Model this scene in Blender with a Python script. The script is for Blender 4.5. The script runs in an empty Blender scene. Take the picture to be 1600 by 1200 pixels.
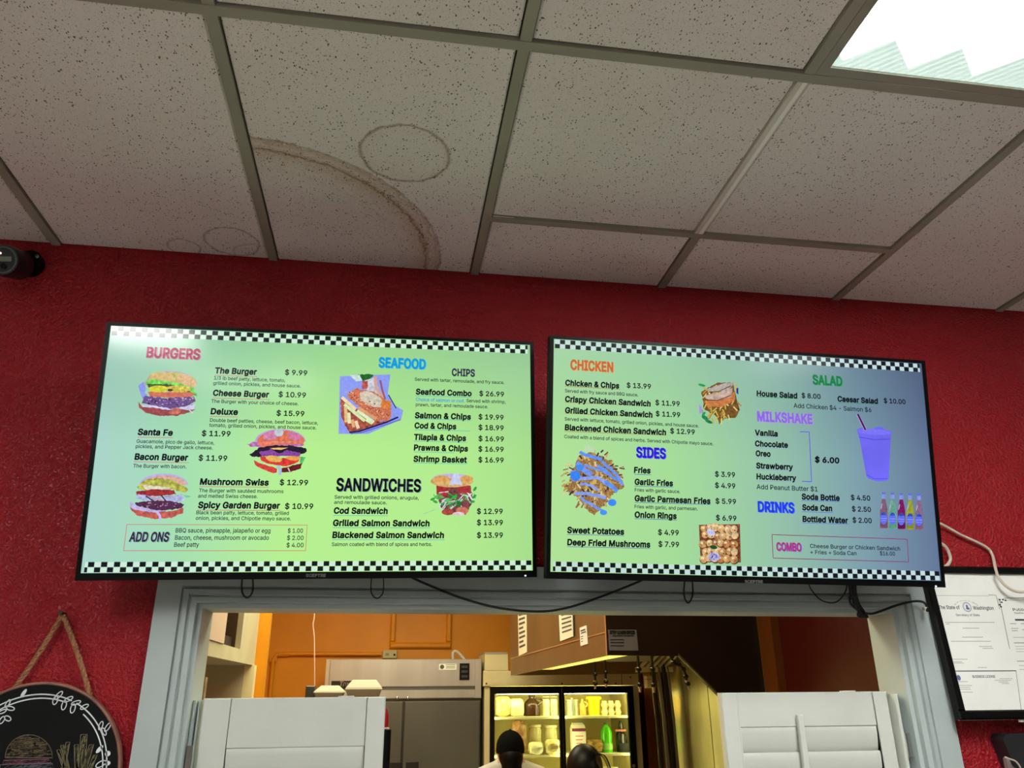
import bpy, bmesh, math, random
from mathutils import Vector, Matrix, noise
random.seed(7)
R = math.radians
scene = bpy.context.scene
col = scene.collection
def lin(c):
    return tuple(((v/255)/12.92 if v/255 <= .04045 else ((v/255+.055)/1.055)**2.4) for v in c)

# ------------------------------------------------------------------ camera (recovered from the ceiling grid)
H = 3.0
F, PITCH, YAW, ROLL = 1212.62, .37703, .15651, -.00794
CP = Vector((1.0009, -2.1251, H-1.2132))
_cp, _sp, _cy, _sy = math.cos(PITCH), math.sin(PITCH), math.cos(YAW), math.sin(YAW)
FW = Vector((_sy*_cp, _cy*_cp, _sp)); _r = Vector((_cy, -_sy, 0)); _u = _r.cross(FW)
RT = math.cos(ROLL)*_r + math.sin(ROLL)*_u; UP = -math.sin(ROLL)*_r + math.cos(ROLL)*_u
cam = bpy.data.objects.new('camera', bpy.data.cameras.new('camera')); col.objects.link(cam)
cam.matrix_world = Matrix(((RT.x, UP.x, -FW.x, CP.x), (RT.y, UP.y, -FW.y, CP.y), (RT.z, UP.z, -FW.z, CP.z), (0, 0, 0, 1)))
cam.data.sensor_width = 36; cam.data.lens = F*36/1600; cam.data.clip_start = .05; cam.data.clip_end = 60
scene.camera = cam
scene.view_settings.view_transform = 'Standard'; scene.view_settings.look = 'None'
scene.view_settings.exposure = 0; scene.view_settings.gamma = 1; scene.view_settings.use_curve_mapping = False
w = bpy.data.worlds.new('world'); scene.world = w; w.use_nodes = True
w.node_tree.nodes['Background'].inputs[0].default_value = (.02, .02, .022, 1)
w.node_tree.nodes['Background'].inputs[1].default_value = 1
# lamp strengths
L_FRONT = 32.0       # ceiling troffers of the front room (emission of the lenses)
L_FAR = .9
L_MID = 8.0
L_KITCH = 18.0      # kitchen ceiling panel
L_HOOD = 26.0
L_COOLER = 15.0
def ray(px, py):
    return FW + (px-800)/F*RT - (py-600)/F*UP
def at(px, py, axis, val):
    v = ray(px, py); t = (val-CP[axis])/v[axis]
    return CP+v*t

# ------------------------------------------------------------------ materials
MC = {}
def mat(name, c, rough=.6, metal=0, spec=.5, emit=None, es=1, vary=0, vscale=8, bump=0, bscale=60, aniso=None, ramp=None):
    if name in MC: return MC[name]
    m = bpy.data.materials.new(name); m.use_nodes = True; nt = m.node_tree; b = nt.nodes['Principled BSDF']
    b.inputs['Base Color'].default_value = (*lin(c), 1); b.inputs['Roughness'].default_value = rough
    b.inputs['Metallic'].default_value = metal; b.inputs['Specular IOR Level'].default_value = spec
    if emit is not None:
        b.inputs['Emission Color'].default_value = (*lin(emit), 1); b.inputs['Emission Strength'].default_value = es
    tc = nt.nodes.new('ShaderNodeTexCoord')
    src = tc.outputs['Object']
    if aniso:
        mp = nt.nodes.new('ShaderNodeMapping'); mp.inputs['Scale'].default_value = aniso
        nt.links.new(src, mp.inputs[0]); src = mp.outputs[0]
    if vary or ramp:
        n = nt.nodes.new('ShaderNodeTexNoise'); n.inputs['Scale'].default_value = vscale; n.inputs['Detail'].default_value = 5
        nt.links.new(src, n.inputs['Vector'])
        cr = nt.nodes.new('ShaderNodeValToRGB'); cr.color_ramp.elements[0].position = .3; cr.color_ramp.elements[1].position = .7
        base = emit if emit is not None else c
        a = ramp[0] if ramp else tuple(max(0, v*(1-vary)) for v in base)
        d = ramp[1] if ramp else tuple(min(255, v*(1+vary)) for v in base)
        cr.color_ramp.elements[0].color = (*lin(a), 1); cr.color_ramp.elements[1].color = (*lin(d), 1)
        nt.links.new(n.outputs['Fac'], cr.inputs[0])
        nt.links.new(cr.outputs[0], b.inputs['Emission Color' if emit is not None else 'Base Color'])
    if bump:
        n2 = nt.nodes.new('ShaderNodeTexNoise'); n2.inputs['Scale'].default_value = bscale; n2.inputs['Detail'].default_value = 3
        nt.links.new(src, n2.inputs['Vector'])
        bp = nt.nodes.new('ShaderNodeBump'); bp.inputs['Strength'].default_value = min(1, bump); bp.inputs['Distance'].default_value = .004
        nt.links.new(n2.outputs['Fac'], bp.inputs['Height']); nt.links.new(bp.outputs[0], b.inputs['Normal'])
    MC[name] = m
    return m
def px_mat(c, vary=0, vscale=120):
    """a colour shown by the glossy television panel"""
    k = 'display_%d_%d_%d_%d' % (*c, int(vary*100))
    return mat(k, (6, 6, 7), rough=.13, spec=.5, emit=c, vary=vary, vscale=vscale)
def wall_paint(name, c, bumpd=.0035, sc=95):
    m = bpy.data.materials.new(name); m.use_nodes = True; nt = m.node_tree; b = nt.nodes['Principled BSDF']
    b.inputs['Roughness'].default_value = .36; b.inputs['Specular IOR Level'].default_value = .5
    tc = nt.nodes.new('ShaderNodeTexCoord')
    n = nt.nodes.new('ShaderNodeTexNoise'); n.inputs['Scale'].default_value = sc; n.inputs['Detail'].default_value = 3; n.inputs['Roughness'].default_value = .55
    n.inputs['Distortion'].default_value = .15
    cr = nt.nodes.new('ShaderNodeValToRGB'); cr.color_ramp.elements[0].position = .38; cr.color_ramp.elements[1].position = .62
    nt.links.new(tc.outputs['Object'], n.inputs['Vector']); nt.links.new(n.outputs['Fac'], cr.inputs[0])
    bp = nt.nodes.new('ShaderNodeBump'); bp.inputs['Strength'].default_value = .9; bp.inputs['Distance'].default_value = bumpd
    nt.links.new(cr.outputs[0], bp.inputs['Height']); nt.links.new(bp.outputs[0], b.inputs['Normal'])
    n2 = nt.nodes.new('ShaderNodeTexNoise'); n2.inputs['Scale'].default_value = 1.6; n2.inputs['Detail'].default_value = 4
    nt.links.new(tc.outputs['Object'], n2.inputs['Vector'])
    mx = nt.nodes.new('ShaderNodeMix'); mx.data_type = 'RGBA'
    mx.inputs['A'].default_value = (*lin(c), 1); mx.inputs['B'].default_value = (*lin(tuple(min(255, v*1.13) for v in c)), 1)
    nt.links.new(n2.outputs['Fac'], mx.inputs['Factor']); nt.links.new(mx.outputs['Result'], b.inputs['Base Color'])
    return m
def tile_mat(name, rings=()):
    """mineral-fibre tile: off white with dark fissures; rings = water stains ((cx, cy, r, width, strength), ...)"""
    m = bpy.data.materials.new(name); m.use_nodes = True; nt = m.node_tree; N = nt.nodes; Lk = nt.links; b = N['Principled BSDF']
    b.inputs['Roughness'].default_value = .95; b.inputs['Specular IOR Level'].default_value = .1
    geo = N.new('ShaderNodeNewGeometry'); pos = geo.outputs['Position']
    def math_(op, a, bb=None, c=None):
        n = N.new('ShaderNodeMath'); n.operation = op
        for i, v in enumerate((a, bb, c)):
            if v is None: continue
            if isinstance(v, (int, float)): n.inputs[i].default_value = v
            else: Lk.new(v, n.inputs[i])
        return n.outputs[0]
    def mixc(f, a, bcol):
        n = N.new('ShaderNodeMix'); n.data_type = 'RGBA'; Lk.new(f, n.inputs['Factor'])
        if isinstance(a, tuple): n.inputs['A'].default_value = (*a, 1)
        else: Lk.new(a, n.inputs['A'])
        n.inputs['B'].default_value = (*bcol, 1); return n.outputs['Result']
    mp = N.new('ShaderNodeMapping'); mp.inputs['Scale'].default_value = (1, .62, 1); mp.inputs['Rotation'].default_value = (0, 0, .5); Lk.new(pos, mp.inputs[0])
    v = N.new('ShaderNodeTexVoronoi'); v.inputs['Scale'].default_value = 165; Lk.new(mp.outputs[0], v.inputs['Vector'])
    big = N.new('ShaderNodeTexNoise'); big.inputs['Scale'].default_value = 60; Lk.new(pos, big.inputs['Vector'])
    thr = math_('MULTIPLY_ADD', big.outputs['Fac'], .72, -.15)
    dots = math_('SMOOTH_MIN', math_('MULTIPLY', math_('SUBTRACT', thr, v.outputs['Distance']), 14), 1, .1)
    dots = math_('MAXIMUM', dots, 0)
    v2 = N.new('ShaderNodeTexVoronoi'); v2.inputs['Scale'].default_value = 240; Lk.new(pos, v2.inputs['Vector'])
    dots2 = math_('MAXIMUM', math_('MINIMUM', math_('MULTIPLY', math_('SUBTRACT', .24, v2.outputs['Distance']), 9), .6), 0)
    soft = N.new('ShaderNodeTexNoise'); soft.inputs['Scale'].default_value = 3; Lk.new(pos, soft.inputs['Vector'])
    c = mixc(soft.outputs['Fac'], lin((222, 212, 206)), lin((232, 226, 222)))
    if rings:
        sep = N.new('ShaderNodeSeparateXYZ'); Lk.new(pos, sep.inputs[0])
        wn = N.new('ShaderNodeTexNoise'); wn.inputs['Scale'].default_value = 34; wn.inputs['Detail'].default_value = 4; Lk.new(pos, wn.inputs['Vector'])
        wn2 = N.new('ShaderNodeTexNoise'); wn2.inputs['Scale'].default_value = 150; wn2.inputs['Detail'].default_value = 2; Lk.new(pos, wn2.inputs['Vector'])
        for cx, cy, r, wd, st, kind in rings:
            dx = math_('SUBTRACT', sep.outputs[0], cx); dy = math_('SUBTRACT', sep.outputs[1], cy)
            d = math_('SQRT', math_('ADD', math_('MULTIPLY', dx, dx), math_('MULTIPLY', dy, dy)))
            d = math_('ADD', d, math_('MULTIPLY', math_('SUBTRACT', wn.outputs['Fac'], .5), .05 if kind else .018))
            if kind == 'band':      # soft brown band inside a crisp rim
                t = math_('DIVIDE', math_('SUBTRACT', d, r-wd), wd)
                inside = math_('LESS_THAN', d, r)
                f = math_('MULTIPLY', math_('MULTIPLY', math_('MAXIMUM', math_('MINIMUM', t, 1), 0), inside), st)
                f = math_('MULTIPLY', f, math_('MULTIPLY_ADD', wn2.outputs['Fac'], 1.3, .25))
                c = mixc(math_('MINIMUM', f, 1), c, lin((158, 112, 36)))
            else:                   # thin rim
                a = math_('ABSOLUTE', math_('SUBTRACT', d, r))
                f = math_('MAXIMUM', math_('SUBTRACT', 1, math_('DIVIDE', a, wd)), 0)
                f = math_('MULTIPLY', f, st)
                f = math_('MULTIPLY', f, math_('MULTIPLY_ADD', wn2.outputs['Fac'], 1.2, .2))
                c = mixc(math_('MINIMUM', f, 1), c, lin((112, 76, 38)))
    c = mixc(dots2, c, lin((120, 112, 100)))
    c = mixc(math_('MULTIPLY', dots, .85), c, lin((52, 46, 40)))
    Lk.new(c, b.inputs['Base Color'])
    return m

RED = wall_paint('red_orange_peel_paint', (152, 9, 24), .0036, 115)
ORANGE = mat('orange_gloss_paint', (226, 148, 2), rough=.5, vary=.03, vscale=3, bump=.25, bscale=25)
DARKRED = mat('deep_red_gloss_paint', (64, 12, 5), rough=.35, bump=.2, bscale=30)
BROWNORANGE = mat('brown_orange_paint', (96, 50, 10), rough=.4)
TRIM = mat('grey_green_gloss_trim_paint', (176, 188, 186), rough=.38, vary=.03, vscale=5, bump=.1, bscale=30)
SHUT = mat('off_white_shutter_paint', (208, 212, 202), rough=.4, vary=.02, vscale=6, bump=.08, bscale=40)
CREAM = mat('cream_cabinet_paint', (200, 196, 162), rough=.45, vary=.03)
STEEL = mat('brushed_stainless_steel', (204, 208, 200), rough=.3, metal=.75, vary=.05, vscale=2.5, aniso=(2.5, 1, .3))
STEELD = mat('dull_stainless_steel', (110, 112, 104), rough=.34, metal=.7, vary=.07, vscale=2)
BLACK = mat('satin_black_plastic', (6, 7, 7), rough=.45, spec=.2)
RUBBER = mat('black_cable_rubber', (10, 10, 11), rough=.45)
GRID = mat('grey_painted_grid_metal', (150, 145, 130), rough=.5, vary=.05, vscale=4)
WHITEBAR = mat('white_painted_grid_metal', (246, 242, 236), rough=.45)
WHITE = mat('white_plastic', (222, 220, 208), rough=.4)
PAPER = mat('white_paper', (232, 233, 226), rough=.75, vary=.02, vscale=7, bump=.15, bscale=8)
INK = mat('dark_printing_ink', (44, 46, 60), rough=.8)
INKG = mat('faded_grey_ink', (120, 122, 130), rough=.8)
CHROME = mat('chrome', (215, 215, 215), rough=.12, metal=1)
FLOORM = mat('grey_beige_floor_tile', (186, 180, 174), rough=.45, vary=.06, vscale=2)

# ------------------------------------------------------------------ mesh helpers
class MB:
    def __init__(s): s.v = []; s.f = []; s.mi = []; s.m = 0
    def use(s, i): s.m = i; return s
    def add(s, vs, fs):
        o = len(s.v); s.v += [tuple(p) for p in vs]
        s.f += [tuple(i+o for i in f) for f in fs]; s.mi += [s.m]*len(fs); return s
    def box(s, x0, x1, y0, y1, z0, z1):
        v = [(x, y, z) for x in (x0, x1) for y in (y0, y1) for z in (z0, z1)]
        return s.add(v, [(0, 1, 3, 2), (4, 6, 7, 5), (0, 4, 5, 1), (2, 3, 7, 6), (0, 2, 6, 4), (1, 5, 7, 3)])
    def bbox(s, x0, x1, y0, y1, z0, z1, c=.004):
        """box whose 4 long edges facing -y are chamfered"""
        def ring(y, i): return [(x0+i, y, z0+i), (x1-i, y, z0+i), (x1-i, y, z1-i), (x0+i, y, z1-i)]
        v = ring(y0, c)+ring(y0+c, 0)+ring(y1, 0)
        f = [(0, 1, 2, 3)]
        for k in (0, 4):
            for i in range(4):
                j = (i+1) % 4; f.append((k+j, k+i, k+4+i, k+4+j))
        f.append((11, 10, 9, 8)); return s.add(v, f)
    def prism(s, pts, d):
        """polygon pts (3D) extruded by vector d"""
        n = len(pts); d = Vector(d)
        v = [Vector(p) for p in pts]+[Vector(p)+d for p in pts]
        f = [tuple(range(n)), tuple(reversed(range(n, 2*n)))]+[(i, n+i, n+(i+1) % n, (i+1) % n) for i in range(n)]
        return s.add(v, f)
    def poly(s, pts): return s.add(pts, [tuple(range(len(pts)))])
    def lathe(s, prof, c=(0, 0, 0), n=24, axis='z', caps=True):
        v = []; f = []
        for r, h in prof:
            for k in range(n):
                a = 2*math.pi*k/n; x, y = r*math.cos(a), r*math.sin(a)
                p = {'z': (x, y, h), 'y': (x, h, y), 'x': (h, x, y)}[axis]
                v.append((p[0]+c[0], p[1]+c[1], p[2]+c[2]))
        for i in range(len(prof)-1):
            for k in range(n):
                f.append((i*n+k, i*n+(k+1) % n, (i+1)*n+(k+1) % n, (i+1)*n+k))
        if caps: f.append(tuple(reversed(range(n)))); f.append(tuple(range((len(prof)-1)*n, len(prof)*n)))
        return s.add(v, f)
    def tube(s, pts, r, n=8, sub=0, r2=None):
        P = [Vector(p) for p in pts]
        if sub and len(P) > 2:
            Q = []
            for i in range(len(P)-1):
                a, b_, c_, d_ = P[max(0, i-1)], P[i], P[i+1], P[min(len(P)-1, i+2)]
                for k in range(sub):
                    t = k/sub
                    Q.append(.5*((2*b_)+(c_-a)*t+(2*a-5*b_+4*c_-d_)*t*t+(3*b_-a-3*c_+d_)*t**3))
            Q.append(P[-1]); P = Q
        v = []; f = []; up = Vector((0, 0, 1)); prev = None
        for i, p in enumerate(P):
            d = (P[min(i+1, len(P)-1)]-P[max(i-1, 0)]).normalized()
            if prev is None:
                prev = d.cross(Vector((.3, .9, .2))).normalized()
            prev = (prev-d*prev.dot(d)).normalized(); q = d.cross(prev)
            rr = r if r2 is None else r+(r2-r)*i/(len(P)-1)
            for k in range(n):
                a = 2*math.pi*k/n; v.append(p+prev*math.cos(a)*rr+q*math.sin(a)*rr)
        for i in range(len(P)-1):
            for k in range(n):
                f.append((i*n+k, i*n+(k+1) % n, (i+1)*n+(k+1) % n, (i+1)*n+k))
        f.append(tuple(reversed(range(n)))); f.append(tuple(range((len(P)-1)*n, len(P)*n)))
        return s.add(v, f)
    def ball(s, c, rx, ry, rz, n=16, m=10):
        prof = [(max(1e-4, math.sin(math.pi*i/m)), -math.cos(math.pi*i/m)) for i in range(m+1)]
        o = len(s.v); s.lathe(prof, n=n, caps=False)
        for i in range(o, len(s.v)):
            x, y, z = s.v[i]; s.v[i] = (c[0]+x*rx, c[1]+y*ry, c[2]+z*rz)
        return s
    def mesh(s, name, mats, smooth=False):
        me = bpy.data.meshes.new(name); me.from_pydata(s.v, [], s.f)
        if not isinstance(mats, (list, tuple)): mats = [mats]
        for m in mats: me.materials.append(m)
        me.polygons.foreach_set('material_index', s.mi)
        if smooth: me.polygons.foreach_set('use_smooth', [True]*len(s.f))
        me.update(); return me
    def build(s, name, mats, parent=None, smooth=False, label=None, fix=True):
        me = s.mesh(name, mats, smooth)
        if fix:
            b = bmesh.new(); b.from_mesh(me); bmesh.ops.recalc_face_normals(b, faces=b.faces); b.to_mesh(me); b.free()
        if smooth:
            me.set_sharp_from_angle(angle=R(40))
        return link(name, me, parent, label)
def link(name, me, parent=None, label=None):
    o = bpy.data.objects.new(name, me); col.objects.link(o)
    if parent is not None: o.parent = parent
    if label: o['label'] = label
    return o
def tag(o, label, cat, group=None):
    o['label'] = label; o['category'] = cat
    if group: o['group'] = group
    return o
def thing(name, label, cat, loc=(0, 0, 0), mtx=None, group=None):
    o = bpy.data.objects.new(name, None); col.objects.link(o); o.empty_display_size = .05
    if mtx is not None: o.matrix_world = mtx
    else: o.location = loc
    return tag(o, label, cat, group)
def struct(o): o['kind'] = 'structure'; return o

class Face:
    """a flat face in the room: local x right, z up, -y towards the viewer"""
    def __init__(s, origin, xd, zd):
        xd = Vector(xd).normalized(); zd = Vector(zd); zd = (zd-xd*zd.dot(xd)).normalized(); yd = zd.cross(xd)
        s.M = Matrix(((xd.x, yd.x, zd.x, origin[0]), (xd.y, yd.y, zd.y, origin[1]), (xd.z, yd.z, zd.z, origin[2]), (0, 0, 0, 1)))
        s.I = s.M.inverted(); s.loc = s.I @ CP; s.rot = s.I.to_3x3()
    def uv(s, px, py, y=0):
        v = s.rot @ ray(px, py); t = (y-s.loc.y)/v.y; p = s.loc+v*t
        return p.x, p.z

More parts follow.
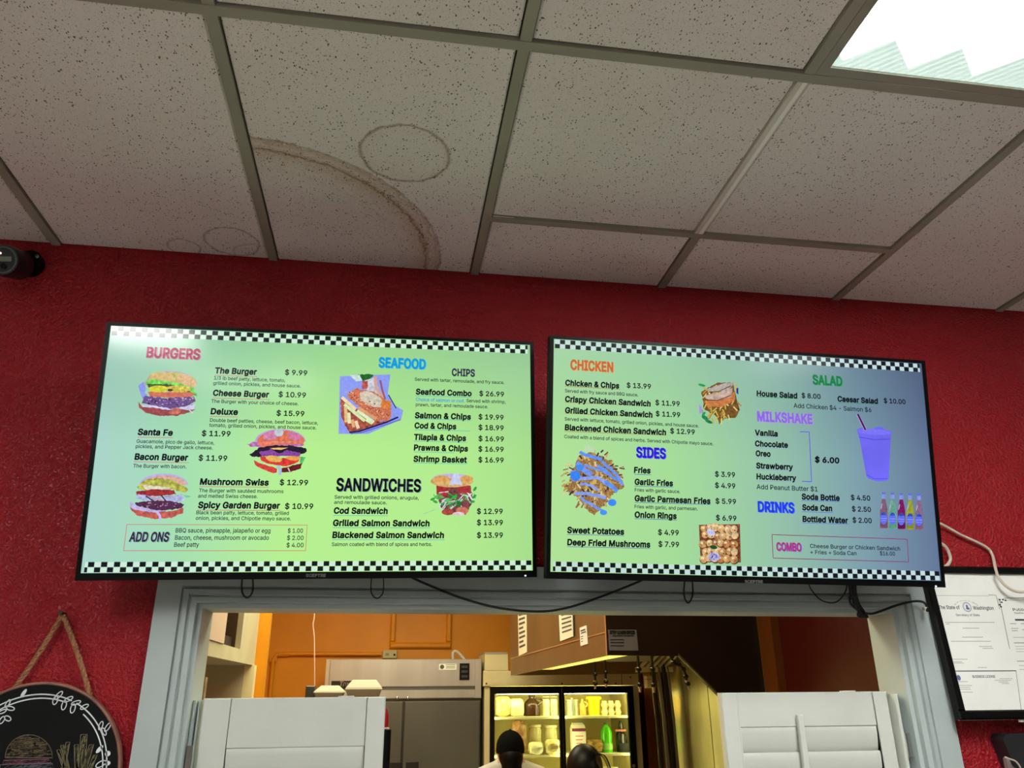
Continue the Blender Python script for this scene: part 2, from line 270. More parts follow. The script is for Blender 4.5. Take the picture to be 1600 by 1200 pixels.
# text: outlines of a plain grotesque alphabet, [advance, contours] in 1/1000 em, emboldened by the curve offset
GLYPHS = {"A":[480,[[16,0,201,509,276,509,463,0,395,0,287,302,280,323,272,346,264,372,255,402,244,438,232,478,245,478,233,437,222,402,213,371,204,345,197,322,191,302,85,0],[110,142,110,199,370,199,370,142]]],"B":[456,[[60,0,60,509,241,509,274,507,304,501,329,491,350,477,367,461,381,442,390,421,396,398,398,374,395,344,387,320,373,301,356,286,336,275,315,267,315,262,339,257,363,245,385,227,402,203,411,184,416,161,418,136,416,111,410,88,400,67,386,48,368,31,344,18,317,8,284,2,247,0],[125,57,245,57,281,60,309,67,330,80,344,96,353,115,355,137,352,161,342,184,327,203,306,218,279,228,248,231,125,231],[125,285,238,285,265,288,288,296,308,309,323,326,333,348,336,372,333,393,326,412,313,429,294,442,270,449,240,452,125,452]]],"C":[510,[[267,-7,225,-3,186,7,150,25,119,49,92,79,70,115,53,157,44,203,40,254,44,305,53,352,70,393,92,429,119,459,150,484,186,501,225,512,267,516,293,514,317,511,340,504,362,496,383,485,402,471,419,456,435,438,448,418,459,397,467,373,473,348,408,348,401,373,389,395,375,413,357,428,337,440,315,449,292,454,267,456,237,453,209,445,184,432,161,414,141,391,125,364,113,332,106,295,103,254,106,213,113,177,125,145,141,117,161,94,184,76,210,63,237,56,267,53,292,55,315,60,337,69,357,81,375,96,389,114,401,136,408,160,473,160,467,135,459,112,448,91,435,71,420,53,402,38,383,24,363,13,341,5,317,-2,293,-6]]],"D":[502,[[219,0,96,0,96,57,215,57,254,60,288,68,318,81,343,99,363,122,379,149,390,181,397,216,399,255,397,294,390,329,379,361,364,388,344,410,320,428,291,441,258,449,221,452,93,452,93,509,225,509,273,505,315,495,353,478,385,455,412,426,433,391,449,351,458,306,462,255,458,205,449,159,433,119,411,83,384,54,351,31,312,14,268,3],[125,509,125,0,60,0,60,509]]],"E":[419,[[60,0,60,509,372,509,372,452,125,452,125,286,355,286,355,229,125,229,125,57,375,57,375,0]]],"F":[410,[[60,0,60,509,369,509,369,452,125,452,125,278,346,278,346,221,125,221,125,0]]],"G":[520,[[269,-7,225,-3,185,7,149,25,118,49,91,79,69,116,53,157,43,203,40,254,43,305,53,352,69,393,91,429,117,459,149,484,184,501,223,512,265,516,291,514,316,510,340,504,363,494,384,483,403,469,421,453,436,436,449,416,460,395,468,373,474,349,408,349,399,372,387,393,373,411,356,427,337,439,315,448,291,454,265,456,236,453,209,445,183,432,160,414,141,392,125,364,113,332,106,295,103,254,106,213,113,177,125,145,141,117,161,95,184,76,210,63,238,56,269,53,296,55,322,61,345,71,365,85,382,102,396,123,407,147,413,173,415,202,434,199,283,199,283,256,478,256,478,200,475,160,466,124,451,91,431,62,406,38,377,19,344,5,308,-4]]],"H":[517,[[60,0,60,509,125,509,125,289,392,289,392,509,457,509,457,0,392,0,392,232,125,232,125,0]]],"I":[300,[[31,0,31,57,118,57,118,452,31,452,31,509,269,509,269,452,183,452,183,57,269,57,269,0]]],"J":[396,[[185,-7,143,-2,106,11,75,33,52,63,38,100,33,145,33,173,98,173,98,145,100,117,108,93,122,74,139,61,160,53,185,50,209,53,230,61,248,74,261,93,269,117,272,145,272,509,336,509,336,145,332,100,318,63,294,33,263,11,227,-2]]],"K":[467,[[104,145,104,216,122,239,139,261,157,282,174,303,193,324,212,344,364,509,448,509,231,276,228,276],[60,0,60,509,125,509,125,334,124,225,125,193,125,0],[372,0,188,259,228,309,449,0]]],"L":[393,[[60,0,60,509,125,509,125,57,361,57,361,0]]],"M":[628,[[60,0,60,509,152,509,277,187,287,159,299,123,311,84,322,49,307,49,318,83,330,121,342,158,352,187,476,509,568,509,568,0,504,0,504,291,504,327,505,369,506,413,507,457,513,457,505,433,498,409,482,363,467,322,456,291,342,0,286,0,170,291,159,321,145,361,129,408,112,457,119,457,120,416,121,372,122,328,122,291,122,0]]],"N":[523,[[60,0,60,509,136,509,343,183,352,169,363,151,375,130,388,107,401,82,414,55,405,54,402,81,401,108,400,134,399,157,399,195,399,509,463,509,463,0,387,0,202,290,177,331,164,354,148,381,108,452,119,454,122,384,124,328,125,291,125,0]]],"O":[533,[[267,-7,225,-3,186,7,150,25,119,49,92,79,70,115,53,157,44,203,40,254,44,305,53,352,70,393,92,429,119,459,150,484,186,501,225,512,267,516,309,512,348,501,384,484,415,459,442,429,464,393,480,352,490,305,493,254,490,203,480,157,464,115,442,79,415,49,384,25,348,7,309,-3],[267,53,296,55,324,63,349,76,372,94,392,116,408,144,420,176,428,213,430,254,428,295,420,332,408,365,392,392,372,415,349,433,324,446,296,453,267,456,237,453,210,445,184,433,161,415,142,392,125,364,113,332,106,295,103,254,106,213,113,176,125,144,142,117,161,94,184,76,210,63,237,55]]],"P":[445,[[60,0,60,509,235,509,272,506,305,499,332,487,356,471,375,452,390,430,400,404,407,377,409,348,407,318,400,291,390,265,375,243,356,223,332,207,305,195,272,188,235,186,109,186,109,242,233,242,257,244,279,248,297,256,318,272,333,294,342,319,344,348,342,376,333,402,318,423,297,439,279,446,257,451,232,452,125,452,125,0]]],"Q":[533,[[245,159,313,159,369,85,384,65,468,-48,401,-48,346,27,331,46],[267,-7,225,-3,186,7,150,25,119,49,92,79,70,115,53,157,44,203,40,254,44,305,53,352,70,393,92,429,119,459,150,484,186,501,225,512,267,516,309,512,348,501,384,484,415,459,442,429,464,393,480,352,490,305,493,254,490,203,480,157,464,115,442,79,415,49,384,25,348,7,309,-3],[267,53,296,55,324,63,349,76,372,94,392,116,408,144,420,176,428,213,430,254,428,295,420,332,408,365,392,392,372,415,349,433,324,446,296,453,267,456,237,453,210,445,184,433,161,415,142,392,125,364,113,332,106,295,103,254,106,213,113,176,125,144,142,117,161,94,184,76,210,63,237,55]]],"R":[449,[[60,0,60,509,236,509,273,506,305,500,333,489,356,473,376,455,390,433,401,408,407,381,409,352,407,323,401,296,390,271,376,250,356,232,333,217,305,206,273,200,236,198,96,198,96,255,234,255,258,256,280,260,298,267,319,281,334,300,342,324,345,352,342,380,334,405,319,425,298,440,279,446,258,451,233,452,125,452,125,0],[353,0,230,229,303,229,428,0]]],"S":[447,[[224,-9,188,-7,156,-1,128,9,102,23,81,40,64,60,51,83,42,109,38,137,104,137,110,110,123,88,142,71,166,59,194,52,224,49,246,50,267,54,286,60,311,74,329,92,341,114,346,139,342,161,332,179,316,193,296,205,272,214,245,222,184,239,145,253,112,269,86,289,67,313,56,341,52,372,54,400,62,425,75,448,92,468,113,484,138,498,165,508,195,514,227,516,259,514,289,508,316,498,340,484,360,468,377,449,390,427,398,403,401,378,337,378,332,402,320,421,302,437,280,449,254,456,225,459,194,456,167,448,145,435,129,418,118,398,115,376,119,352,131,334,148,319,169,308,191,300,212,293,264,279,287,272,312,264,336,252,359,238,379,220,395,198,402,180,407,161,408,139,406,112,399,87,386,64,370,43,349,25,323,11,294,0,261,-7]]],"T":[449,[[32,452,32,509,417,509,417,452,257,452,257,0,193,0,193,452]]],"U":[517,[[259,-8,220,-6,186,2,154,15,126,33,103,55,85,80,71,108,63,140,60,173,60,509,124,509,124,178,126,155,132,133,141,113,153,95,169,80,187,68,208,59,232,53,259,52,285,53,309,59,331,68,349,80,364,95,377,113,385,133,391,155,393,178,393,509,457,509,457,173,454,140,446,108,433,80,414,55,391,33,363,15,332,2,297,-6]]],"V":[480,[[204,0,16,509,84,509,192,206,199,187,207,164,215,137,225,106,236,71,248,31,235,31,247,71,257,107,267,138,276,165,283,187,290,206,395,509,463,509,278,0]]],"W":[686,[[155,0,16,509,82,509,163,196,170,171,175,145,187,94,192,67,197,40,189,40,194,67,200,94,205,120,211,145,224,196,306,509,380,509,462,196,468,171,474,145,486,94,492,67,497,40,488,40,493,67,499,94,504,120,510,145,523,196,603,509,670,509,530,0,455,0,368,323,362,345,357,368,351,391,346,417,341,445,336,475,350,475,345,446,340,420,335,395,330,371,324,347,318,323,230,0]]],"X":[474,[[18,0,217,284,217,236,29,509,104,509,178,400,192,379,204,361,214,345,223,329,233,312,243,292,232,292,252,329,261,345,272,361,298,400,374,509,446,509,259,239,259,287,456,0,382,0,292,129,268,165,259,180,250,195,241,212,230,231,244,231,235,213,225,196,216,181,206,166,182,129,91,0]]],"Y":[472,[[203,0,203,208,16,509,91,509,192,344,203,327,213,309,222,292,231,274,240,254,250,230,224,230,233,254,242,275,251,293,265,318,280,344,381,509,455,509,268,208,268,0]]],"Z":[438,[[42,0,42,46,273,385,289,408,306,431,323,453,341,476,348,454,327,453,306,453,285,452,265,452,244,452,223,452,40,452,40,509,397,509,397,462,169,129,152,105,134,81,97,33,90,54,111,55,131,56,152,57,173,57,193,57,214,57,399,57,399,0]]],"a":[389,[[160,-9,137,-7,115,-3,94,5,76,15,60,29,48,45,38,63,32,84,30,108,34,138,43,161,58,179,78,193,100,203,125,211,152,216,178,220,234,227,252,230,265,235,273,243,276,255,276,257,273,279,267,297,256,311,240,322,220,329,196,331,171,329,149,322,132,313,118,301,107,288,100,274,41,291,51,313,64,331,79,346,95,358,114,368,133,375,153,380,173,383,194,384,215,383,239,379,263,372,286,360,306,343,322,320,330,301,335,278,337,251,337,0,277,0,277,52,272,52,264,38,252,25,236,12,215,1,190,-6],[170,45,202,49,228,59,248,74,263,93,272,115,276,138,276,190,270,186,259,182,246,179,231,176,200,171,175,168,154,164,134,159,117,150,103,139,95,124,92,105,94,87,102,72,114,61,130,52,149,47]]],"b":[424,[[229,-8,198,-5,172,4,153,17,138,31,127,46,118,59,112,59,112,0,53,0,53,509,114,509,114,319,118,319,127,331,137,346,152,360,171,373,197,381,229,384,259,382,287,374,313,361,335,342,354,320,370,293,381,261,388,227,390,189,388,151,381,116,370,84,355,57,336,34,313,16,288,3,260,-6],[220,47,242,49,262,55,279,66,294,80,306,97,316,117,323,139,327,163,328,189,327,215,323,239,316,261,307,281,295,298,280,311,262,322,243,328,220,330,198,328,178,322,161,312,147,299,134,282,125,263,118,241,114,216,113,189,114,162,118,138,125,115,135,95,147,78,162,65,179,55,198,49]]],"c":[396,[[207,-8,174,-5,144,3,117,16,93,35,72,58,56,85,44,116,37,150,34,187,37,225,44,260,56,291,72,318,93,341,117,360,144,374,174,382,207,384,234,383,260,377,284,368,305,356,324,341,340,322,353,301,362,277,303,262,298,276,290,289,281,301,270,311,257,319,242,325,226,329,207,330,184,328,163,321,145,310,130,296,118,278,108,258,102,236,98,212,96,187,98,163,102,139,108,117,118,97,130,80,145,66,163,55,184,49,207,46,226,48,243,52,258,58,271,66,282,76,292,89,299,102,304,117,363,102,354,78,341,56,325,37,306,21,285,9,261,-1,235,-6]]],"d":[424,[[195,-8,165,-6,137,3,111,16,89,34,70,57,55,84,43,116,36,151,34,189,36,227,43,261,55,293,70,320,89,342,112,361,137,374,165,382,196,384,228,381,253,373,272,360,287,346,298,331,306,319,311,319,311,509,372,509,372,0,313,0,313,59,307,59,298,46,287,31,272,17,252,4,227,-5],[205,47,226,49,246,55,263,65,278,78,290,95,299,115,306,138,310,162,312,189,310,216,306,241,300,263,290,282,278,299,263,312,246,322,227,328,205,330,182,328,162,322,145,311,130,298,118,281,108,261,102,239,98,215,96,189,98,163,102,139,109,117,118,97,130,80,145,66,162,55,182,49]]],"e":[404,[[212,-8,177,-5,145,3,117,16,92,35,72,58,56,85,44,116,37,150,34,187,36,224,44,258,55,290,71,317,91,340,115,359,142,373,172,382,205,384,226,383,246,380,266,374,285,366,303,355,319,341,334,324,347,305,357,282,365,256,370,227,371,194,371,169,75,169,75,221,338,221,310,202,308,226,304,248,298,269,283,294,263,314,237,326,205,330,183,328,164,323,146,313,125,294,109,270,99,241,96,211,96,178,98,151,102,127,110,106,121,88,135,73,151,61,169,53,190,48,212,46,234,48,254,53,271,61,285,73,297,88,306,105,365,91,353,63,335,39,320,26,302,14,283,4,261,-3,237,-7]]],"f":[254,[[228,379,228,327,6,327,6,379],[81,0,81,432,84,461,96,486,113,505,135,519,161,527,187,530,207,529,222,527,234,524,243,521,227,468,215,472,206,473,195,474,171,470,154,460,145,443,142,419,142,0]]],"g":[425,[[207,-151,180,-149,156,-146,134,-140,105,-127,82,-110,64,-91,51,-69,101,-41,110,-53,122,-66,136,-78,154,-88,178,-95,207,-97,236,-95,261,-87,282,-75,298,-58,308,-34,311,-6,311,68,306,68,298,56,287,41,272,28,252,16,227,8,195,5,165,7,138,14,113,27,90,43,71,65,55,90,43,120,36,154,34,191,36,229,43,263,55,293,71,320,90,342,112,361,138,374,166,382,196,384,228,382,253,373,273,360,288,346,299,331,308,319,313,319,313,379,372,379,372,-9,370,-40,363,-67,350,-90,334,-109,314,-124,291,-136,265,-144,237,-149],[205,59,227,61,246,66,264,75,285,95,300,121,307,142,311,166,312,193,311,219,307,242,300,264,291,283,279,299,264,312,247,322,227,328,205,330,182,328,163,322,145,312,130,298,118,282,109,262,102,241,98,218,96,193,98,167,102,144,109,123,124,96,145,76,163,66,183,61]]],"h":[410,[[114,227,114,0,53,0,53,509,114,509,114,287,102,287,116,319,132,344,152,362,175,374,200,382,227,384,252,383,275,377,295,369,313,356,328,340,341,321,350,298,355,271,357,240,357,0,296,0,296,235,293,263,286,286,273,304,256,318,235,326,210,329,184,326,161,317,141,303,126,283,117,257]]],"i":[167,[[53,0,53,379,114,379,114,0],[84,443,67,446,54,455,44,468,41,483,44,499,54,512,67,521,84,524,100,521,114,512,123,499,126,483,123,468,114,455,100,446]]],"j":[167,[[53,379,114,379,114,-30,112,-52,108,-72,102,-90,86,-113,65,-129,47,-137,27,-141,4,-143,-10,-143,-10,-87,2,-87,25,-83,40,-72,50,-54,53,-29],[83,443,67,446,53,455,44,468,41,483,44,499,53,512,67,521,83,524,100,521,114,512,123,499,126,483,123,468,114,455,100,446]]],"k":[381,[[110,137,110,212,121,212,284,379,360,379,184,199,177,199],[53,0,53,509,114,509,114,0],[294,0,148,186,191,229,372,0]]],"l":[189,[[139,-2,112,0,91,8,74,20,62,37,55,59,53,84,53,509,114,509,114,99,115,77,120,62,130,54,146,52,160,53,170,54,181,3,162,-1,151,-2]]],"m":[610,[[53,0,53,379,112,379,112,295,108,295,118,323,132,346,151,363,172,376,195,384,219,386,245,383,268,375,287,361,303,342,314,320,321,295,312,295,322,321,337,343,357,361,381,375,407,383,437,386,458,385,478,380,497,372,514,361,529,346,541,328,550,307,555,283,557,255,557,0,496,0,496,254,493,279,485,298,473,313,447,326,419,330,395,328,374,320,358,307,345,290,338,270,335,247,335,0,274,0,274,260,269,288,253,311,229,326,199,330,178,328,158,320,140,307,126,289,117,266,114,238,114,0]]],"n":[410,[[114,227,114,0,53,0,53,379,112,379,112,287,102,287,116,319,132,344,152,362,175,374,200,382,227,384,252,383,275,377,295,369,313,356,328,340,341,321,350,298,355,271,357,240,357,0,296,0,296,235,293,263,286,286,273,304,256,318,235,326,210,329,184,326,161,317,141,303,126,283,117,257]]],"o":[415,[[207,-8,174,-5,144,3,117,16,93,35,72,58,56,85,44,116,37,150,34,187,37,225,44,260,56,291,72,318,93,341,117,360,144,374,174,382,207,384,241,382,271,374,299,360,323,341,343,318,359,291,371,260,379,225,381,187,379,150,371,116,359,85,343,58,323,35,299,16,271,3,241,-5],[207,46,231,49,252,55,270,66,285,80,298,97,307,117,314,139,318,163,319,187,318,212,314,236,307,258,298,278,285,296,270,310,252,321,231,328,207,330,184,328,163,321,145,310,130,296,118,278,108,258,102,236,98,212,96,187,98,163,102,139,108,117,118,97,130,80,145,66,163,55,184,49]]],"p":[424,[[53,-143,53,379,112,379,112,319,118,319,126,331,137,346,152,360,171,373,197,381,229,384,259,382,287,374,313,361,335,342,354,320,370,293,381,261,388,227,390,189,388,151,381,116,370,84,355,57,336,34,313,16,288,3,260,-6,229,-8,198,-5,173,4,153,17,138,31,127,46,118,59,114,59,114,-143],[220,47,242,49,262,55,279,66,294,80,306,97,316,117,323,139,327,163,328,189,327,215,323,239,316,261,307,281,295,298,280,311,262,322,243,328,220,330,198,328,178,322,161,312,147,299,134,282,125,263,118,241,114,216,113,189,114,162,118,138,125,115,135,95,147,78,162,65,179,55,198,49]]],"q":[424,[[372,-143,311,-143,311,59,306,59,298,46,287,31,272,17,252,4,227,-5,195,-8,165,-6,137,3,111,16,89,34,70,57,55,84,43,116,36,151,34,189,36,227,43,261,55,293,70,320,89,342,112,361,137,374,165,382,196,384,228,381,253,373,272,360,287,346,298,331,307,319,313,319,313,379,372,379],[205,47,226,49,246,55,263,65,278,78,290,95,299,115,306,138,310,162,312,189,310,216,306,241,300,263,290,282,278,299,263,312,246,322,227,328,205,330,182,328,162,322,145,311,130,298,118,281,108,261,102,239,98,215,96,189,98,163,102,139,109,117,118,97,130,80,145,66,162,55,182,49]]],"r":[259,[[53,0,53,379,112,379,112,321,115,321,130,347,152,367,171,377,191,383,213,385,229,384,243,384,243,322,230,324,219,325,207,326,182,323,159,315,140,301,126,284,117,262,114,237,114,0]]],"s":[365,[[182,-8,157,-7,133,-3,112,3,93,12,76,24,62,38,50,54,41,73,36,94,94,107,105,79,124,60,150,49,181,45,206,47,227,53,244,62,262,81,268,103,265,121,254,136,237,147,212,155,149,170,118,180,92,192,72,208,58,227,50,249,47,274,49,295,55,314,65,332,79,347,95,360,115,370,137,378,161,383,187,384,212,383,234,379,254,372,279,358,299,339,314,316,324,290,268,277,258,298,243,316,219,328,187,333,156,329,131,317,114,299,109,277,112,258,124,243,144,232,172,223,229,209,261,200,287,187,306,171,320,153,328,131,331,107,329,85,323,65,312,47,298,31,281,18,260,6,236,-2,210,-7]]],"t":[227,[[204,379,204,327,6,327,6,379],[65,471,126,471,126,98,128,76,136,61,150,53,170,50,185,51,202,54,213,2,203,-1,192,-3,180,-4,168,-4,138,-1,113,7,92,21,77,41,68,64,65,93]]],"u":[410,[[182,-5,158,-3,135,2,115,11,97,23,82,39,69,59,60,82,54,109,53,139,53,379,114,379,114,144,116,117,124,94,137,75,154,61,175,53,200,50,226,53,249,62,268,77,283,97,293,122,296,153,296,379,357,379,357,0,298,0,298,92,307,92,294,60,277,35,257,17,234,5,209,-3]]],"v":[389,[[163,0,17,379,84,379,165,155,173,132,180,110,187,87,193,64,199,42,206,21,184,21,191,42,197,64,203,87,209,110,216,132,224,155,305,379,371,379,226,0]]],"w":[567,[[138,0,23,379,87,379,133,214,140,190,147,164,154,137,161,107,168,75,175,41,165,41,172,74,179,105,186,135,192,163,199,189,206,214,252,379,316,379,362,214,368,189,375,163,382,136,388,106,395,75,402,41,391,41,399,75,406,106,413,135,420,163,427,189,434,214,480,379,545,379,429,0,368,0,319,172,305,225,297,252,291,280,277,338,291,338,277,280,263,225,255,198,248,172,199,0]]],"x":[379,[[21,0,171,218,171,171,29,379,100,379,147,306,159,287,170,270,179,253,193,229,207,206,175,206,190,229,202,253,211,270,222,287,233,306,282,379,352,379,209,169,209,214,358,0,287,0,231,85,214,112,200,136,187,159,173,182,205,182,191,159,178,136,165,112,148,85,91,0]]],"y":[389,[[47,-139,61,-86,71,-87,88,-90,104,-89,118,-84,130,-74,141,-58,151,-36,163,-1,17,379,84,379,165,155,173,132,180,109,187,87,193,64,199,42,206,21,184,21,190,42,196,64,202,87,209,110,216,132,224,155,305,379,371,379,204,-58,191,-85,177,-107,159,-124,139,-136,117,-143,91,-145,77,-145,65,-143,54,-141]]],"z":[380,[[42,0,42,46,254,320,254,323,48,323,48,379,333,379,333,331,126,60,126,56,339,56,339,0]]],"0":[453,[[227,-7,191,-3,158,7,130,24,105,48,85,77,69,113,57,155,50,202,48,254,50,306,57,353,69,395,85,431,106,461,130,484,159,502,191,512,227,516,262,512,295,502,323,484,348,461,368,431,384,395,396,353,403,306,405,254,403,202,396,155,384,113,368,77,348,48,323,24,295,7,263,-3],[227,50,250,52,271,60,290,74,306,92,320,116,330,144,338,176,342,213,344,254,342,295,338,332,330,365,320,393,306,416,290,435,271,449,250,457,227,460,203,457,182,449,163,435,147,416,134,393,123,365,115,332,111,295,109,254,111,213,115,176,123,144,134,116,147,92,163,74,182,60,203,52]]],"1":[453,[[76,0,76,55,391,55,391,0],[276,509,276,0,212,0,212,448,209,448,86,358,86,427,198,509]]],"2":[453,[[64,0,64,47,234,229,252,248,268,266,282,282,299,305,311,327,318,348,320,371,317,397,308,419,293,436,273,449,250,457,224,460,196,457,172,447,153,433,139,413,130,390,127,362,66,362,68,391,75,418,86,442,102,464,121,482,143,496,168,507,196,513,225,516,254,513,281,507,306,497,328,482,346,465,361,445,372,423,379,398,381,372,378,345,371,318,363,299,351,280,336,259,317,235,294,209,267,180,153,60,153,57,389,57,389,0]]],"3":[453,[[218,-7,188,-5,159,1,133,10,108,22,88,38,70,57,57,79,48,104,44,132,109,132,115,107,126,87,144,71,165,59,191,52,219,50,248,53,275,61,297,74,315,93,325,116,329,145,326,172,316,196,299,217,275,234,254,241,229,246,201,248,157,248,157,299,288,448,288,452,70,452,70,509,372,509,372,461,211,278,211,289,247,290,279,286,308,276,333,262,354,244,371,222,383,198,391,173,393,145,390,116,383,90,370,66,354,45,333,27,309,12,281,2,251,-5]]],"4":[453,[[40,105,40,158,247,509,311,509,109,166,109,163,413,163,413,105],[282,0,282,121,282,146,282,318,343,318,343,0]]],"5":[453,[[221,-7,192,-5,165,1,140,11,118,25,99,41,83,60,71,82,63,105,60,130,122,130,127,108,138,89,154,73,173,60,196,52,221,50,250,53,276,64,298,82,314,104,324,131,328,162,326,183,321,203,314,221,297,244,275,262,248,273,218,277,192,275,167,268,145,258,128,246,67,253,96,509,366,509,366,452,151,452,134,301,136,301,155,315,178,325,203,331,229,334,252,332,274,328,294,321,313,311,330,299,345,285,358,269,370,251,379,231,386,210,390,187,391,163,388,132,381,102,369,76,352,52,332,32,309,15,282,3,253,-4]]],"6":[453,[[226,-7,196,-4,168,3,142,15,119,31,100,51,84,74,73,101,66,130,64,162,65,187,71,212,80,239,93,268,112,302,137,340,252,509,322,509,151,261,145,261,154,275,165,288,179,299,196,307,214,312,235,314,265,312,291,305,316,295,337,280,355,262,370,240,380,215,387,187,389,157,387,127,379,98,368,73,352,50,333,30,310,14,284,3,257,-4],[226,48,254,52,279,63,299,79,314,101,324,128,327,157,324,187,314,213,299,235,279,251,254,262,226,265,198,262,174,252,153,235,138,214,128,188,125,158,128,128,138,102,153,79,174,63,198,52]]],"7":[453,[[97,0,323,448,323,452,62,452,62,509,391,509,391,449,165,0]]],"8":[453,[[226,-7,193,-5,163,1,136,11,111,25,91,42,74,62,62,84,54,109,52,135,53,156,58,176,65,195,81,220,101,241,125,256,153,265,153,267,129,276,109,289,93,308,80,330,73,354,70,380,73,405,79,429,90,450,106,469,124,485,146,498,170,508,197,514,226,516,255,514,282,508,306,498,328,485,346,469,361,450,373,429,379,405,382,380,379,354,372,330,359,308,343,289,323,276,300,267,300,265,327,256,351,241,372,220,387,195,395,176,399,156,401,135,398,109,391,84,378,62,362,42,341,25,317,11,289,1,259,-5],[226,49,258,52,285,60,307,74,323,91,333,113,337,139,333,165,322,189,305,208,283,223,256,232,226,235,196,232,169,223,147,208,130,189,119,165,115,139,119,113,129,91,145,74,167,60,185,54,205,50],[226,290,252,292,274,300,293,313,307,330,316,351,319,376,316,399,308,420,294,437,275,449,252,457,226,460,200,457,177,449,159,437,145,420,136,399,133,376,136,351,145,330,159,313,178,300,201,292]]],"9":[453,[[226,516,256,513,285,506,310,494,333,478,352,458,368,434,380,408,387,378,389,347,387,322,382,296,373,270,359,240,340,207,315,168,200,0,130,0,301,248,307,248,299,234,287,221,273,210,257,202,238,196,218,195,188,197,161,203,137,214,116,229,98,247,83,269,72,294,66,321,64,352,66,382,73,411,85,436,101,459,120,479,143,494,168,506,196,513],[226,460,199,457,174,446,154,429,138,407,129,381,125,352,129,322,138,295,154,274,174,257,199,247,226,243,254,247,279,257,299,273,314,295,324,321,327,350,324,381,314,407,299,429,279,446,254,457]]],"$":[447,[[202,-74,202,583,244,583,244,-74],[224,-9,188,-7,156,-1,128,9,102,23,81,40,64,60,51,83,42,109,38,137,104,137,110,110,123,88,142,71,166,59,194,52,224,49,246,50,267,54,286,60,311,74,329,92,341,114,346,139,342,161,332,179,316,193,296,205,272,214,245,222,184,239,145,253,112,269,86,289,67,313,56,341,52,372,54,400,62,425,75,448,92,468,113,484,138,498,165,508,195,514,227,516,259,514,289,508,316,498,340,484,360,468,377,449,390,427,398,403,401,378,337,378,332,402,320,421,302,437,280,449,254,456,225,459,194,456,167,448,145,435,129,418,118,398,115,376,119,352,131,334,148,319,169,308,191,300,212,293,264,279,287,272,312,264,336,252,359,238,379,220,395,198,402,180,407,161,408,139,406,112,399,87,386,64,370,43,349,25,323,11,294,0,261,-7]]],"&":[448,[[197,-7,165,-5,136,1,110,12,88,26,69,42,54,62,43,84,36,108,34,133,37,163,47,189,63,213,85,235,101,249,120,264,140,279,216,335,226,343,237,352,246,363,255,375,260,389,262,405,258,427,245,445,226,457,201,461,184,459,168,453,155,444,145,431,139,416,137,399,139,380,145,363,155,346,169,327,185,307,204,284,438,0,364,0,171,231,121,293,108,310,96,327,87,344,78,370,75,398,77,420,82,440,91,458,109,481,134,499,154,507,176,512,200,513,224,512,246,507,266,499,290,482,308,459,320,433,324,404,322,382,315,362,305,342,291,325,275,308,256,293,154,217,135,202,121,188,110,174,100,154,97,131,100,108,109,87,124,70,143,57,166,49,193,46,223,50,251,59,269,69,286,81,301,95,315,112,327,131,336,151,343,174,348,198,349,224,408,224,406,194,403,167,397,144,385,115,371,92,357,75,345,62,333,47,315,30,294,17,271,7,246,-1,221,-5]]],".":[188,[[95,-4,78,-1,63,9,53,24,50,41,53,59,63,73,78,83,95,87,113,83,128,73,138,59,141,41,138,24,128,9,113,-1]]],",":[188,[[38,-119,68,71,137,71,84,-119]]],"/":[249,[[235,533,71,-76,14,-76,178,533]]],"+":[453,[[198,34,198,364,255,364,255,34],[61,172,61,226,391,226,391,172]]],"-":[453,[[337,244,337,188,114,188,114,244]]],"\u00e9":[404,[[212,-8,177,-5,145,3,117,16,92,35,72,58,56,85,44,116,37,150,34,187,36,224,44,258,55,290,71,317,91,340,115,359,142,373,172,382,205,384,226,383,246,380,266,374,285,366,303,355,319,341,334,324,347,305,357,282,365,256,370,227,371,194,371,169,75,169,75,221,338,221,310,202,308,226,304,248,298,269,283,294,263,314,237,326,205,330,183,328,164,323,146,313,125,294,109,270,99,241,96,211,96,178,98,151,102,127,110,106,121,88,135,73,151,61,169,53,190,48,212,46,234,48,254,53,271,61,285,73,297,88,306,105,365,91,353,63,335,39,320,26,302,14,283,4,261,-3,237,-7],[177,429,225,529,293,529,227,429]]],"\u00f1":[410,[[114,227,114,0,53,0,53,379,112,379,112,287,102,287,116,319,132,344,152,362,175,374,200,382,227,384,252,383,275,377,295,369,313,356,328,340,341,321,350,298,355,271,357,240,357,0,296,0,296,235,293,263,286,286,273,304,256,318,235,326,210,329,184,326,161,317,141,303,126,283,117,257],[250,446,237,447,225,450,213,455,202,460,182,470,174,473,167,475,159,472,153,466,150,457,149,448,106,448,110,476,120,498,137,513,161,518,174,517,185,514,196,509,207,504,226,494,234,491,243,490,251,491,256,496,260,505,262,517,304,517,300,488,289,466,272,451]]]," ":[188,[]]}
_gc = {}
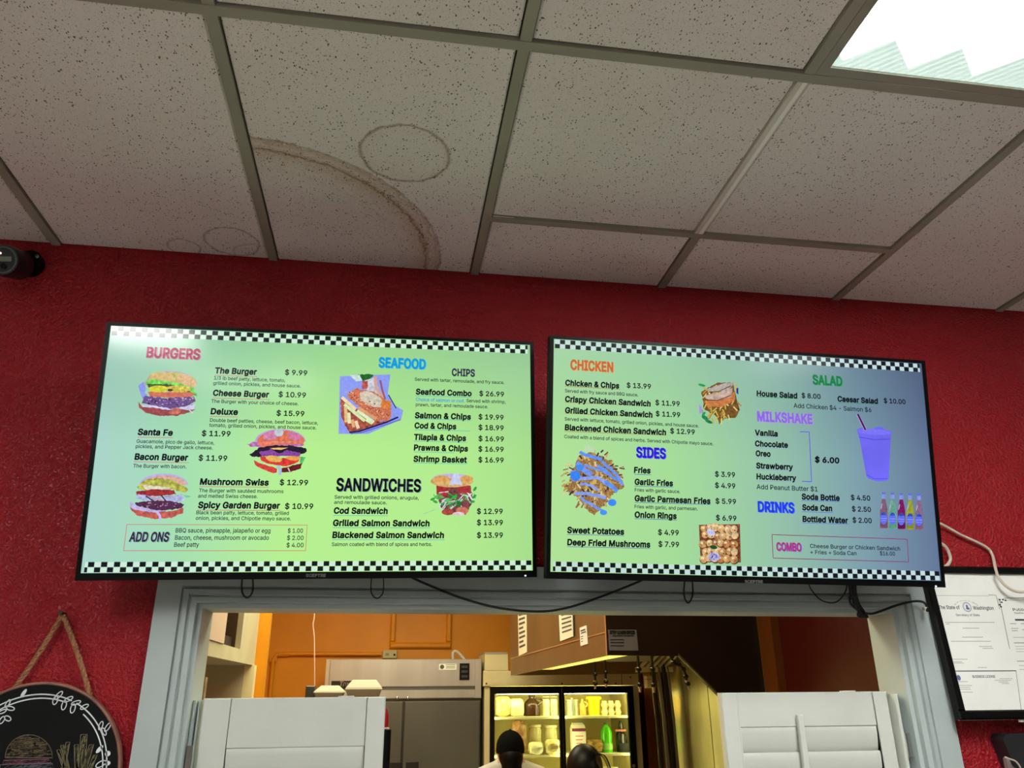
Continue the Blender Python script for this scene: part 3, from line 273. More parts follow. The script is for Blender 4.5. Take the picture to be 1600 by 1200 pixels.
def glyph(st, ch):
    k = (round(st, 4), ch)
    if k not in _gc:
        adv, loops = GLYPHS.get(ch, GLYPHS[' ']); vs = []; fs = []
        LP = [[(l[i], l[i+1]) for i in range(0, len(l), 2)] for l in loops]
        area = [sum(p[i-1][0]*p[i][1]-p[i][0]*p[i-1][1] for i in range(len(p))) for p in LP]
        sgn = area[max(range(len(LP)), key=lambda i: abs(area[i]))] if LP else 0
        def inside(q, p): return sum((p[i-1][1] > q[1]) != (p[i][1] > q[1]) and q[0] < (p[i-1][0]-p[i][0])*(q[1]-p[i][1])/(p[i-1][1]-p[i][1])+p[i][0] for i in range(len(p))) % 2
        for i, l in enumerate(LP):                     # strokes may overlap: fill each outline with its own counters
            if area[i]*sgn < 0: continue
            cu = bpy.data.curves.new('outline', 'CURVE'); cu.dimensions = '2D'; cu.fill_mode = 'FRONT'
            for j, q in enumerate(LP):
                if j == i or (area[j]*sgn < 0 and inside(q[0], l)):
                    sp = cu.splines.new('POLY'); sp.points.add(len(q)-1); sp.use_cyclic_u = True
                    for n_, c_ in enumerate(q): sp.points[n_].co = (c_[0]/1000, c_[1]/1000, 0, 1)
            ob = bpy.data.objects.new('outline', cu); me = ob.to_mesh(); o = len(vs)
            vs += [(v.co.x, v.co.y) for v in me.vertices]; fs += [tuple(n_+o for n_ in p.vertices) for p in me.polygons]
            ob.to_mesh_clear(); bpy.data.objects.remove(ob); bpy.data.curves.remove(cu)
        for l in LP if st > 0 else ():                 # a band along every outline makes the stroke bolder
            for i in range(len(l)):
                a, b = Vector(l[i-1])/1000, Vector(l[i])/1000; d = b-a
                if d.length < 1e-6: continue
                d = d.normalized()*st; n_ = Vector((-d.y, d.x)); d *= .6; o = len(vs)
                vs += [tuple(a-d-n_), tuple(b+d-n_), tuple(b+d+n_), tuple(a-d+n_)]; fs.append((o, o+1, o+2, o+3))
        _gc[k] = (adv/1000, vs, fs)
    return _gc[k]
CAPH = .509
def text_mesh(s, bold=0., shear=0.):
    st = bold; x = 0; V = []; Fc = []
    for ch in s:
        adv, vs, fs = glyph(st, ch); o = len(V); V += [(x+a+shear*b, b) for a, b in vs]; Fc += [tuple(i+o for i in f) for f in fs]; x += adv+max(0, bold-.01)*.7
    return V, Fc
def put_text(mb, s, x0, z0, x1, cap, bold=0., y=0., shear=0.):
    """letters between x0 and x1, baseline z0, capital height cap, on the local plane y"""
    vs, fs = text_mesh(s, bold, shear)
    a = min(x for x, _ in vs); b = max(x for x, _ in vs); k = (x1-x0)/(b-a); kz = cap/CAPH
    mb.add([(x0+(x-a)*k, y, z0+zz*kz) for x, zz in vs], fs)

# ================================================================== SETTING
XL, XR, YB = -3.2, 6.2, -8.2
KY, KX0, KX1, KH = 4.95, -.15, 4.4, 2.92       # kitchen back wall, sides, ceiling
JL, JR, OT, OB, WT = .53, 2.45, 2.0, .95, .115   # opening in the red wall, wall thickness
mb = MB(); mb.box(XL, XR, YB, KY+.1, -.1, 0); struct(mb.build('floor', FLOORM))
mb = MB(); mb.box(XL, JL, 0, WT, 0, H+.15).box(JR, XR, 0, WT, 0, H+.15).box(JL, JR, 0, WT, OT, H+.15).box(JL, JR, 0, WT, 0, OB)
struct(mb.build('wall_front', RED, fix=False))
SIDE = wall_paint('pale_side_wall_paint', (150, 145, 136))
for nm, b in (('wall_left', (XL-.1, XL, YB, .1, 0, H+.15)), ('wall_right', (XR, XR+.1, YB, .1, 0, H+.15)), ('wall_rear', (XL-.1, XR+.1, YB-.1, YB, 0, H+.15))):
    struct(MB().box(*b).build(nm, SIDE))
# kitchen shell
struct(MB().box(KX0-.1, 3.2, KY, KY+.1, 0, KH).build('wall_kitchen_back', ORANGE))
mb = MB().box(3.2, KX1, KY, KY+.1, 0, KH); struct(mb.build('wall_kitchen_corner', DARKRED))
struct(MB().box(KX0-.1, KX0, WT, KY, 0, KH).build('wall_kitchen_left', ORANGE))
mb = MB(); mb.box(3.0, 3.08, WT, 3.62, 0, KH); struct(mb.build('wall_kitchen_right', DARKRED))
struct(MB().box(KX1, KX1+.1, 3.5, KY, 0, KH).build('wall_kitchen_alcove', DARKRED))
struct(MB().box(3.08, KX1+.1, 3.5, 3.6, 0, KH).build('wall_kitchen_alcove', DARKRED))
struct(MB().box(KX0-.1, KX1+.1, WT, KY+.1, KH, KH+.08).build('ceiling_kitchen', mat('kitchen_ceiling_white', (225, 220, 205), rough=.8)))

# ceiling: slab, grid bars, tiles ----------------------------------
T = .61
ceil = struct(MB().box(XL-.1, XR+.1, YB-.1, WT, H+.15, H+.2).build('ceiling', mat('dark_plenum', (60, 58, 54))))
YA, YBB = -.9374, -.3131
TS = tile_mat('fissured_ceiling_tile')
T_STAIN = tile_mat('water_stained_ceiling_tile', ((.60, -.06, .505, .028, .42, 'band'), (.60, -.06, .480, .012, .42, 'band'), (.60, -.06, .505, .075, .30, 'band'), (.60, -.06, .466, .09, .42, 'band'), (.60, -.06, .468, .010, .8, 'band'), (.60, -.06, .468, .009, .55, ''),
                                                  (.60, -.06, .507, .006, .6, ''), (.60, -.06, .40, .25, .10, 'band'), (.99, -.553, .107, .007, .8, ''), (.99, -.553, .104, .03, .12, 'band')))
T_STAIN2 = tile_mat('faintly_stained_ceiling_tile', ((.36, -.035, .045, .005, .6, ''), (.505, -.085, .075, .006, .65, ''), (.56, -.02, .06, .005, .4, '')))
kmin, kmax = -5, 10
rows = [0.0, YA]
y = YA
while y > YB: y -= 2*T; rows.append(max(y, YB))
lights_at = {}
def bar(name, x0, x1, y0, y1, m=GRID, drop=.0):
    o = MB().box(x0, x1, y0, y1, H-.0-drop, H+.012).build(name, m, ceil); return o
tile_cache = {}
def tile(x0, x1, y0, y1, m, lift=.004, tilt=0):
    k = (round(x1-x0, 3), round(y1-y0, 3), m.name)
    if k not in tile_cache:
        a, b_ = (x1-x0)/2-.003, (y1-y0)/2-.003
        mbt = MB()
        e = .004
        mbt.add([(-a+e, -b_+e, 0), (a-e, -b_+e, 0), (a-e, b_-e, 0), (-a+e, b_-e, 0), (-a, -b_, e), (a, -b_, e), (a, b_, e), (-a, b_, e), (-a, -b_, .016), (a, -b_, .016), (a, b_, .016), (-a, b_, .016)],
                [(3, 2, 1, 0), (0, 1, 5, 4), (1, 2, 6, 5), (2, 3, 7, 6), (3, 0, 4, 7), (4, 5, 9, 8), (5, 6, 10, 9), (6, 7, 11, 10), (7, 4, 8, 11), (8, 9, 10, 11)])
        tile_cache[k] = mbt.mesh('ceiling_tile', m)
    o = link('ceiling_tile', tile_cache[k], ceil); o.location = ((x0+x1)/2, (y0+y1)/2, H+lift); o.rotation_euler = (tilt, 0, 0)
    return o
LIT = [(3, YA-2*T, YA, 1), (-2, -2.77, -2.16, 2), (-.63, -5.8, -4.6, 1), (3, -4.1, -2.9, 1), (5.75, -4.7, -3.8, 1)]
troffers = [(3*T, 4*T, YA-2*T, YA), (-2*T, 0, YA-2*T-T, YA-2*T), (-T, 0, YA-2*T*4, YA-2*T*3), (3*T, 4*T, YA-2*T*2, YA-2*T*2+0.0),]
# the lamps of the front room, each one cell (or two cells side by side) of the grid
CELLS = {}
def cell(k, j): return (k*T, (k+1)*T, rows[j+1], rows[j])
lamp_cells = {(3, 1), (-1, 2), (0, 4), (3, 3), (6, 3), (-1, 4), (-4, 3), (8, 2), (4, 5), (-3, 5), (7, 5)}
for j in range(len(rows)-1):
    for k in range(kmin, kmax):
        x0, x1, y0, y1 = cell(k, j)
        x0 = max(x0, XL); x1 = min(x1, XR)
        if x1-x0 < .05 or (k, j) in lamp_cells: continue
        if j == 0 and k in (2, 3):
            tile(x0+.012, x1-.012, YA+.012, YBB-.012, TS); tile(x0+.012, x1-.012, YBB+.012, 0, TS)
        else:
            m = T_STAIN if (j, k) == (0, 1) else T_STAIN2 if (j, k) == (0, 0) else TS
            tile(x0+.012, x1-.012, y0+.012, y1-(.012 if j else 0), m)
for k in range(kmin, kmax+1):
    x = k*T
    if XL < x < XR:
        if k == 3:
            bar('grid_bar', x-.012, x+.012, YBB, 0, GRID)
            bar('grid_bar', x-.013, x+.013, YA, YBB, mat('tile_coloured_bar', (214, 204, 194), rough=.7))
            bar('grid_bar', x-.001, x+.009, YA+.012, YBB-.012, WHITEBAR, drop=.0012)['label'] = 'bright white strip along the bar'
            bar('grid_bar', x-.012, x+.012, YB, YA)
        else: bar('grid_bar', x-.012, x+.012, YB, 0)
for yy in rows[1:-1]: bar('grid_bar', XL, XR, yy-.012, yy+.012, drop=.0015)
bar('grid_bar', 2*T, 4*T, YBB-.011, YBB+.011, drop=.001)
# chipped tile corner by the cross bar
MB().prism([(1.236, -.326, H+.002), (1.295, -.326, H+.002), (1.288, -.335+.02, H+.002), (1.262, -.285, H+.002), (1.24, -.25, H+.002)], (0, 0, .002)).build('exposed_tile_core', mat('chipped_tile_core', (214, 210, 200), rough=.9), ceil)

# ================================================================== LAMPS
def lens_mat(name, L, cx, cy, hx, hy, c=(1, 1, .97)):
    """prismatic acrylic lens: bright over the tubes, dimmer towards its short ends"""
    m = bpy.data.materials.new(name); m.use_nodes = True; nt = m.node_tree; N = nt.nodes; Lk = nt.links
    b = N['Principled BSDF']; b.inputs['Base Color'].default_value = (.8, .85, .82, 1); b.inputs['Roughness'].default_value = .25
    tc = N.new('ShaderNodeTexCoord'); sep = N.new('ShaderNodeSeparateXYZ'); Lk.new(tc.outputs['Object'], sep.inputs[0])
    def M(op, a, bb, c_=None):
        n = N.new('ShaderNodeMath'); n.operation = op
        for i, v in enumerate((a, bb, c_)):
            if v is None: continue
            if isinstance(v, (int, float)): n.inputs[i].default_value = v
            else: Lk.new(v, n.inputs[i])
        return n.outputs[0]
    ay = M('ABSOLUTE', sep.outputs[1], 0); endd = M('SUBTRACT', hy, ay)                 # distance from the short end
    tri = M('PINGPONG', M('ADD', sep.outputs[0], 10), .075)                               # three tubes
    lim = M('MULTIPLY_ADD', tri, .9, .02)
    f = M('DIVIDE', M('SUBTRACT', endd, lim), .06); f = M('MAXIMUM', M('MINIMUM', f, 1), 0)
    wv = N.new('ShaderNodeTexWave'); wv.bands_direction = 'DIAGONAL'; wv.inputs['Scale'].default_value = 30; Lk.new(tc.outputs['Object'], wv.inputs['Vector'])
    rib = M('MULTIPLY_ADD', wv.outputs['Fac'], .22, .52)
    st = M('ADD', rib, M('MULTIPLY', f, L-.6))
    mx = N.new('ShaderNodeMix'); mx.data_type = 'RGBA'; Lk.new(f, mx.inputs['Factor']); mx.inputs['A'].default_value = (.74, 1, .9, 1); mx.inputs['B'].default_value = (*c, 1)
    Lk.new(mx.outputs['Result'], b.inputs['Emission Color']); Lk.new(st, b.inputs['Emission Strength'])
    return m
LENS = lens_mat('prismatic_lens', L_FRONT, 0, 0, T/2-.03, T-.03)
LFRAME = mat('grey_lamp_door_frame', (150, 146, 132), rough=.4, metal=.2)
LENS_MID = lens_mat('prismatic_lens_half_lit', L_MID, 0, 0, T/2-.03, T-.03)
LENS_FAR = lens_mat('prismatic_lens_dim', L_FAR, 0, 0, T/2-.03, T-.03)
def troffer(k, j, label, grp=None):
    x0, x1, y0, y1 = cell(k, j); cx, cy = (x0+x1)/2, (y0+y1)/2
    t = thing('ceiling_light', label, 'ceiling light', (cx, cy, H), group=grp)
    a, b_ = (x1-x0)/2-.013, (y1-y0)/2-.013; i = .022
    mb = MB()
    mb.box(-a, a, -b_, -b_+i, .0, .012).box(-a, a, b_-i, b_, .0, .012).box(-a, -a+i, -b_+i, b_-i, .0, .012).box(a-i, a, -b_+i, b_-i, .0, .012)
    mb.build('frame', LFRAME, t)
    MB().box(-a, a, -b_, b_, .014, .11).build('housing', mat('white_lamp_housing', (200, 200, 195)), t)
    MB().box(-a+i, a-i, -b_+i, b_-i, .006, .012).build('lens', LENS if (k, j) in ((3, 1), (-1, 2), (-4, 3)) else LENS_MID if (k, j) in ((0, 4), (-1, 4), (6, 3)) else LENS_FAR, t)
    return t
names = {(3, 1): 'lit prismatic ceiling light nearest the red wall, above the right screen'}
others = sorted(c for c in lamp_cells if c != (3, 1))
troffer(3, 1, names[(3, 1)])
for c in others: troffer(*c, 'lit fluorescent ceiling light further back in the dining room', 'dining room lights behind the camera')
KLENS = mat('kitchen_lamp_lens', (240, 235, 210), emit=(255, 246, 206), es=L_KITCH)
for i, (cx, cy) in enumerate(((1.0, 3.0), (1.15, .95))):
    t = thing('ceiling_light', ('kitchen ceiling light in front of the steel freezer', 'kitchen ceiling light just inside the opening')[i], 'ceiling light', (cx, cy, KH-.03))
    MB().box(-.66, .66, -.32, .32, 0, .03).build('housing', WHITE, t)
    MB().box(-.6, .6, -.28, .28, -.012, 0).build('lens', KLENS, t)

# unseen dark counter, added to cut floor bounce onto the wall and ceiling
ct = thing('bounce_blocking_counter', 'unseen dark counter added below the opening to block bounced light', 'counter', (1.5, -.5, 0))
MB().bbox(-2.6, 3.2, -.3, .3, .98, 1.02, .006).build('counter_top', mat('added_dark_counter_top', (46, 40, 36), rough=.4), ct); MB().box(-2.55, 3.15, -.26, .3, 0, .98).build('counter_base', mat('added_dark_counter_base', (70, 52, 42), rough=.6), ct)  # top and base of the added, unseen bounce-blocking counter
# ================================================================== OPENING TRIM
trims = MB()
def casing_v(n, xo, xi, sgn):
    # outer flat, two stepped beads, inner edge
    mb = MB()
    lo, hi = (xo, xi) if sgn > 0 else (xi, xo)
    W_ = abs(xi-xo)
    prof = [(0, 0), (0, -.02), (W_*.60, -.022), (W_*.62, -.014), (W_*.66, -.014), (W_*.68, -.026), (W_*.80, -.028), (W_*.82, -.018), (W_*.85, -.018), (W_*.87, -.023), (W_, -.023), (W_, 0)]
    top = [OT-.0 + (W_-d) for d, _ in prof]
    pts0 = [(xo+sgn*d, yy, .0) for d, yy in prof]; pts1 = [(xo+sgn*d, yy, OT+(W_-d)) for d, yy in prof]
    k = len(prof); f = [(i, (i+1) % k, k+(i+1) % k, k+i) for i in range(k)]+[tuple(range(k)), tuple(range(2*k-1, k-1, -1))]
    pts0 = [(x, y, OB-.1) for x, y, z in pts0]
    mb.add(pts0+pts1, f)
    return struct(mb.build(n, TRIM))
casing_v('trim_1', JL-.1, JL, 1); casing_v('trim_2', JR+.105, JR, -1)
W_ = .1
prof = [(0, 0), (0, -.02), (W_*.60, -.022), (W_*.62, -.014), (W_*.66, -.014), (W_*.68, -.026), (W_*.80, -.028), (W_*.82, -.018), (W_*.85, -.018), (W_*.87, -.023), (W_, -.023), (W_, 0)]
k = len(prof); mb = MB()
mb.add([(JL-(W_-d), yy, OT+(W_-d)) for d, yy in prof]+[(JR+(W_-d)*1.05, yy, OT+(W_-d)) for d, yy in prof], [(i, (i+1) % k, k+(i+1) % k, k+i) for i in range(k)])
struct(mb.build('trim_3', TRIM))
JM = TRIM
mb = MB(); mb.box(JL-.004, JL+.012, -.005, WT+.01, OB, OT); struct(mb.build('trim_4', JM))
mb = MB(); mb.box(JR-.012, JR+.004, -.005, WT+.01, OB, OT); struct(mb.build('trim_5', JM))
mb = MB(); mb.box(JL+.0125, JR-.0125, -.005, WT+.01, OT-.012, OT+.004); struct(mb.build('trim_6', JM))
mb = MB(); mb.box(JL-.1, JR+.1, -.12, WT+.15, OB-.03, OB+.01); struct(mb.build('trim_7', JM))

# ================================================================== TELEVISIONS
KS = .9636                     # panel width 1.06 m
SW, SH = 1.10*KS, 1.10*KS*9/16
def bg_mat(name, stops, vdark):
    m = bpy.data.materials.new(name); m.use_nodes = True; nt = m.node_tree; N = nt.nodes; Lk = nt.links; b = N['Principled BSDF']
    b.inputs['Base Color'].default_value = (.002, .002, .002, 1); b.inputs['Roughness'].default_value = .13
    tc = N.new('ShaderNodeTexCoord'); sep = N.new('ShaderNodeSeparateXYZ'); Lk.new(tc.outputs['Object'], sep.inputs[0])
    mr = N.new('ShaderNodeMapRange'); mr.inputs['From Min'].default_value = -SW/2; mr.inputs['From Max'].default_value = SW/2; Lk.new(sep.outputs[0], mr.inputs['Value'])
    def ramp(st):
        cr = N.new('ShaderNodeValToRGB'); el = cr.color_ramp.elements
        while len(el) < len(st): el.new(.5)
        for e, (p, c) in zip(el, st): e.position = p; e.color = (*lin(c), 1)
        Lk.new(mr.outputs[0], cr.inputs[0]); return cr.outputs[0]
    a = ramp(stops); bt = ramp(vdark)
    mz = N.new('ShaderNodeMapRange'); mz.inputs['From Min'].default_value = 0; mz.inputs['From Max'].default_value = SH/2; Lk.new(sep.outputs[2], mz.inputs['Value'])
    mx = N.new('ShaderNodeMix'); mx.data_type = 'RGBA'; Lk.new(mz.outputs[0], mx.inputs['Factor']); Lk.new(a, mx.inputs['A']); Lk.new(bt, mx.inputs['B'])
    Lk.new(mx.outputs['Result'], b.inputs['Emission Color']); b.inputs['Emission Strength'].default_value = 1
    return m
BG_L = bg_mat('menu_background_left', [(0, (168, 212, 202)), (.18, (164, 222, 178)), (.42, (182, 240, 144)), (.8, (178, 236, 142)), (1, (166, 222, 140))],
              [(0, (134, 182, 160)), (.3, (142, 200, 156)), (.6, (150, 212, 142)), (1, (146, 196, 150))])
BG_R = bg_mat('menu_background_right', [(0, (176, 226, 150)), (.3, (164, 220, 152)), (.55, (150, 196, 168)), (.8, (124, 158, 172)), (1, (98, 118, 152))],
              [(0, (160, 208, 164)), (.3, (150, 200, 164)), (.55, (134, 176, 164)), (.8, (104, 132, 150)), (1, (78, 92, 124))])
K0 = px_mat((14, 16, 26))
LIGHTSQ = px_mat((206, 236, 216)); LIGHTSQR = px_mat((196, 220, 220))
def rect_corners(X):
    return Vector(X[0]), Vector(X[1]), Vector(X[2]), Vector(X[3])
POSE = {'L': [[.263, -.189, 2.669], [1.363, -.162, 2.695], [1.375, -.078, 2.082], [.276, -.105, 2.056]],
        'R': [[1.415, -.24, 2.681], [2.515, -.24, 2.672], [2.509, -.139, 2.061], [1.409, -.14, 2.071]]}
POSE = {k: [tuple(CP+(Vector(p)-CP)*KS) for p in v] for k, v in POSE.items()}
class TV:
    def __init__(s, key, label, bgm):
        a, b_, c_, d_ = rect_corners(POSE[key]); o = (a+b_+c_+d_)/4
        s.F = Face(o, (b_-a)+(c_-d_), (a-d_)+(b_-c_)); s.M = s.F.M
        s.root = thing('television', label, 'television', mtx=s.M)
        hx, hz = SW/2, SH/2; bl, bt_, bb = .0105, .0085, .0165
        # body with rounded bulge at the back
        mb = MB(); mb.bbox(-hx-bl, hx+bl, .002, .030, -hz-bb, hz+bt_, .002)
        mb.bbox(-hx*.72, hx*.72, .03, .062, -hz-bb+.03, hz*.35, .0)
        mb.build('casing', BLACK, s.root)
        mb = MB(); y0, y1 = -.0025, .004
        mb.box(-hx-bl, hx+bl, y0, y1, -hz-bb, -hz).box(-hx-bl, hx+bl, y0, y1, hz, hz+bt_).box(-hx-bl, -hx, y0, y1, -hz, hz).box(hx, hx+bl, y0, y1, -hz, hz)
        mb.build('bezel', mat('gloss_black_bezel', (5, 6, 6), rough=.35, spec=.15), s.root)
        s.screen = MB().box(-hx, hx, 0, .002, -hz, hz).build('screen', bgm, s.root)
        mb = MB(); zc = hz*.1
        mb.box(-.22, .22, .062, .072, zc-.2, zc+.1)
        mb.build('mounting_plate', BLACK, s.root)
        s.layer = 0
    def uv(s, px, py): return s.F.uv(px, py)
    def part(s, mb, name, mats, label=None):
        o = mb.build(name, mats, s.screen, label=label, fix=False); o['kind'] = 'stuff'; return o

def checker(tv, light):
    w_ = (SW-.0092)/75.5; h = .0121; u0 = -SW/2+.003; mb = MB()
    def sq(i0, i1, r, top, m):
        z1 = (SH/2-.0015-r*h) if top else None
        if top: a, b_ = u0+i0*w_, u0+i1*w_; z1 = SH/2-.0012-r*h; z0 = z1-h
        else: a, b_ = -(u0+i1*w_), -(u0+i0*w_); z0 = -(SH/2-.0012-r*h); z1 = z0+h
        e = .0004
        mb.use(m).poly([(a+e, -.0004, z0+e), (b_-e, -.0004, z0+e), (b_-e, -.0004, z1-e), (a+e, -.0004, z1-e)])
    for top in (True, False):
        for i in range(76):
            e = min(i+1, 75.5)
            sq(i, e, 0, top, 1 if i % 2 == 0 else 0)
            sq(i, e, 1, top, 0 if i % 2 == 0 else 1)
    tv.part(mb, 'checkered_border', [K0, light])

STY = {  # cap height (m), bold, shear
    'name': (.0146, .040, .06), 'price': (.0132, .022, 0), 'desc': (.0088, .013, 0), 'head': (.0262, .034, 0), 'sub': (.0195, .034, 0), 'big': (.031, .03, 0), 'box': (.0215, .03, .12), 'note': (.0125, .012, 0), 'add': (.0104, .013, 0)}
STY = {k: (v[0]*KS, v[1], v[2]) for k, v in STY.items()}
def lettering(tv, items, colors):
    groups = {}
    for it in items:
        s_, sty, x0, yb, x1 = it[:5]; c = it[5] if len(it) > 5 else 'k'
        cap, bold, sh = STY[sty]
        u, z = tv.uv(x0, yb); slope = (it[6] if len(it) > 6 else 0)
        u1 = tv.uv(x1, yb)[0]
        nm = {'name': 'item_lettering', 'price': 'price_lettering', 'desc': 'fine_lettering', 'note': 'fine_lettering', 'add': 'fine_lettering'}.get(sty, 'heading_lettering')
        g = groups.setdefault(nm, [MB(), []]); col_ = colors[c]
        if col_ not in g[1]: g[1].append(col_)
        if sty in ('head', 'big', 'box') and len(it) > 6:      # drop shadow of the headings
            sc_ = colors[it[6]]
            if sc_ not in g[1]: g[1].append(sc_)
            g[0].use(g[1].index(sc_)); put_text(g[0], s_, u+.0022, z-.0012, u1+.0022, cap, bold, -.0006, sh)
        g[0].use(g[1].index(col_)); put_text(g[0], s_, u, z, u1, cap, bold, -.0008, sh)
    for nm, (mb, ms) in groups.items():
        tv.part(mb, nm, ms)
def rules(tv, lines, c, name='underlines', w_=.0014):
    mb = MB()
    for l in lines:
        a = tv.uv(l[0], l[1]); b_ = tv.uv(l[2], l[3])
        d = Vector((b_[0]-a[0], b_[1]-a[1])); n = Vector((-d.y, d.x)).normalized()*w_/2
        mb.poly([(a[0]-n.x, -.0005, a[1]-n.y), (b_[0]-n.x, -.0005, b_[1]-n.y), (b_[0]+n.x, -.0005, b_[1]+n.y), (a[0]+n.x, -.0005, a[1]+n.y)])
    tv.part(mb, name, c)
class Pic:
    """a food picture shown on a screen: flat coloured shapes given by their place on the panel"""
    def __init__(s, tv): s.tv = tv; s.mb = MB(); s.ms = []; s.l = 0
    def c(s, c, vary=0, vs=120):
        m = px_mat(c, vary, vs)
        if m not in s.ms: s.ms.append(m)
        s.mb.use(s.ms.index(m)); s.l += 1; return -.0005-.00003*s.l
    def poly(s, pts, c, vary=0, jit=0, vs=120):
        y = s.c(c, vary, vs); P = []
        n = len(pts)
        if jit:
            Q = []
            for i in range(n):
                a, b_ = Vector(pts[i]), Vector(pts[(i+1) % n]); L = (b_-a).length; k = max(1, int(L/3))
                for t in range(k):
                    p = a.lerp(b_, t/k); Q.append((p.x+random.uniform(-jit, jit), p.y+random.uniform(-jit, jit)))
            pts = Q
        V = [s.tv.uv(*p) for p in pts]
        P = [(u, y, z) for u, z in V]
        from mathutils.geometry import tessellate_polygon
        tris = tessellate_polygon([[Vector((p[0], p[2], 0)) for p in P]])
        s.mb.add(P, [tuple(t) for t in tris])
    def ell(s, cx, cy, rx, ry, c, vary=0, a0=0, a1=360, rot=0, jit=0, n=28, vs=120):
        pts = []
        for i in range(n+1 if a1-a0 < 360 else n):
            a = R(a0+(a1-a0)*i/n); x, y = rx*math.cos(a), -ry*math.sin(a)
            j = 1+random.uniform(-jit, jit); x *= j; y *= j
            pts.append((cx+x*math.cos(rot)-y*math.sin(rot), cy+x*math.sin(rot)+y*math.cos(rot)))
        s.poly(pts, c, vary, vs=vs)
    def line(s, pts, w_, c, vary=0):
        """thick stroke"""
        L = [Vector(p) for p in pts]; a = []; b_ = []
        for i, p in enumerate(L):
            d = (L[min(i+1, len(L)-1)]-L[max(i-1, 0)]).normalized(); n = Vector((-d.y, d.x))*w_/2
            a.append(tuple(p+n)); b_.append(tuple(p-n))
        s.poly(a+b_[::-1], c, vary)
    def done(s, label): s.tv.part(s.mb, 'food_picture', s.ms, label)

tvL = TV('L', 'left wall television showing burgers, seafood and sandwiches menu', BG_L)
tvR = TV('R', 'right wall television showing chicken, sides and drinks menu', BG_R)
checker(tvL, LIGHTSQ); checker(tvR, LIGHTSQR)
C = {'k': K0, 'd': px_mat((22, 30, 48)), 'pink': px_mat((172, 62, 98)), 'pinkd': px_mat((204, 130, 156)), 'sea': px_mat((16, 150, 214)), 'sead': px_mat((60, 196, 232)),
     'gs': px_mat((136, 168, 160)), 'chips': px_mat((50, 40, 76)), 'or': px_mat((196, 104, 50)), 'ord': px_mat((232, 170, 110)), 'blue': px_mat((44, 26, 206)), 'blued': px_mat((110, 96, 240)),
     'green': px_mat((16, 124, 70)), 'greend': px_mat((70, 160, 110)), 'vio': px_mat((140, 104, 220)), 'viod': px_mat((176, 150, 240)), 'drink': px_mat((30, 60, 226)), 'drinkd': px_mat((90, 120, 250)), 'crim': px_mat((170, 50, 110))}
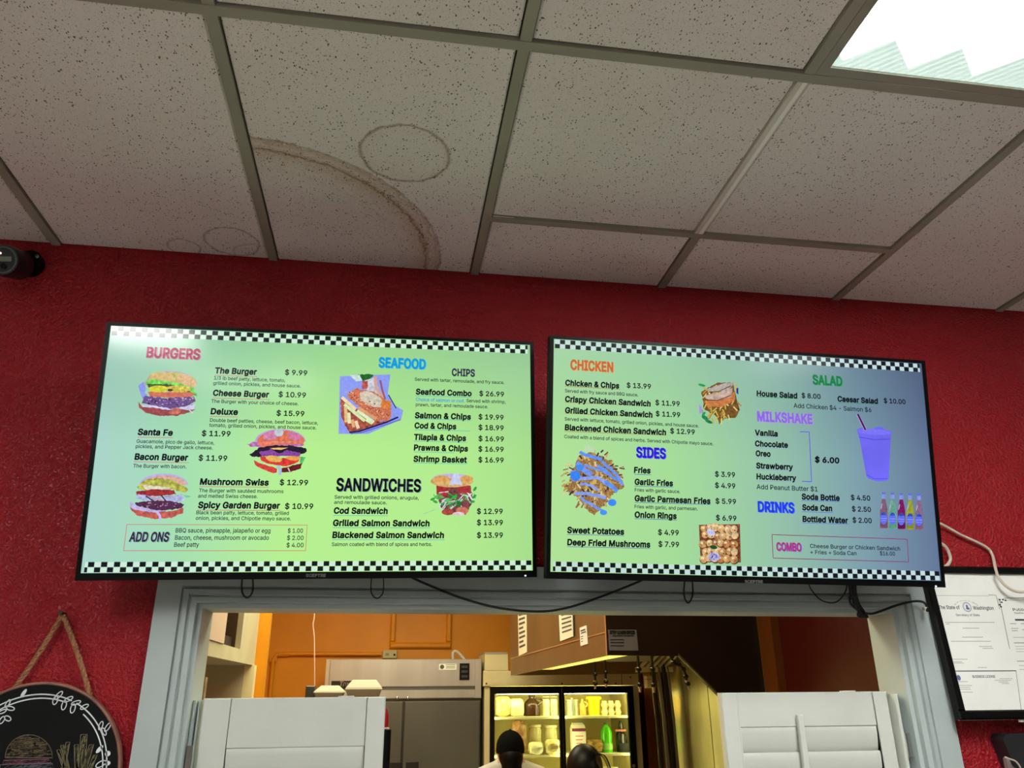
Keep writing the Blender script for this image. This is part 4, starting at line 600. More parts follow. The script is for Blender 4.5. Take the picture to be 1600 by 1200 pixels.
L = [('BURGERS', 'head', 228.3, 558, 312.5, 'pink', 'pinkd'),
 ('The Burger', 'name', 335.8, 583, 401.5), ('$ 9.99', 'price', 445, 585.5, 480), ('1/3 lb beef patty, lettuce, tomato,', 'desc', 334.3, 593, 445.8, 'd'), ('grilled onion, pickles, and house sauce.', 'desc', 333, 601, 470, 'd'),
 ('Cheese Burger', 'name', 332.5, 618, 420.5), ('$ 10.99', 'price', 435, 620, 478), ('The Burger with your choice of cheese.', 'desc', 330, 629.3, 466.5, 'd'),
 ('Deluxe', 'name', 328.8, 647, 371.8), ('$ 15.99', 'price', 431.8, 649.3, 475.5), ('Double beef patties, cheese, beef bacon, lettuce,', 'desc', 328, 659, 497, 'd'), ('tomato, grilled onion, pickles, and house sauce.', 'desc', 326.8, 666.8, 494.5, 'd'),
 ('Santa Fe', 'name', 215, 679.3, 270), ('$ 11.99', 'price', 315, 681, 360), ('Guacamole, pico de gallo, lettuce,', 'desc', 213.3, 692, 335, 'd'), ('pickles, and Pepper Jack cheese.', 'desc', 212, 700, 332.5, 'd'),
 ('Bacon Burger', 'name', 210, 718, 294), ('$ 11.99', 'price', 310, 719.5, 355), ('The Burger with bacon.', 'desc', 208, 730.5, 291.3, 'd'),
 ('Mushroom Swiss', 'name', 312, 757, 420), ('$ 12.99', 'price', 436.8, 757.7, 481.3), ('The Burger with saut\u00e9ed mushrooms', 'desc', 310.8, 769, 443, 'd'), ('and melted Swiss cheese.', 'desc', 309.5, 777.5, 402.5, 'd'),
 ('Spicy Garden Burger', 'name', 309.3, 793.6, 437.5), ('$ 10.99', 'price', 445, 795, 489.3), ('Black bean patty, lettuce, tomato, grilled', 'desc', 306.8, 803.5, 451.3, 'd'), ('onion, pickles, and Chipotle mayo sauce.', 'desc', 305.8, 812.2, 454.5, 'd'),
 ('ADD ONS', 'box', 201.3, 845.8, 264, 'chips', 'gs'),
 ('BBQ sauce, pineapple, jalape\u00f1o or egg', 'add', 274.3, 832, 422.5, 'd'), ('$ 1.00', 'add', 449.5, 832.5, 473.3, 'd'), ('Bacon, cheese, mushroom or avocado', 'add', 273.3, 843.3, 420, 'd'), ('$ 2.00', 'add', 448.3, 843.7, 474.3, 'd'), ('Beef patty', 'add', 272, 854.3, 310.8, 'd'), ('$ 4.00', 'add', 447.5, 855, 474.3, 'd'),
 ('SEAFOOD', 'head', 591.3, 573.5, 665, 'sea', 'sead'), ('CHIPS', 'sub', 705.8, 587, 742, 'chips'), ('Served with tartar, remoulade, and fry sauce.', 'desc', 648, 595, 788, 'd'),
 ('Seafood Combo', 'name', 649.5, 616, 737), ('$ 26.99', 'price', 748.8, 618.5, 787.5), ('Choice of salmon or cod.', 'desc', 649.5, 626.5, 725.8, 'sea'), ('Served with shrimp,', 'desc', 728.8, 628.5, 790, 'd'), ('prawn, tartar, and remoulade sauce.', 'desc', 649.5, 634.5, 762.5, 'd'),
 ('Salmon & Chips', 'name', 648, 653, 735.8), ('$ 19.99', 'price', 747.5, 655, 786.8), ('Cod & Chips', 'name', 647.5, 669, 713), ('$ 18.99', 'price', 747.5, 671.5, 787), ('Tilapia & Chips', 'name', 646.8, 687, 728.3), ('$ 16.99', 'price', 747.5, 689, 787.3),
 ('Prawns & Chips', 'name', 646.3, 703.5, 731.3), ('$ 16.99', 'price', 747.3, 705.3, 787), ('Shrimp Basket', 'name', 645.8, 721.2, 729.5), ('$ 16.99', 'price', 747.3, 722.2, 787),
 ('SANDWICHES', 'big', 525, 766.5, 657.5, 'k', 'gs'), ('Served with grilled onions, arugula,', 'desc', 522.5, 779.2, 654.3, 'd'), ('and remoulade sauce.', 'desc', 522, 787.3, 604.3, 'd'),
 ('Cod Sandwich', 'name', 521.3, 802.2, 605.8), ('$ 12.99', 'price', 745, 802.8, 785.5), ('Grilled Salmon Sandwich', 'name', 520, 821.5, 671.3), ('$ 13.99', 'price', 745, 820.4, 785.8), ('Blackened Salmon Sandwich', 'name', 519, 840.3, 693.8), ('$ 13.99', 'price', 745, 840.2, 785.8), ('Salmon coated with blend of spices and herbs.', 'desc', 518.3, 853.2, 675, 'd')]
lettering(tvL, L, C)
rules(tvL, [(335, 586.5, 402, 588.5), (332, 622, 421, 624.3), (328.5, 650.5, 372, 651.5), (215, 683, 270, 684), (209, 721.5, 295.5, 723), (311.5, 760.3, 420, 761.3), (309, 797, 438, 797.7),
            (198.3, 819.5, 480, 820.5), (480, 820.5, 477.5, 860.5), (477.5, 860.5, 193.3, 860.5), (193.3, 860.5, 198.3, 819.5)], px_mat((206, 116, 112)))
rules(tvL, [(649, 618.3, 737.5, 621), (648, 654.5, 736, 657), (647.5, 671.5, 735, 673.5), (646.8, 689.2, 729.5, 691), (646.3, 706, 710, 707.5), (645.8, 723.5, 730, 724.8), (521, 805.3, 606, 806), (519.7, 824.3, 672, 824.8), (519, 843.2, 694.5, 843.6)], px_mat((70, 186, 196)))
RL = [('CHICKEN', 'head', 891, 577, 958, 'or', 'ord'),
 ('Chicken & Chips', 'name', 883, 602, 967.5), ('$ 13.99', 'price', 979, 605.5, 1017), ('Served with fry sauce and BBQ sauce.', 'desc', 882.7, 613, 997, 'd'),
 ('Crispy Chicken Sandwich', 'name', 882.7, 627.5, 1016.5), ('$ 11.99', 'price', 1023.8, 632.7, 1062), ('Grilled Chicken Sandwich', 'name', 882.7, 645, 1019.4), ('$ 11.99', 'price', 1024.4, 650, 1062.7),
 ('Served with lettuce, tomato, grilled onion, pickles, and house sauce.', 'desc', 882.2, 657, 1091.5, 'd'), ('Blackened Chicken Sandwich', 'name', 882.2, 671.8, 1040.6), ('$ 12.99', 'price', 1047, 677, 1085.5), ('Coated with a blend of spices and herbs. Served with Chipotle mayo sauce.', 'desc', 881.6, 684.5, 1113.9, 'd'),
 ('SIDES', 'head', 993.8, 714, 1040, 'blue', 'blued'), ('Fries', 'name', 990.3, 738.5, 1016.5), ('$ 3.99', 'price', 1117, 744.5, 1148.5), ('Garlic Fries', 'name', 991.4, 757, 1051.5), ('$ 4.99', 'price', 1117, 762, 1148.9), ('Fries with garlic sauce.', 'desc', 991.6, 767.8, 1062.7, 'd'),
 ('Garlic Parmesan Fries', 'name', 991.4, 782.8, 1110), ('$ 5.99', 'price', 1117.8, 786.6, 1150), ('Fries with garlic, and parmesan.', 'desc', 991.4, 794, 1090, 'd'), ('Onion Rings', 'name', 991.4, 808.4, 1057.2), ('$ 6.99', 'price', 1118.5, 812.8, 1150.6),
 ('Sweet Potatoes', 'name', 886, 832.5, 975.2), ('$ 4.99', 'price', 1028, 835.5, 1060.5), ('Deep Fried Mushrooms', 'name', 886, 851.5, 1016), ('$ 7.99', 'price', 1028.6, 854, 1061),
 ('SALAD', 'head', 1269.7, 600, 1316, 'green', 'greend'), ('House Salad', 'name', 1182, 618.5, 1245.8), ('$ 8.00', 'price', 1252.4, 621.5, 1282), ('Caesar Salad', 'name', 1308.6, 627, 1371.6), ('$ 10.00', 'price', 1380.8, 629.5, 1414.7), ('Add Chicken $4 - Salmon $6', 'note', 1240, 637, 1361, 'd'),
 ('MILKSHAKE', 'head', 1183, 657.5, 1269.5, 'vio', 'viod'), ('Vanilla', 'name', 1179.5, 680, 1215.2), ('Chocolate', 'name', 1179.5, 697, 1231), ('Oreo', 'name', 1180.6, 712.4, 1204), ('Strawberry', 'name', 1181.3, 731.5, 1239), ('Huckleberry', 'name', 1181.7, 748.5, 1244),
 ('$ 6.00', 'name', 1273, 722, 1311.4), ('Add Peanut Butter $1', 'note', 1182, 764, 1277.3, 'd'), ('Soda Bottle', 'name', 1252.4, 780, 1311.9), ('$ 4.50', 'price', 1329.4, 781, 1359.6), ('Soda Can', 'name', 1253.3, 796.8, 1300.3), ('$ 2.50', 'price', 1331, 798.8, 1360.7),
 ('Bottled Water', 'name', 1253.7, 815, 1325), ('$ 2.00', 'price', 1332, 816.3, 1362), ('DRINKS', 'head', 1184, 799, 1241, 'drink', 'drinkd'), ('COMBO', 'box', 1213, 860, 1252, 'crim', 'vio'),
 ('Cheese Burger or Chicken Sandwich', 'add', 1265.5, 856, 1406, 'd'), ('+ Fries + Soda Can', 'add', 1266, 865.5, 1338, 'd'), ('$16.00', 'add', 1374.7, 867.5, 1398.3, 'd')]
STY['box'] = (.0200, .03, 0)
lettering(tvR, RL, C)
rules(tvR, [(882.7, 603.5, 969, 608.5), (882.5, 628.5, 1017, 634.5), (882.5, 645.8, 1020, 651.8), (882, 674, 1041, 680)], px_mat((170, 132, 60)))
rules(tvR, [(991, 741, 1017, 742), (991.4, 759.5, 1052, 761), (991.4, 785, 1110.5, 788.3), (991.4, 810.5, 1057.5, 812.5), (886, 835, 975.5, 837), (886, 854, 1016.5, 857)], px_mat((66, 100, 190)))
rules(tvR, [(1182, 620, 1246, 623), (1308.6, 629, 1372, 631.6)], px_mat((40, 150, 90)))
rules(tvR, [(1179.5, 682.5, 1216, 683.5), (1179.5, 699.5, 1232, 701.5), (1180.6, 715, 1205, 716), (1181.3, 734, 1240, 735.5), (1181.7, 751.5, 1245, 753)], px_mat((150, 160, 214)))
rules(tvR, [(1249.5, 674.6, 1264.2, 675), (1264.2, 675, 1268, 752.7), (1268, 752.7, 1252.8, 752)], px_mat((96, 88, 216)), 'price_bracket', .0022)
rules(tvR, [(1252.4, 782, 1312.5, 783.5), (1253.3, 799.5, 1302, 801), (1253.7, 817, 1325.5, 818.8)], px_mat((70, 110, 226)))
rules(tvR, [(1206, 835.3, 1417.3, 842.5), (1417.3, 842.5, 1419.5, 878), (1419.5, 878, 1208, 872), (1208, 872, 1206, 835.3)], px_mat((140, 56, 104)), 'combo_box', .0019)

# --- burger pictures
def halo(p, cx, cy, rx, ry): p.ell(cx, cy, rx, ry, (164, 196, 232), .05, jit=.02)
p = Pic(tvL)                                   # The Burger
p.poly([(216, 603), (225, 596), (229, 610), (225, 612), (232, 622), (222, 622)], (136, 150, 232), .08, jit=.6)
p.ell(266, 602, 41, 22.5, (176, 160, 200), .05, 0, 180); p.ell(266.5, 602, 39.5, 21, (188, 176, 98), .12, 0, 180)
p.ell(252, 590, 20, 9, (206, 178, 110), .1); p.ell(292, 596, 16, 10, (212, 172, 120), .1, rot=.3)
p.poly([(227, 595), (240, 592), (262, 596), (285, 600), (303, 606), (308, 618), (304, 619), (290, 610), (262, 603), (240, 600), (229, 601)], (106, 196, 74), .25, jit=1.1)
p.poly([(230, 600), (260, 600), (290, 606), (306, 619), (310, 619), (296, 613), (262, 606), (232, 606)], (50, 84, 34), .3, jit=.9)
p.ell(248, 608, 16, 5.5, (206, 206, 40), .12); p.ell(278, 608, 20, 5.5, (196, 176, 60), .3); p.ell(266, 609.5, 4, 2, (60, 40, 30))
p.poly([(231, 612), (250, 613), (300, 613), (304, 616), (300, 620), (266, 621.5), (234, 620)], (206, 108, 84), .12, jit=.5)
p.poly([(226, 619), (262, 622), (303, 620), (306, 628), (295, 634), (270, 640), (240, 634), (222, 629)], (98, 70, 128), .35, jit=1.2, vs=500)
for i in range(46): p.ell(random.uniform(226, 304), random.uniform(622, 634), random.uniform(.8, 2), random.uniform(.6, 1.5), random.choice([(176, 150, 196), (40, 22, 50), (140, 104, 150), (200, 170, 190)]), n=7)
p.poly([(222, 633), (245, 635), (266, 639), (280, 637), (306, 632), (303, 640), (268, 642), (236, 640), (217, 636)], (206, 200, 234), .08, jit=.8)
p.poly([(217, 628), (223, 636), (240, 637), (262, 641), (275, 638), (292, 641), (305, 640), (296, 645), (275, 650), (250, 650), (228, 645), (218, 638)], (150, 70, 74), .2, jit=.7)
p.ell(274, 643, 10, 5, (190, 108, 90), .2, rot=-.2); p.line([(296, 641), (302, 646)], 1.6, (220, 210, 240)); p.done('picture of a lettuce and tomato burger')
p = Pic(tvL)                                   # Deluxe
p.ell(438, 690, 39.5, 19.5, (186, 160, 216), .05, 0, 180); p.ell(439, 690, 37, 17.5, (216, 112, 84), .15, 0, 180)
p.ell(424, 680, 13, 7, (206, 130, 170), .12, rot=-.3); p.ell(460, 682, 11, 6, (206, 120, 160), .12, rot=.3); p.ell(436, 676, 7, 6, (190, 200, 214), .08)
p.poly([(386, 694), (400, 690), (412, 691), (470, 692), (476, 695), (464, 698), (412, 700), (400, 698), (394, 699)], (178, 110, 176), .25, jit=.8)
p.poly([(404, 690), (476, 690), (474, 694), (440, 695), (410, 700), (402, 693)], (224, 120, 104), .15, jit=.7)
p.poly([(390, 710), (404, 700), (425, 696), (455, 696), (478, 700), (479, 706), (472, 709), (440, 712), (404, 714), (394, 714)], (34, 22, 42), .3, jit=1)
p.poly([(421, 700), (450, 699.5), (440, 703), (428, 702.5)], (240, 190, 110), .08, jit=.3)
p.poly([(405, 706), (424, 702), (436, 709), (448, 703), (470, 708), (468, 713), (436, 713), (408, 713)], (128, 66, 150), .3, jit=.8, vs=400)
p.poly([(406, 713), (440, 716), (470, 713), (466, 722), (448, 729), (420, 725), (408, 720)], (214, 56, 52), .2, jit=.5)
p.ell(428, 717, 13, 5, (232, 176, 92), .15, rot=.15); p.ell(458, 716, 11, 3.5, (230, 160, 80), .1, rot=.05); p.poly([(470, 714), (478, 715), (474, 722), (468, 724)], (84, 190, 110), .2, jit=.6)
p.poly([(397, 718), (405, 724), (425, 729), (433, 733), (433, 738), (428, 740), (410, 733), (398, 726)], (204, 62, 60), .18, jit=.6)
p.poly([(440, 732), (470, 724), (473, 722), (470, 732), (455, 737), (440, 738)], (96, 26, 34), .25, jit=.6)
p.line([(434, 728), (438, 734), (437, 742)], 5, (176, 190, 226)); p.line([(450, 731), (453, 737)], 2, (220, 190, 200)); p.done('picture of a double burger with cheese')
p = Pic(tvL)                                   # Mushroom Swiss
p.ell(256, 758, 38, 18, (186, 176, 226), .06, 0, 180); p.ell(257, 758, 35, 15, (212, 168, 150), .12, 0, 180)
p.poly([(214, 762), (226, 750), (250, 747), (272, 752), (294, 764), (290, 770), (268, 764), (236, 766), (220, 766)], (168, 168, 74), .3, jit=1.2)
p.poly([(222, 758), (250, 760), (268, 762), (262, 767), (232, 768)], (226, 214, 190), .15, jit=.8)
p.poly([(213, 768), (240, 764), (272, 766), (276, 772), (240, 776), (214, 773)], (150, 44, 50), .25, jit=.7)
p.poly([(214, 773), (250, 776), (284, 772), (289, 782), (270, 786), (230, 783), (212, 778)], (170, 176, 214), .2, jit=1)
p.line([(228, 775), (243, 785)], 2, (60, 34, 70)); p.line([(252, 774), (262, 786)], 2, (54, 30, 60)); p.line([(238, 777), (256, 783)], 3.5, (190, 168, 170)); p.poly([(284, 772), (299, 776), (292, 778)], (120, 190, 170), .1, jit=.7)
p.poly([(210, 786), (240, 782), (270, 783), (288, 788), (284, 794), (250, 799), (216, 792)], (78, 40, 74), .35, jit=1, vs=400)
for i in range(24): p.ell(random.uniform(222, 276), random.uniform(785, 794), random.uniform(.8, 1.8), random.uniform(.6, 1.3), random.choice([(168, 120, 150), (34, 18, 34), (190, 150, 170)]), n=7)
p.poly([(203, 784), (210, 792), (240, 799), (270, 799), (287, 793), (286, 802), (268, 809), (240, 811), (216, 806), (204, 796)], (188, 92, 82), .2, jit=.8)
p.poly([(203, 782), (212, 790), (240, 797), (262, 798), (240, 801), (212, 797), (203, 792)], (190, 180, 226), .1, jit=.6); p.line([(245, 799), (250, 806), (251, 813)], 4, (198, 186, 240)); p.done('picture of a mushroom burger')
p = Pic(tvL)                                   # fish and chips
p.poly([(531, 588), (610, 585), (606, 615), (616, 633), (630, 641), (627, 655), (612, 662), (575, 678), (529, 678)], (140, 156, 240), .05)
p.poly([(560, 585), (584, 585), (578, 595), (566, 595)], (30, 96, 40), .3, jit=.8); p.poly([(546, 586), (562, 586), (566, 595), (556, 596)], (200, 220, 220), .1, jit=.5)
p.poly([(568, 595), (584, 590), (600, 625), (575, 622)], (196, 196, 206), .15, jit=.8); p.poly([(566, 596), (575, 595), (574, 607), (565, 608)], (170, 80, 76), .3, jit=.7)
p.line([(586, 588), (588, 606), (600, 624)], 5, (212, 160, 150)); p.line([(594, 594), (598, 612), (602, 624)], 3, (150, 90, 110)); p.line([(607, 617), (619, 638)], 1.6, (30, 30, 70))
p.poly([(532, 620), (545, 630), (580, 655), (606, 660), (560, 674), (545, 676), (533, 650)], (150, 76, 60), .4, jit=1)
p.poly([(542, 616), (556, 607), (585, 612), (600, 624), (611, 628), (611, 650), (604, 659), (588, 657), (568, 640), (544, 622)], (196, 112, 80), .22, jit=1.2, vs=300)
p.ell(580, 624, 20, 10, (206, 196, 176), .14, rot=.45, jit=.06); p.ell(603, 632, 8, 7, (206, 122, 60), .2, jit=.08)
for i in range(60):
    t = random.random(); p.ell(545+62*t+random.uniform(-8, 8), 614+36*t+random.uniform(-4, 7), random.uniform(.7, 1.6), random.uniform(.6, 1.3), random.choice([(228, 168, 140), (110, 40, 50), (224, 140, 100), (238, 200, 170)]), n=6)
for a_, b_, c_ in (((534, 621), (556, 640), (236, 214, 170)), ((538, 632), (570, 658), (214, 232, 176)), ((540, 636), (541, 660), (228, 190, 130)), ((545, 645), (546, 662), (226, 226, 180)), ((550, 656), (553, 668), (224, 170, 120)), ((558, 642), (584, 660), (220, 236, 190)), ((560, 638), (588, 655), (222, 160, 110)), ((556, 658), (560, 670), (236, 210, 180)), ((572, 656), (582, 662), (214, 232, 176))):
    p.line([a_, b_], 5, c_, .06)
p.line([(546, 676), (562, 674), (604, 660), (622, 652)], 2.6, (30, 26, 90)); p.line([(548, 678), (566, 676), (626, 656)], 1.6, (90, 100, 200)); p.done('picture of battered fish with fries')
p = Pic(tvL)                                   # salmon sandwich
p.poly([(683, 756), (735, 758), (738, 775), (736, 790), (728, 804), (705, 802), (690, 795), (684, 775)], (110, 60, 60), .4, jit=1)
p.poly([(682, 758), (700, 758), (702, 772), (690, 780), (682, 772)], (160, 44, 50), .25, jit=.7); p.poly([(716, 759), (735, 759), (735, 772), (724, 778), (714, 768)], (160, 50, 56), .25, jit=.7)
p.ell(706, 752, 33.5, 9.5, (214, 168, 108), .14, 0, 360, jit=.01); p.ell(706, 747.5, 30, 7.5, (196, 180, 220), .08, 0, 180); p.poly([(708, 740), (716, 740), (722, 757), (702, 758)], (198, 206, 236), .06, jit=.5); p.ell(690, 748, 12, 5, (216, 160, 90), .12); p.ell(729, 748, 10, 5, (216, 160, 90), .12)
for i in range(34):
    a_ = (random.uniform(676, 742), random.uniform(768, 792)); p.line([a_, (a_[0]+random.uniform(-10, 10), a_[1]+random.uniform(-6, 8)), (a_[0]+random.uniform(-12, 12), a_[1]+random.uniform(-4, 12))], random.uniform(1, 2.2), random.choice([(64, 168, 74), (200, 216, 224), (90, 190, 100), (220, 226, 236), (40, 110, 50)]))
p.ell(700, 800, 10, 5, (160, 70, 60), .2); p.ell(722, 798, 10, 6, (190, 110, 90), .2); p.ell(716, 803, 9, 3, (224, 206, 210), .1); p.line([(662, 803), (680, 796)], 1, (150, 200, 180))
for q_ in ((676, 780), (680, 784), (742, 764), (741, 776), (738, 784)): p.ell(q_[0], q_[1], 4, 2, (50, 160, 70), .1, rot=random.uniform(-1, 1))
p.done('picture of a salmon sandwich')
p = Pic(tvR)                                   # chicken and fries
p.poly([(1096, 612), (1120, 598), (1145, 598), (1155, 640), (1150, 652), (1132, 655), (1124, 663), (1118, 650), (1100, 640)], (110, 76, 34), .3, jit=1)
for i in range(60):
    x, y = random.uniform(1095, 1152), random.uniform(600, 655)
    if y > 640 and not 1110 < x < 1148: continue
    a_ = random.uniform(.6, 2.5); p.line([(x, y), (x+9*math.cos(a_), y+9*math.sin(a_))], random.uniform(1.6, 2.6), random.choice([(212, 190, 90), (196, 170, 70), (222, 206, 124), (176, 140, 60)]))
p.poly([(1100, 628), (1125, 622), (1148, 612), (1147, 626), (1128, 636), (1106, 636)], (196, 120, 66), .15, jit=.6)
p.poly([(1101, 618), (1122, 614), (1144, 606), (1142, 620), (1120, 626), (1102, 624)], (190, 164, 150), .14, jit=.7)
p.poly([(1104, 608), (1122, 602), (1146, 596), (1146, 600), (1138, 610), (1118, 613), (1106, 612)], (178, 166, 160), .14, jit=.7)
p.line([(1106, 613), (1122, 612), (1142, 603)], 1.2, (80, 40, 40)); p.line([(1102, 625), (1120, 626), (1142, 618)], 1.2, (90, 40, 30))
p.ell(1096, 602, 6, 2, (40, 150, 90), .1, rot=.2); p.ell(1101, 653, 6, 3, (30, 130, 80), .2, rot=.6); p.ell(1107, 659, 6, 2.4, (30, 130, 80), .2, rot=.4); p.ell(1099, 647, 4, 2, (40, 150, 90), rot=-.9)
p.poly([(1150, 607), (1153, 606), (1153, 617), (1150, 614)], (40, 30, 150)); p.poly([(1092, 632), (1096, 636), (1096, 646), (1092, 646)], (160, 150, 232)); p.done('picture of chicken strips on fries')
p = Pic(tvR)                                   # loaded fries
p.poly([(905, 712), (925, 706), (955, 722), (972, 745), (974, 762), (958, 770), (948, 786), (928, 805), (915, 795), (905, 780), (885, 765), (892, 740)], (140, 108, 66), .4, jit=1.5, vs=300)
for i in range(190):
    a_ = random.uniform(0, 6.28); r_ = math.sqrt(random.random()); x = 926+45*r_*math.cos(a_); y = 748+46*r_*math.sin(a_)
    if y > 775 and abs(x-924) > 26-(y-775)*.55: continue
    if y < 722 and abs(x-926) > 24: continue
    d_ = math.atan2(y-735, x-926)+random.uniform(-.5, .5) if r_ > .6 else random.uniform(.5, 2.6)
    L_ = random.uniform(5, 9); p.line([(x, y), (x+L_*math.cos(d_), y+L_*math.sin(d_))], random.uniform(1.8, 3.2), random.choice([(206, 176, 96), (222, 206, 150), (188, 150, 70), (196, 168, 120), (150, 106, 70), (70, 50, 60)]))
for x in (914, 918, 922, 926): p.line([(x, 694+abs(x-917)*.6), (x+1, 707)], 2, (200, 210, 190))
for pts_, w_ in ((((905, 706), (915, 712), (930, 715), (940, 718)), 5), (((900, 724), (906, 730), (916, 738), (924, 742)), 8), (((912, 727), (926, 732), (940, 736), (950, 742)), 3.5), (((893, 742), (899, 748), (916, 747), (934, 747), (946, 756), (962, 766)), 5), (((894, 736), (898, 752)), 9), (((940, 722), (952, 732), (964, 744), (972, 758)), 4.5), (((906, 756), (922, 758), (934, 766)), 4), (((898, 772), (910, 771), (930, 774), (946, 778)), 5), (((906, 778), (918, 786), (932, 794), (944, 800)), 4), (((932, 728), (944, 734), (958, 748), (970, 752)), 4), (((944, 752), (954, 760), (964, 768)), 6)):
    q_ = []
    for i in range(len(pts_)-1):
        for t in range(4): v_ = Vector(pts_[i]).lerp(Vector(pts_[i+1]), t/4); q_.append((v_.x+random.uniform(-.8, .8), v_.y+random.uniform(-.8, .8)))
    q_.append(pts_[-1]); p.line(q_, w_, random.choice([(112, 150, 238), (96, 148, 250), (132, 160, 236)]), .1)
p.ell(955.5, 785.5, 6.5, 5.5, (58, 140, 250), .04); p.ell(942, 801, 5.5, 4, (70, 146, 248), .04); p.ell(898, 744, 8, 8, (56, 132, 240), .05, jit=.1); p.ell(905, 731, 6, 5, (66, 140, 244), .05, jit=.1)
p.done('picture of fries drizzled with sauce')
p = Pic(tvR)                                   # mushrooms
p.poly([(1092, 820), (1156, 819), (1157.5, 879), (1104, 878), (1094, 868)], (110, 66, 40), .4)
for i in range(7):
    for j in range(5):
        x, y = 1099+i*9.2+(j % 2)*3+random.uniform(-1.5, 1.5), 825+j*12+random.uniform(-2, 2)
        if x > 1153 or y > 875: continue
        p.ell(x+.6, y+.9, 7, 7, (96, 56, 36), .2, n=14); p.ell(x, y, random.uniform(5.4, 6.6), random.uniform(5.4, 6.6), random.choice([(196, 148, 92), (204, 164, 110), (176, 120, 70), (206, 170, 124)]), .25, jit=.06, n=16)
        p.ell(x-1.4, y-1.8, 2.4, 1.8, (232, 208, 170), .15, n=9)
        if random.random() < .5: p.ell(x+1.5, y+2, 1.6, 1.2, (120, 70, 44), .3, n=7)
p.ell(1110, 832, 7, 4.5, (196, 200, 246), .1, rot=.5); p.ell(1115, 870, 9, 7, (176, 170, 236), .2, jit=.08); p.ell(1114, 855, 6, 3, (24, 76, 40), .3, rot=.2)
for i in range(12): p.ell(1115+random.uniform(-5, 5), 870+random.uniform(-4, 4), .9, .9, (60, 50, 130), n=6)
p.done('picture of deep fried mushrooms')
p = Pic(tvR)                                   # milkshake
p.poly([(1338.5, 671), (1346, 668), (1362, 671), (1370, 667), (1378, 667), (1382, 671), (1393, 674), (1391.5, 687), (1388.5, 748), (1384, 751.5), (1370, 752), (1357, 748), (1353.5, 744), (1343, 686)], (110, 104, 240), .04, vs=14)
p.ell(1366, 675, 26, 4.5, (122, 116, 246), .03, rot=.06); p.line([(1342, 683), (1366, 687), (1391, 686)], 1.2, (78, 70, 222)); p.line([(1354, 742), (1366, 748), (1387, 748)], 1, (78, 74, 226))
p.line([(1339.5, 647), (1352.5, 672.5)], 4.4, (176, 150, 210)); p.line([(1340, 647), (1352.2, 672)], 2.6, (52, 6, 66)); p.done('picture of a lidded milkshake cup with straw')
for i, (x, c_, d_) in enumerate(((1380.5, (126, 92, 116), (112, 76, 96)), (1394.2, (100, 158, 138), (84, 150, 116)), (1408, (122, 18, 92), (92, 12, 78)), (1421.7, (150, 156, 42), (126, 136, 24)), (1435.6, (134, 100, 132), (126, 86, 110)))):
    p = Pic(tvR); o = i*.6; y0 = 769+o; 
    p.poly([(x-2.8, y0), (x+2.8, y0), (x+3.2, y0+10), (x-3, y0+10)], (132, 150, 222), .06); p.poly([(x-3, y0), (x+3, y0), (x+2.6, y0+3.4), (x-2.6, y0+3.4)], (96, 112, 220))
    p.poly([(x-2.6, y0+10.5), (x+2.8, y0+10.5), (x+6, y0+27), (x+6.6, y0+55), (x+5.6, y0+56.5), (x-4.6, y0+56.5), (x-5.6, y0+55), (x-5.6, y0+28)], c_, .14)
    p.poly([(x-5.4, y0+47), (x+6.4, y0+47), (x+6.4, y0+55), (x-5.4, y0+55)], d_, .1)
    p.ell(x, y0+41, 5.4, 9.5, (96, 110, 236), .08, jit=.01); p.ell(x, y0+36, 4, 4.6, (40, 76, 176), .2, 0, 180); p.line([(x-5, y0+41), (x+5.2, y0+41.2)], 1, (150, 160, 250)); p.line([(x-5, y0+44.6), (x+5, y0+44.8)], .8, (150, 150, 250))
    p.ell(x-3.4, y0+22, .8, 5, (176, 170, 210), rot=.2); p.done('picture of a soda bottle')
# logos and power lights
for tv, (a_, b_, yb) in ((tvL, (478, 509, 902)), (tvR, (1163, 1191, 911))):
    mb = MB(); u, z = tv.uv(a_, yb); u1 = tv.uv(b_, yb)[0]; put_text(mb, 'SCEPTRE', u, z+.001, u1, .0066, .03, -.0032)
    mb.build('brand_lettering', mat('dim_silver_print', (120, 120, 118), rough=.4), tv.root, fix=False)
for tv, q_ in ((tvL, (820.5, 899.5)), (tvR, (1461, 916))):
    u, z = tv.uv(*q_); MB().lathe([(.0022, 0), (.0022, -.0042), (.0012, -.0050)], (u, 0, z), 10, 'y').build('power_light', mat('blue_white_led', (200, 210, 255), emit=(205, 215, 255), es=1.6), tv.root)
# wall bracket of each television
for tv in (tvL, tvR):
    c0 = tv.M @ Vector((0, .072, SH/2*.1)); I = tv.M.inverted()
    for sx in (-.16, .16):
        for zz in (.0, -.12):
            a_ = Vector((sx, .070, zz)); b_ = tv.M @ a_; b_.y = -.012; b_ = I @ b_
            MB().tube([a_, b_], .012, 8).build('bracket_arm', BLACK, tv.root)
    q = I @ Vector((c0.x, -.006, c0.z))
    wm = MB(); pts = [I @ Vector((c0.x+sx, yy, c0.z+sz)) for yy in (-.012, 0) for sx, sz in ((-.21, -.17), (.21, -.17), (.21, .06), (-.21, .06))]
    wm.add(pts, [(0, 1, 2, 3), (7, 6, 5, 4), (0, 4, 5, 1), (1, 5, 6, 2), (2, 6, 7, 3), (3, 7, 4, 0)]); wm.build('wall_plate', BLACK, tv.root)
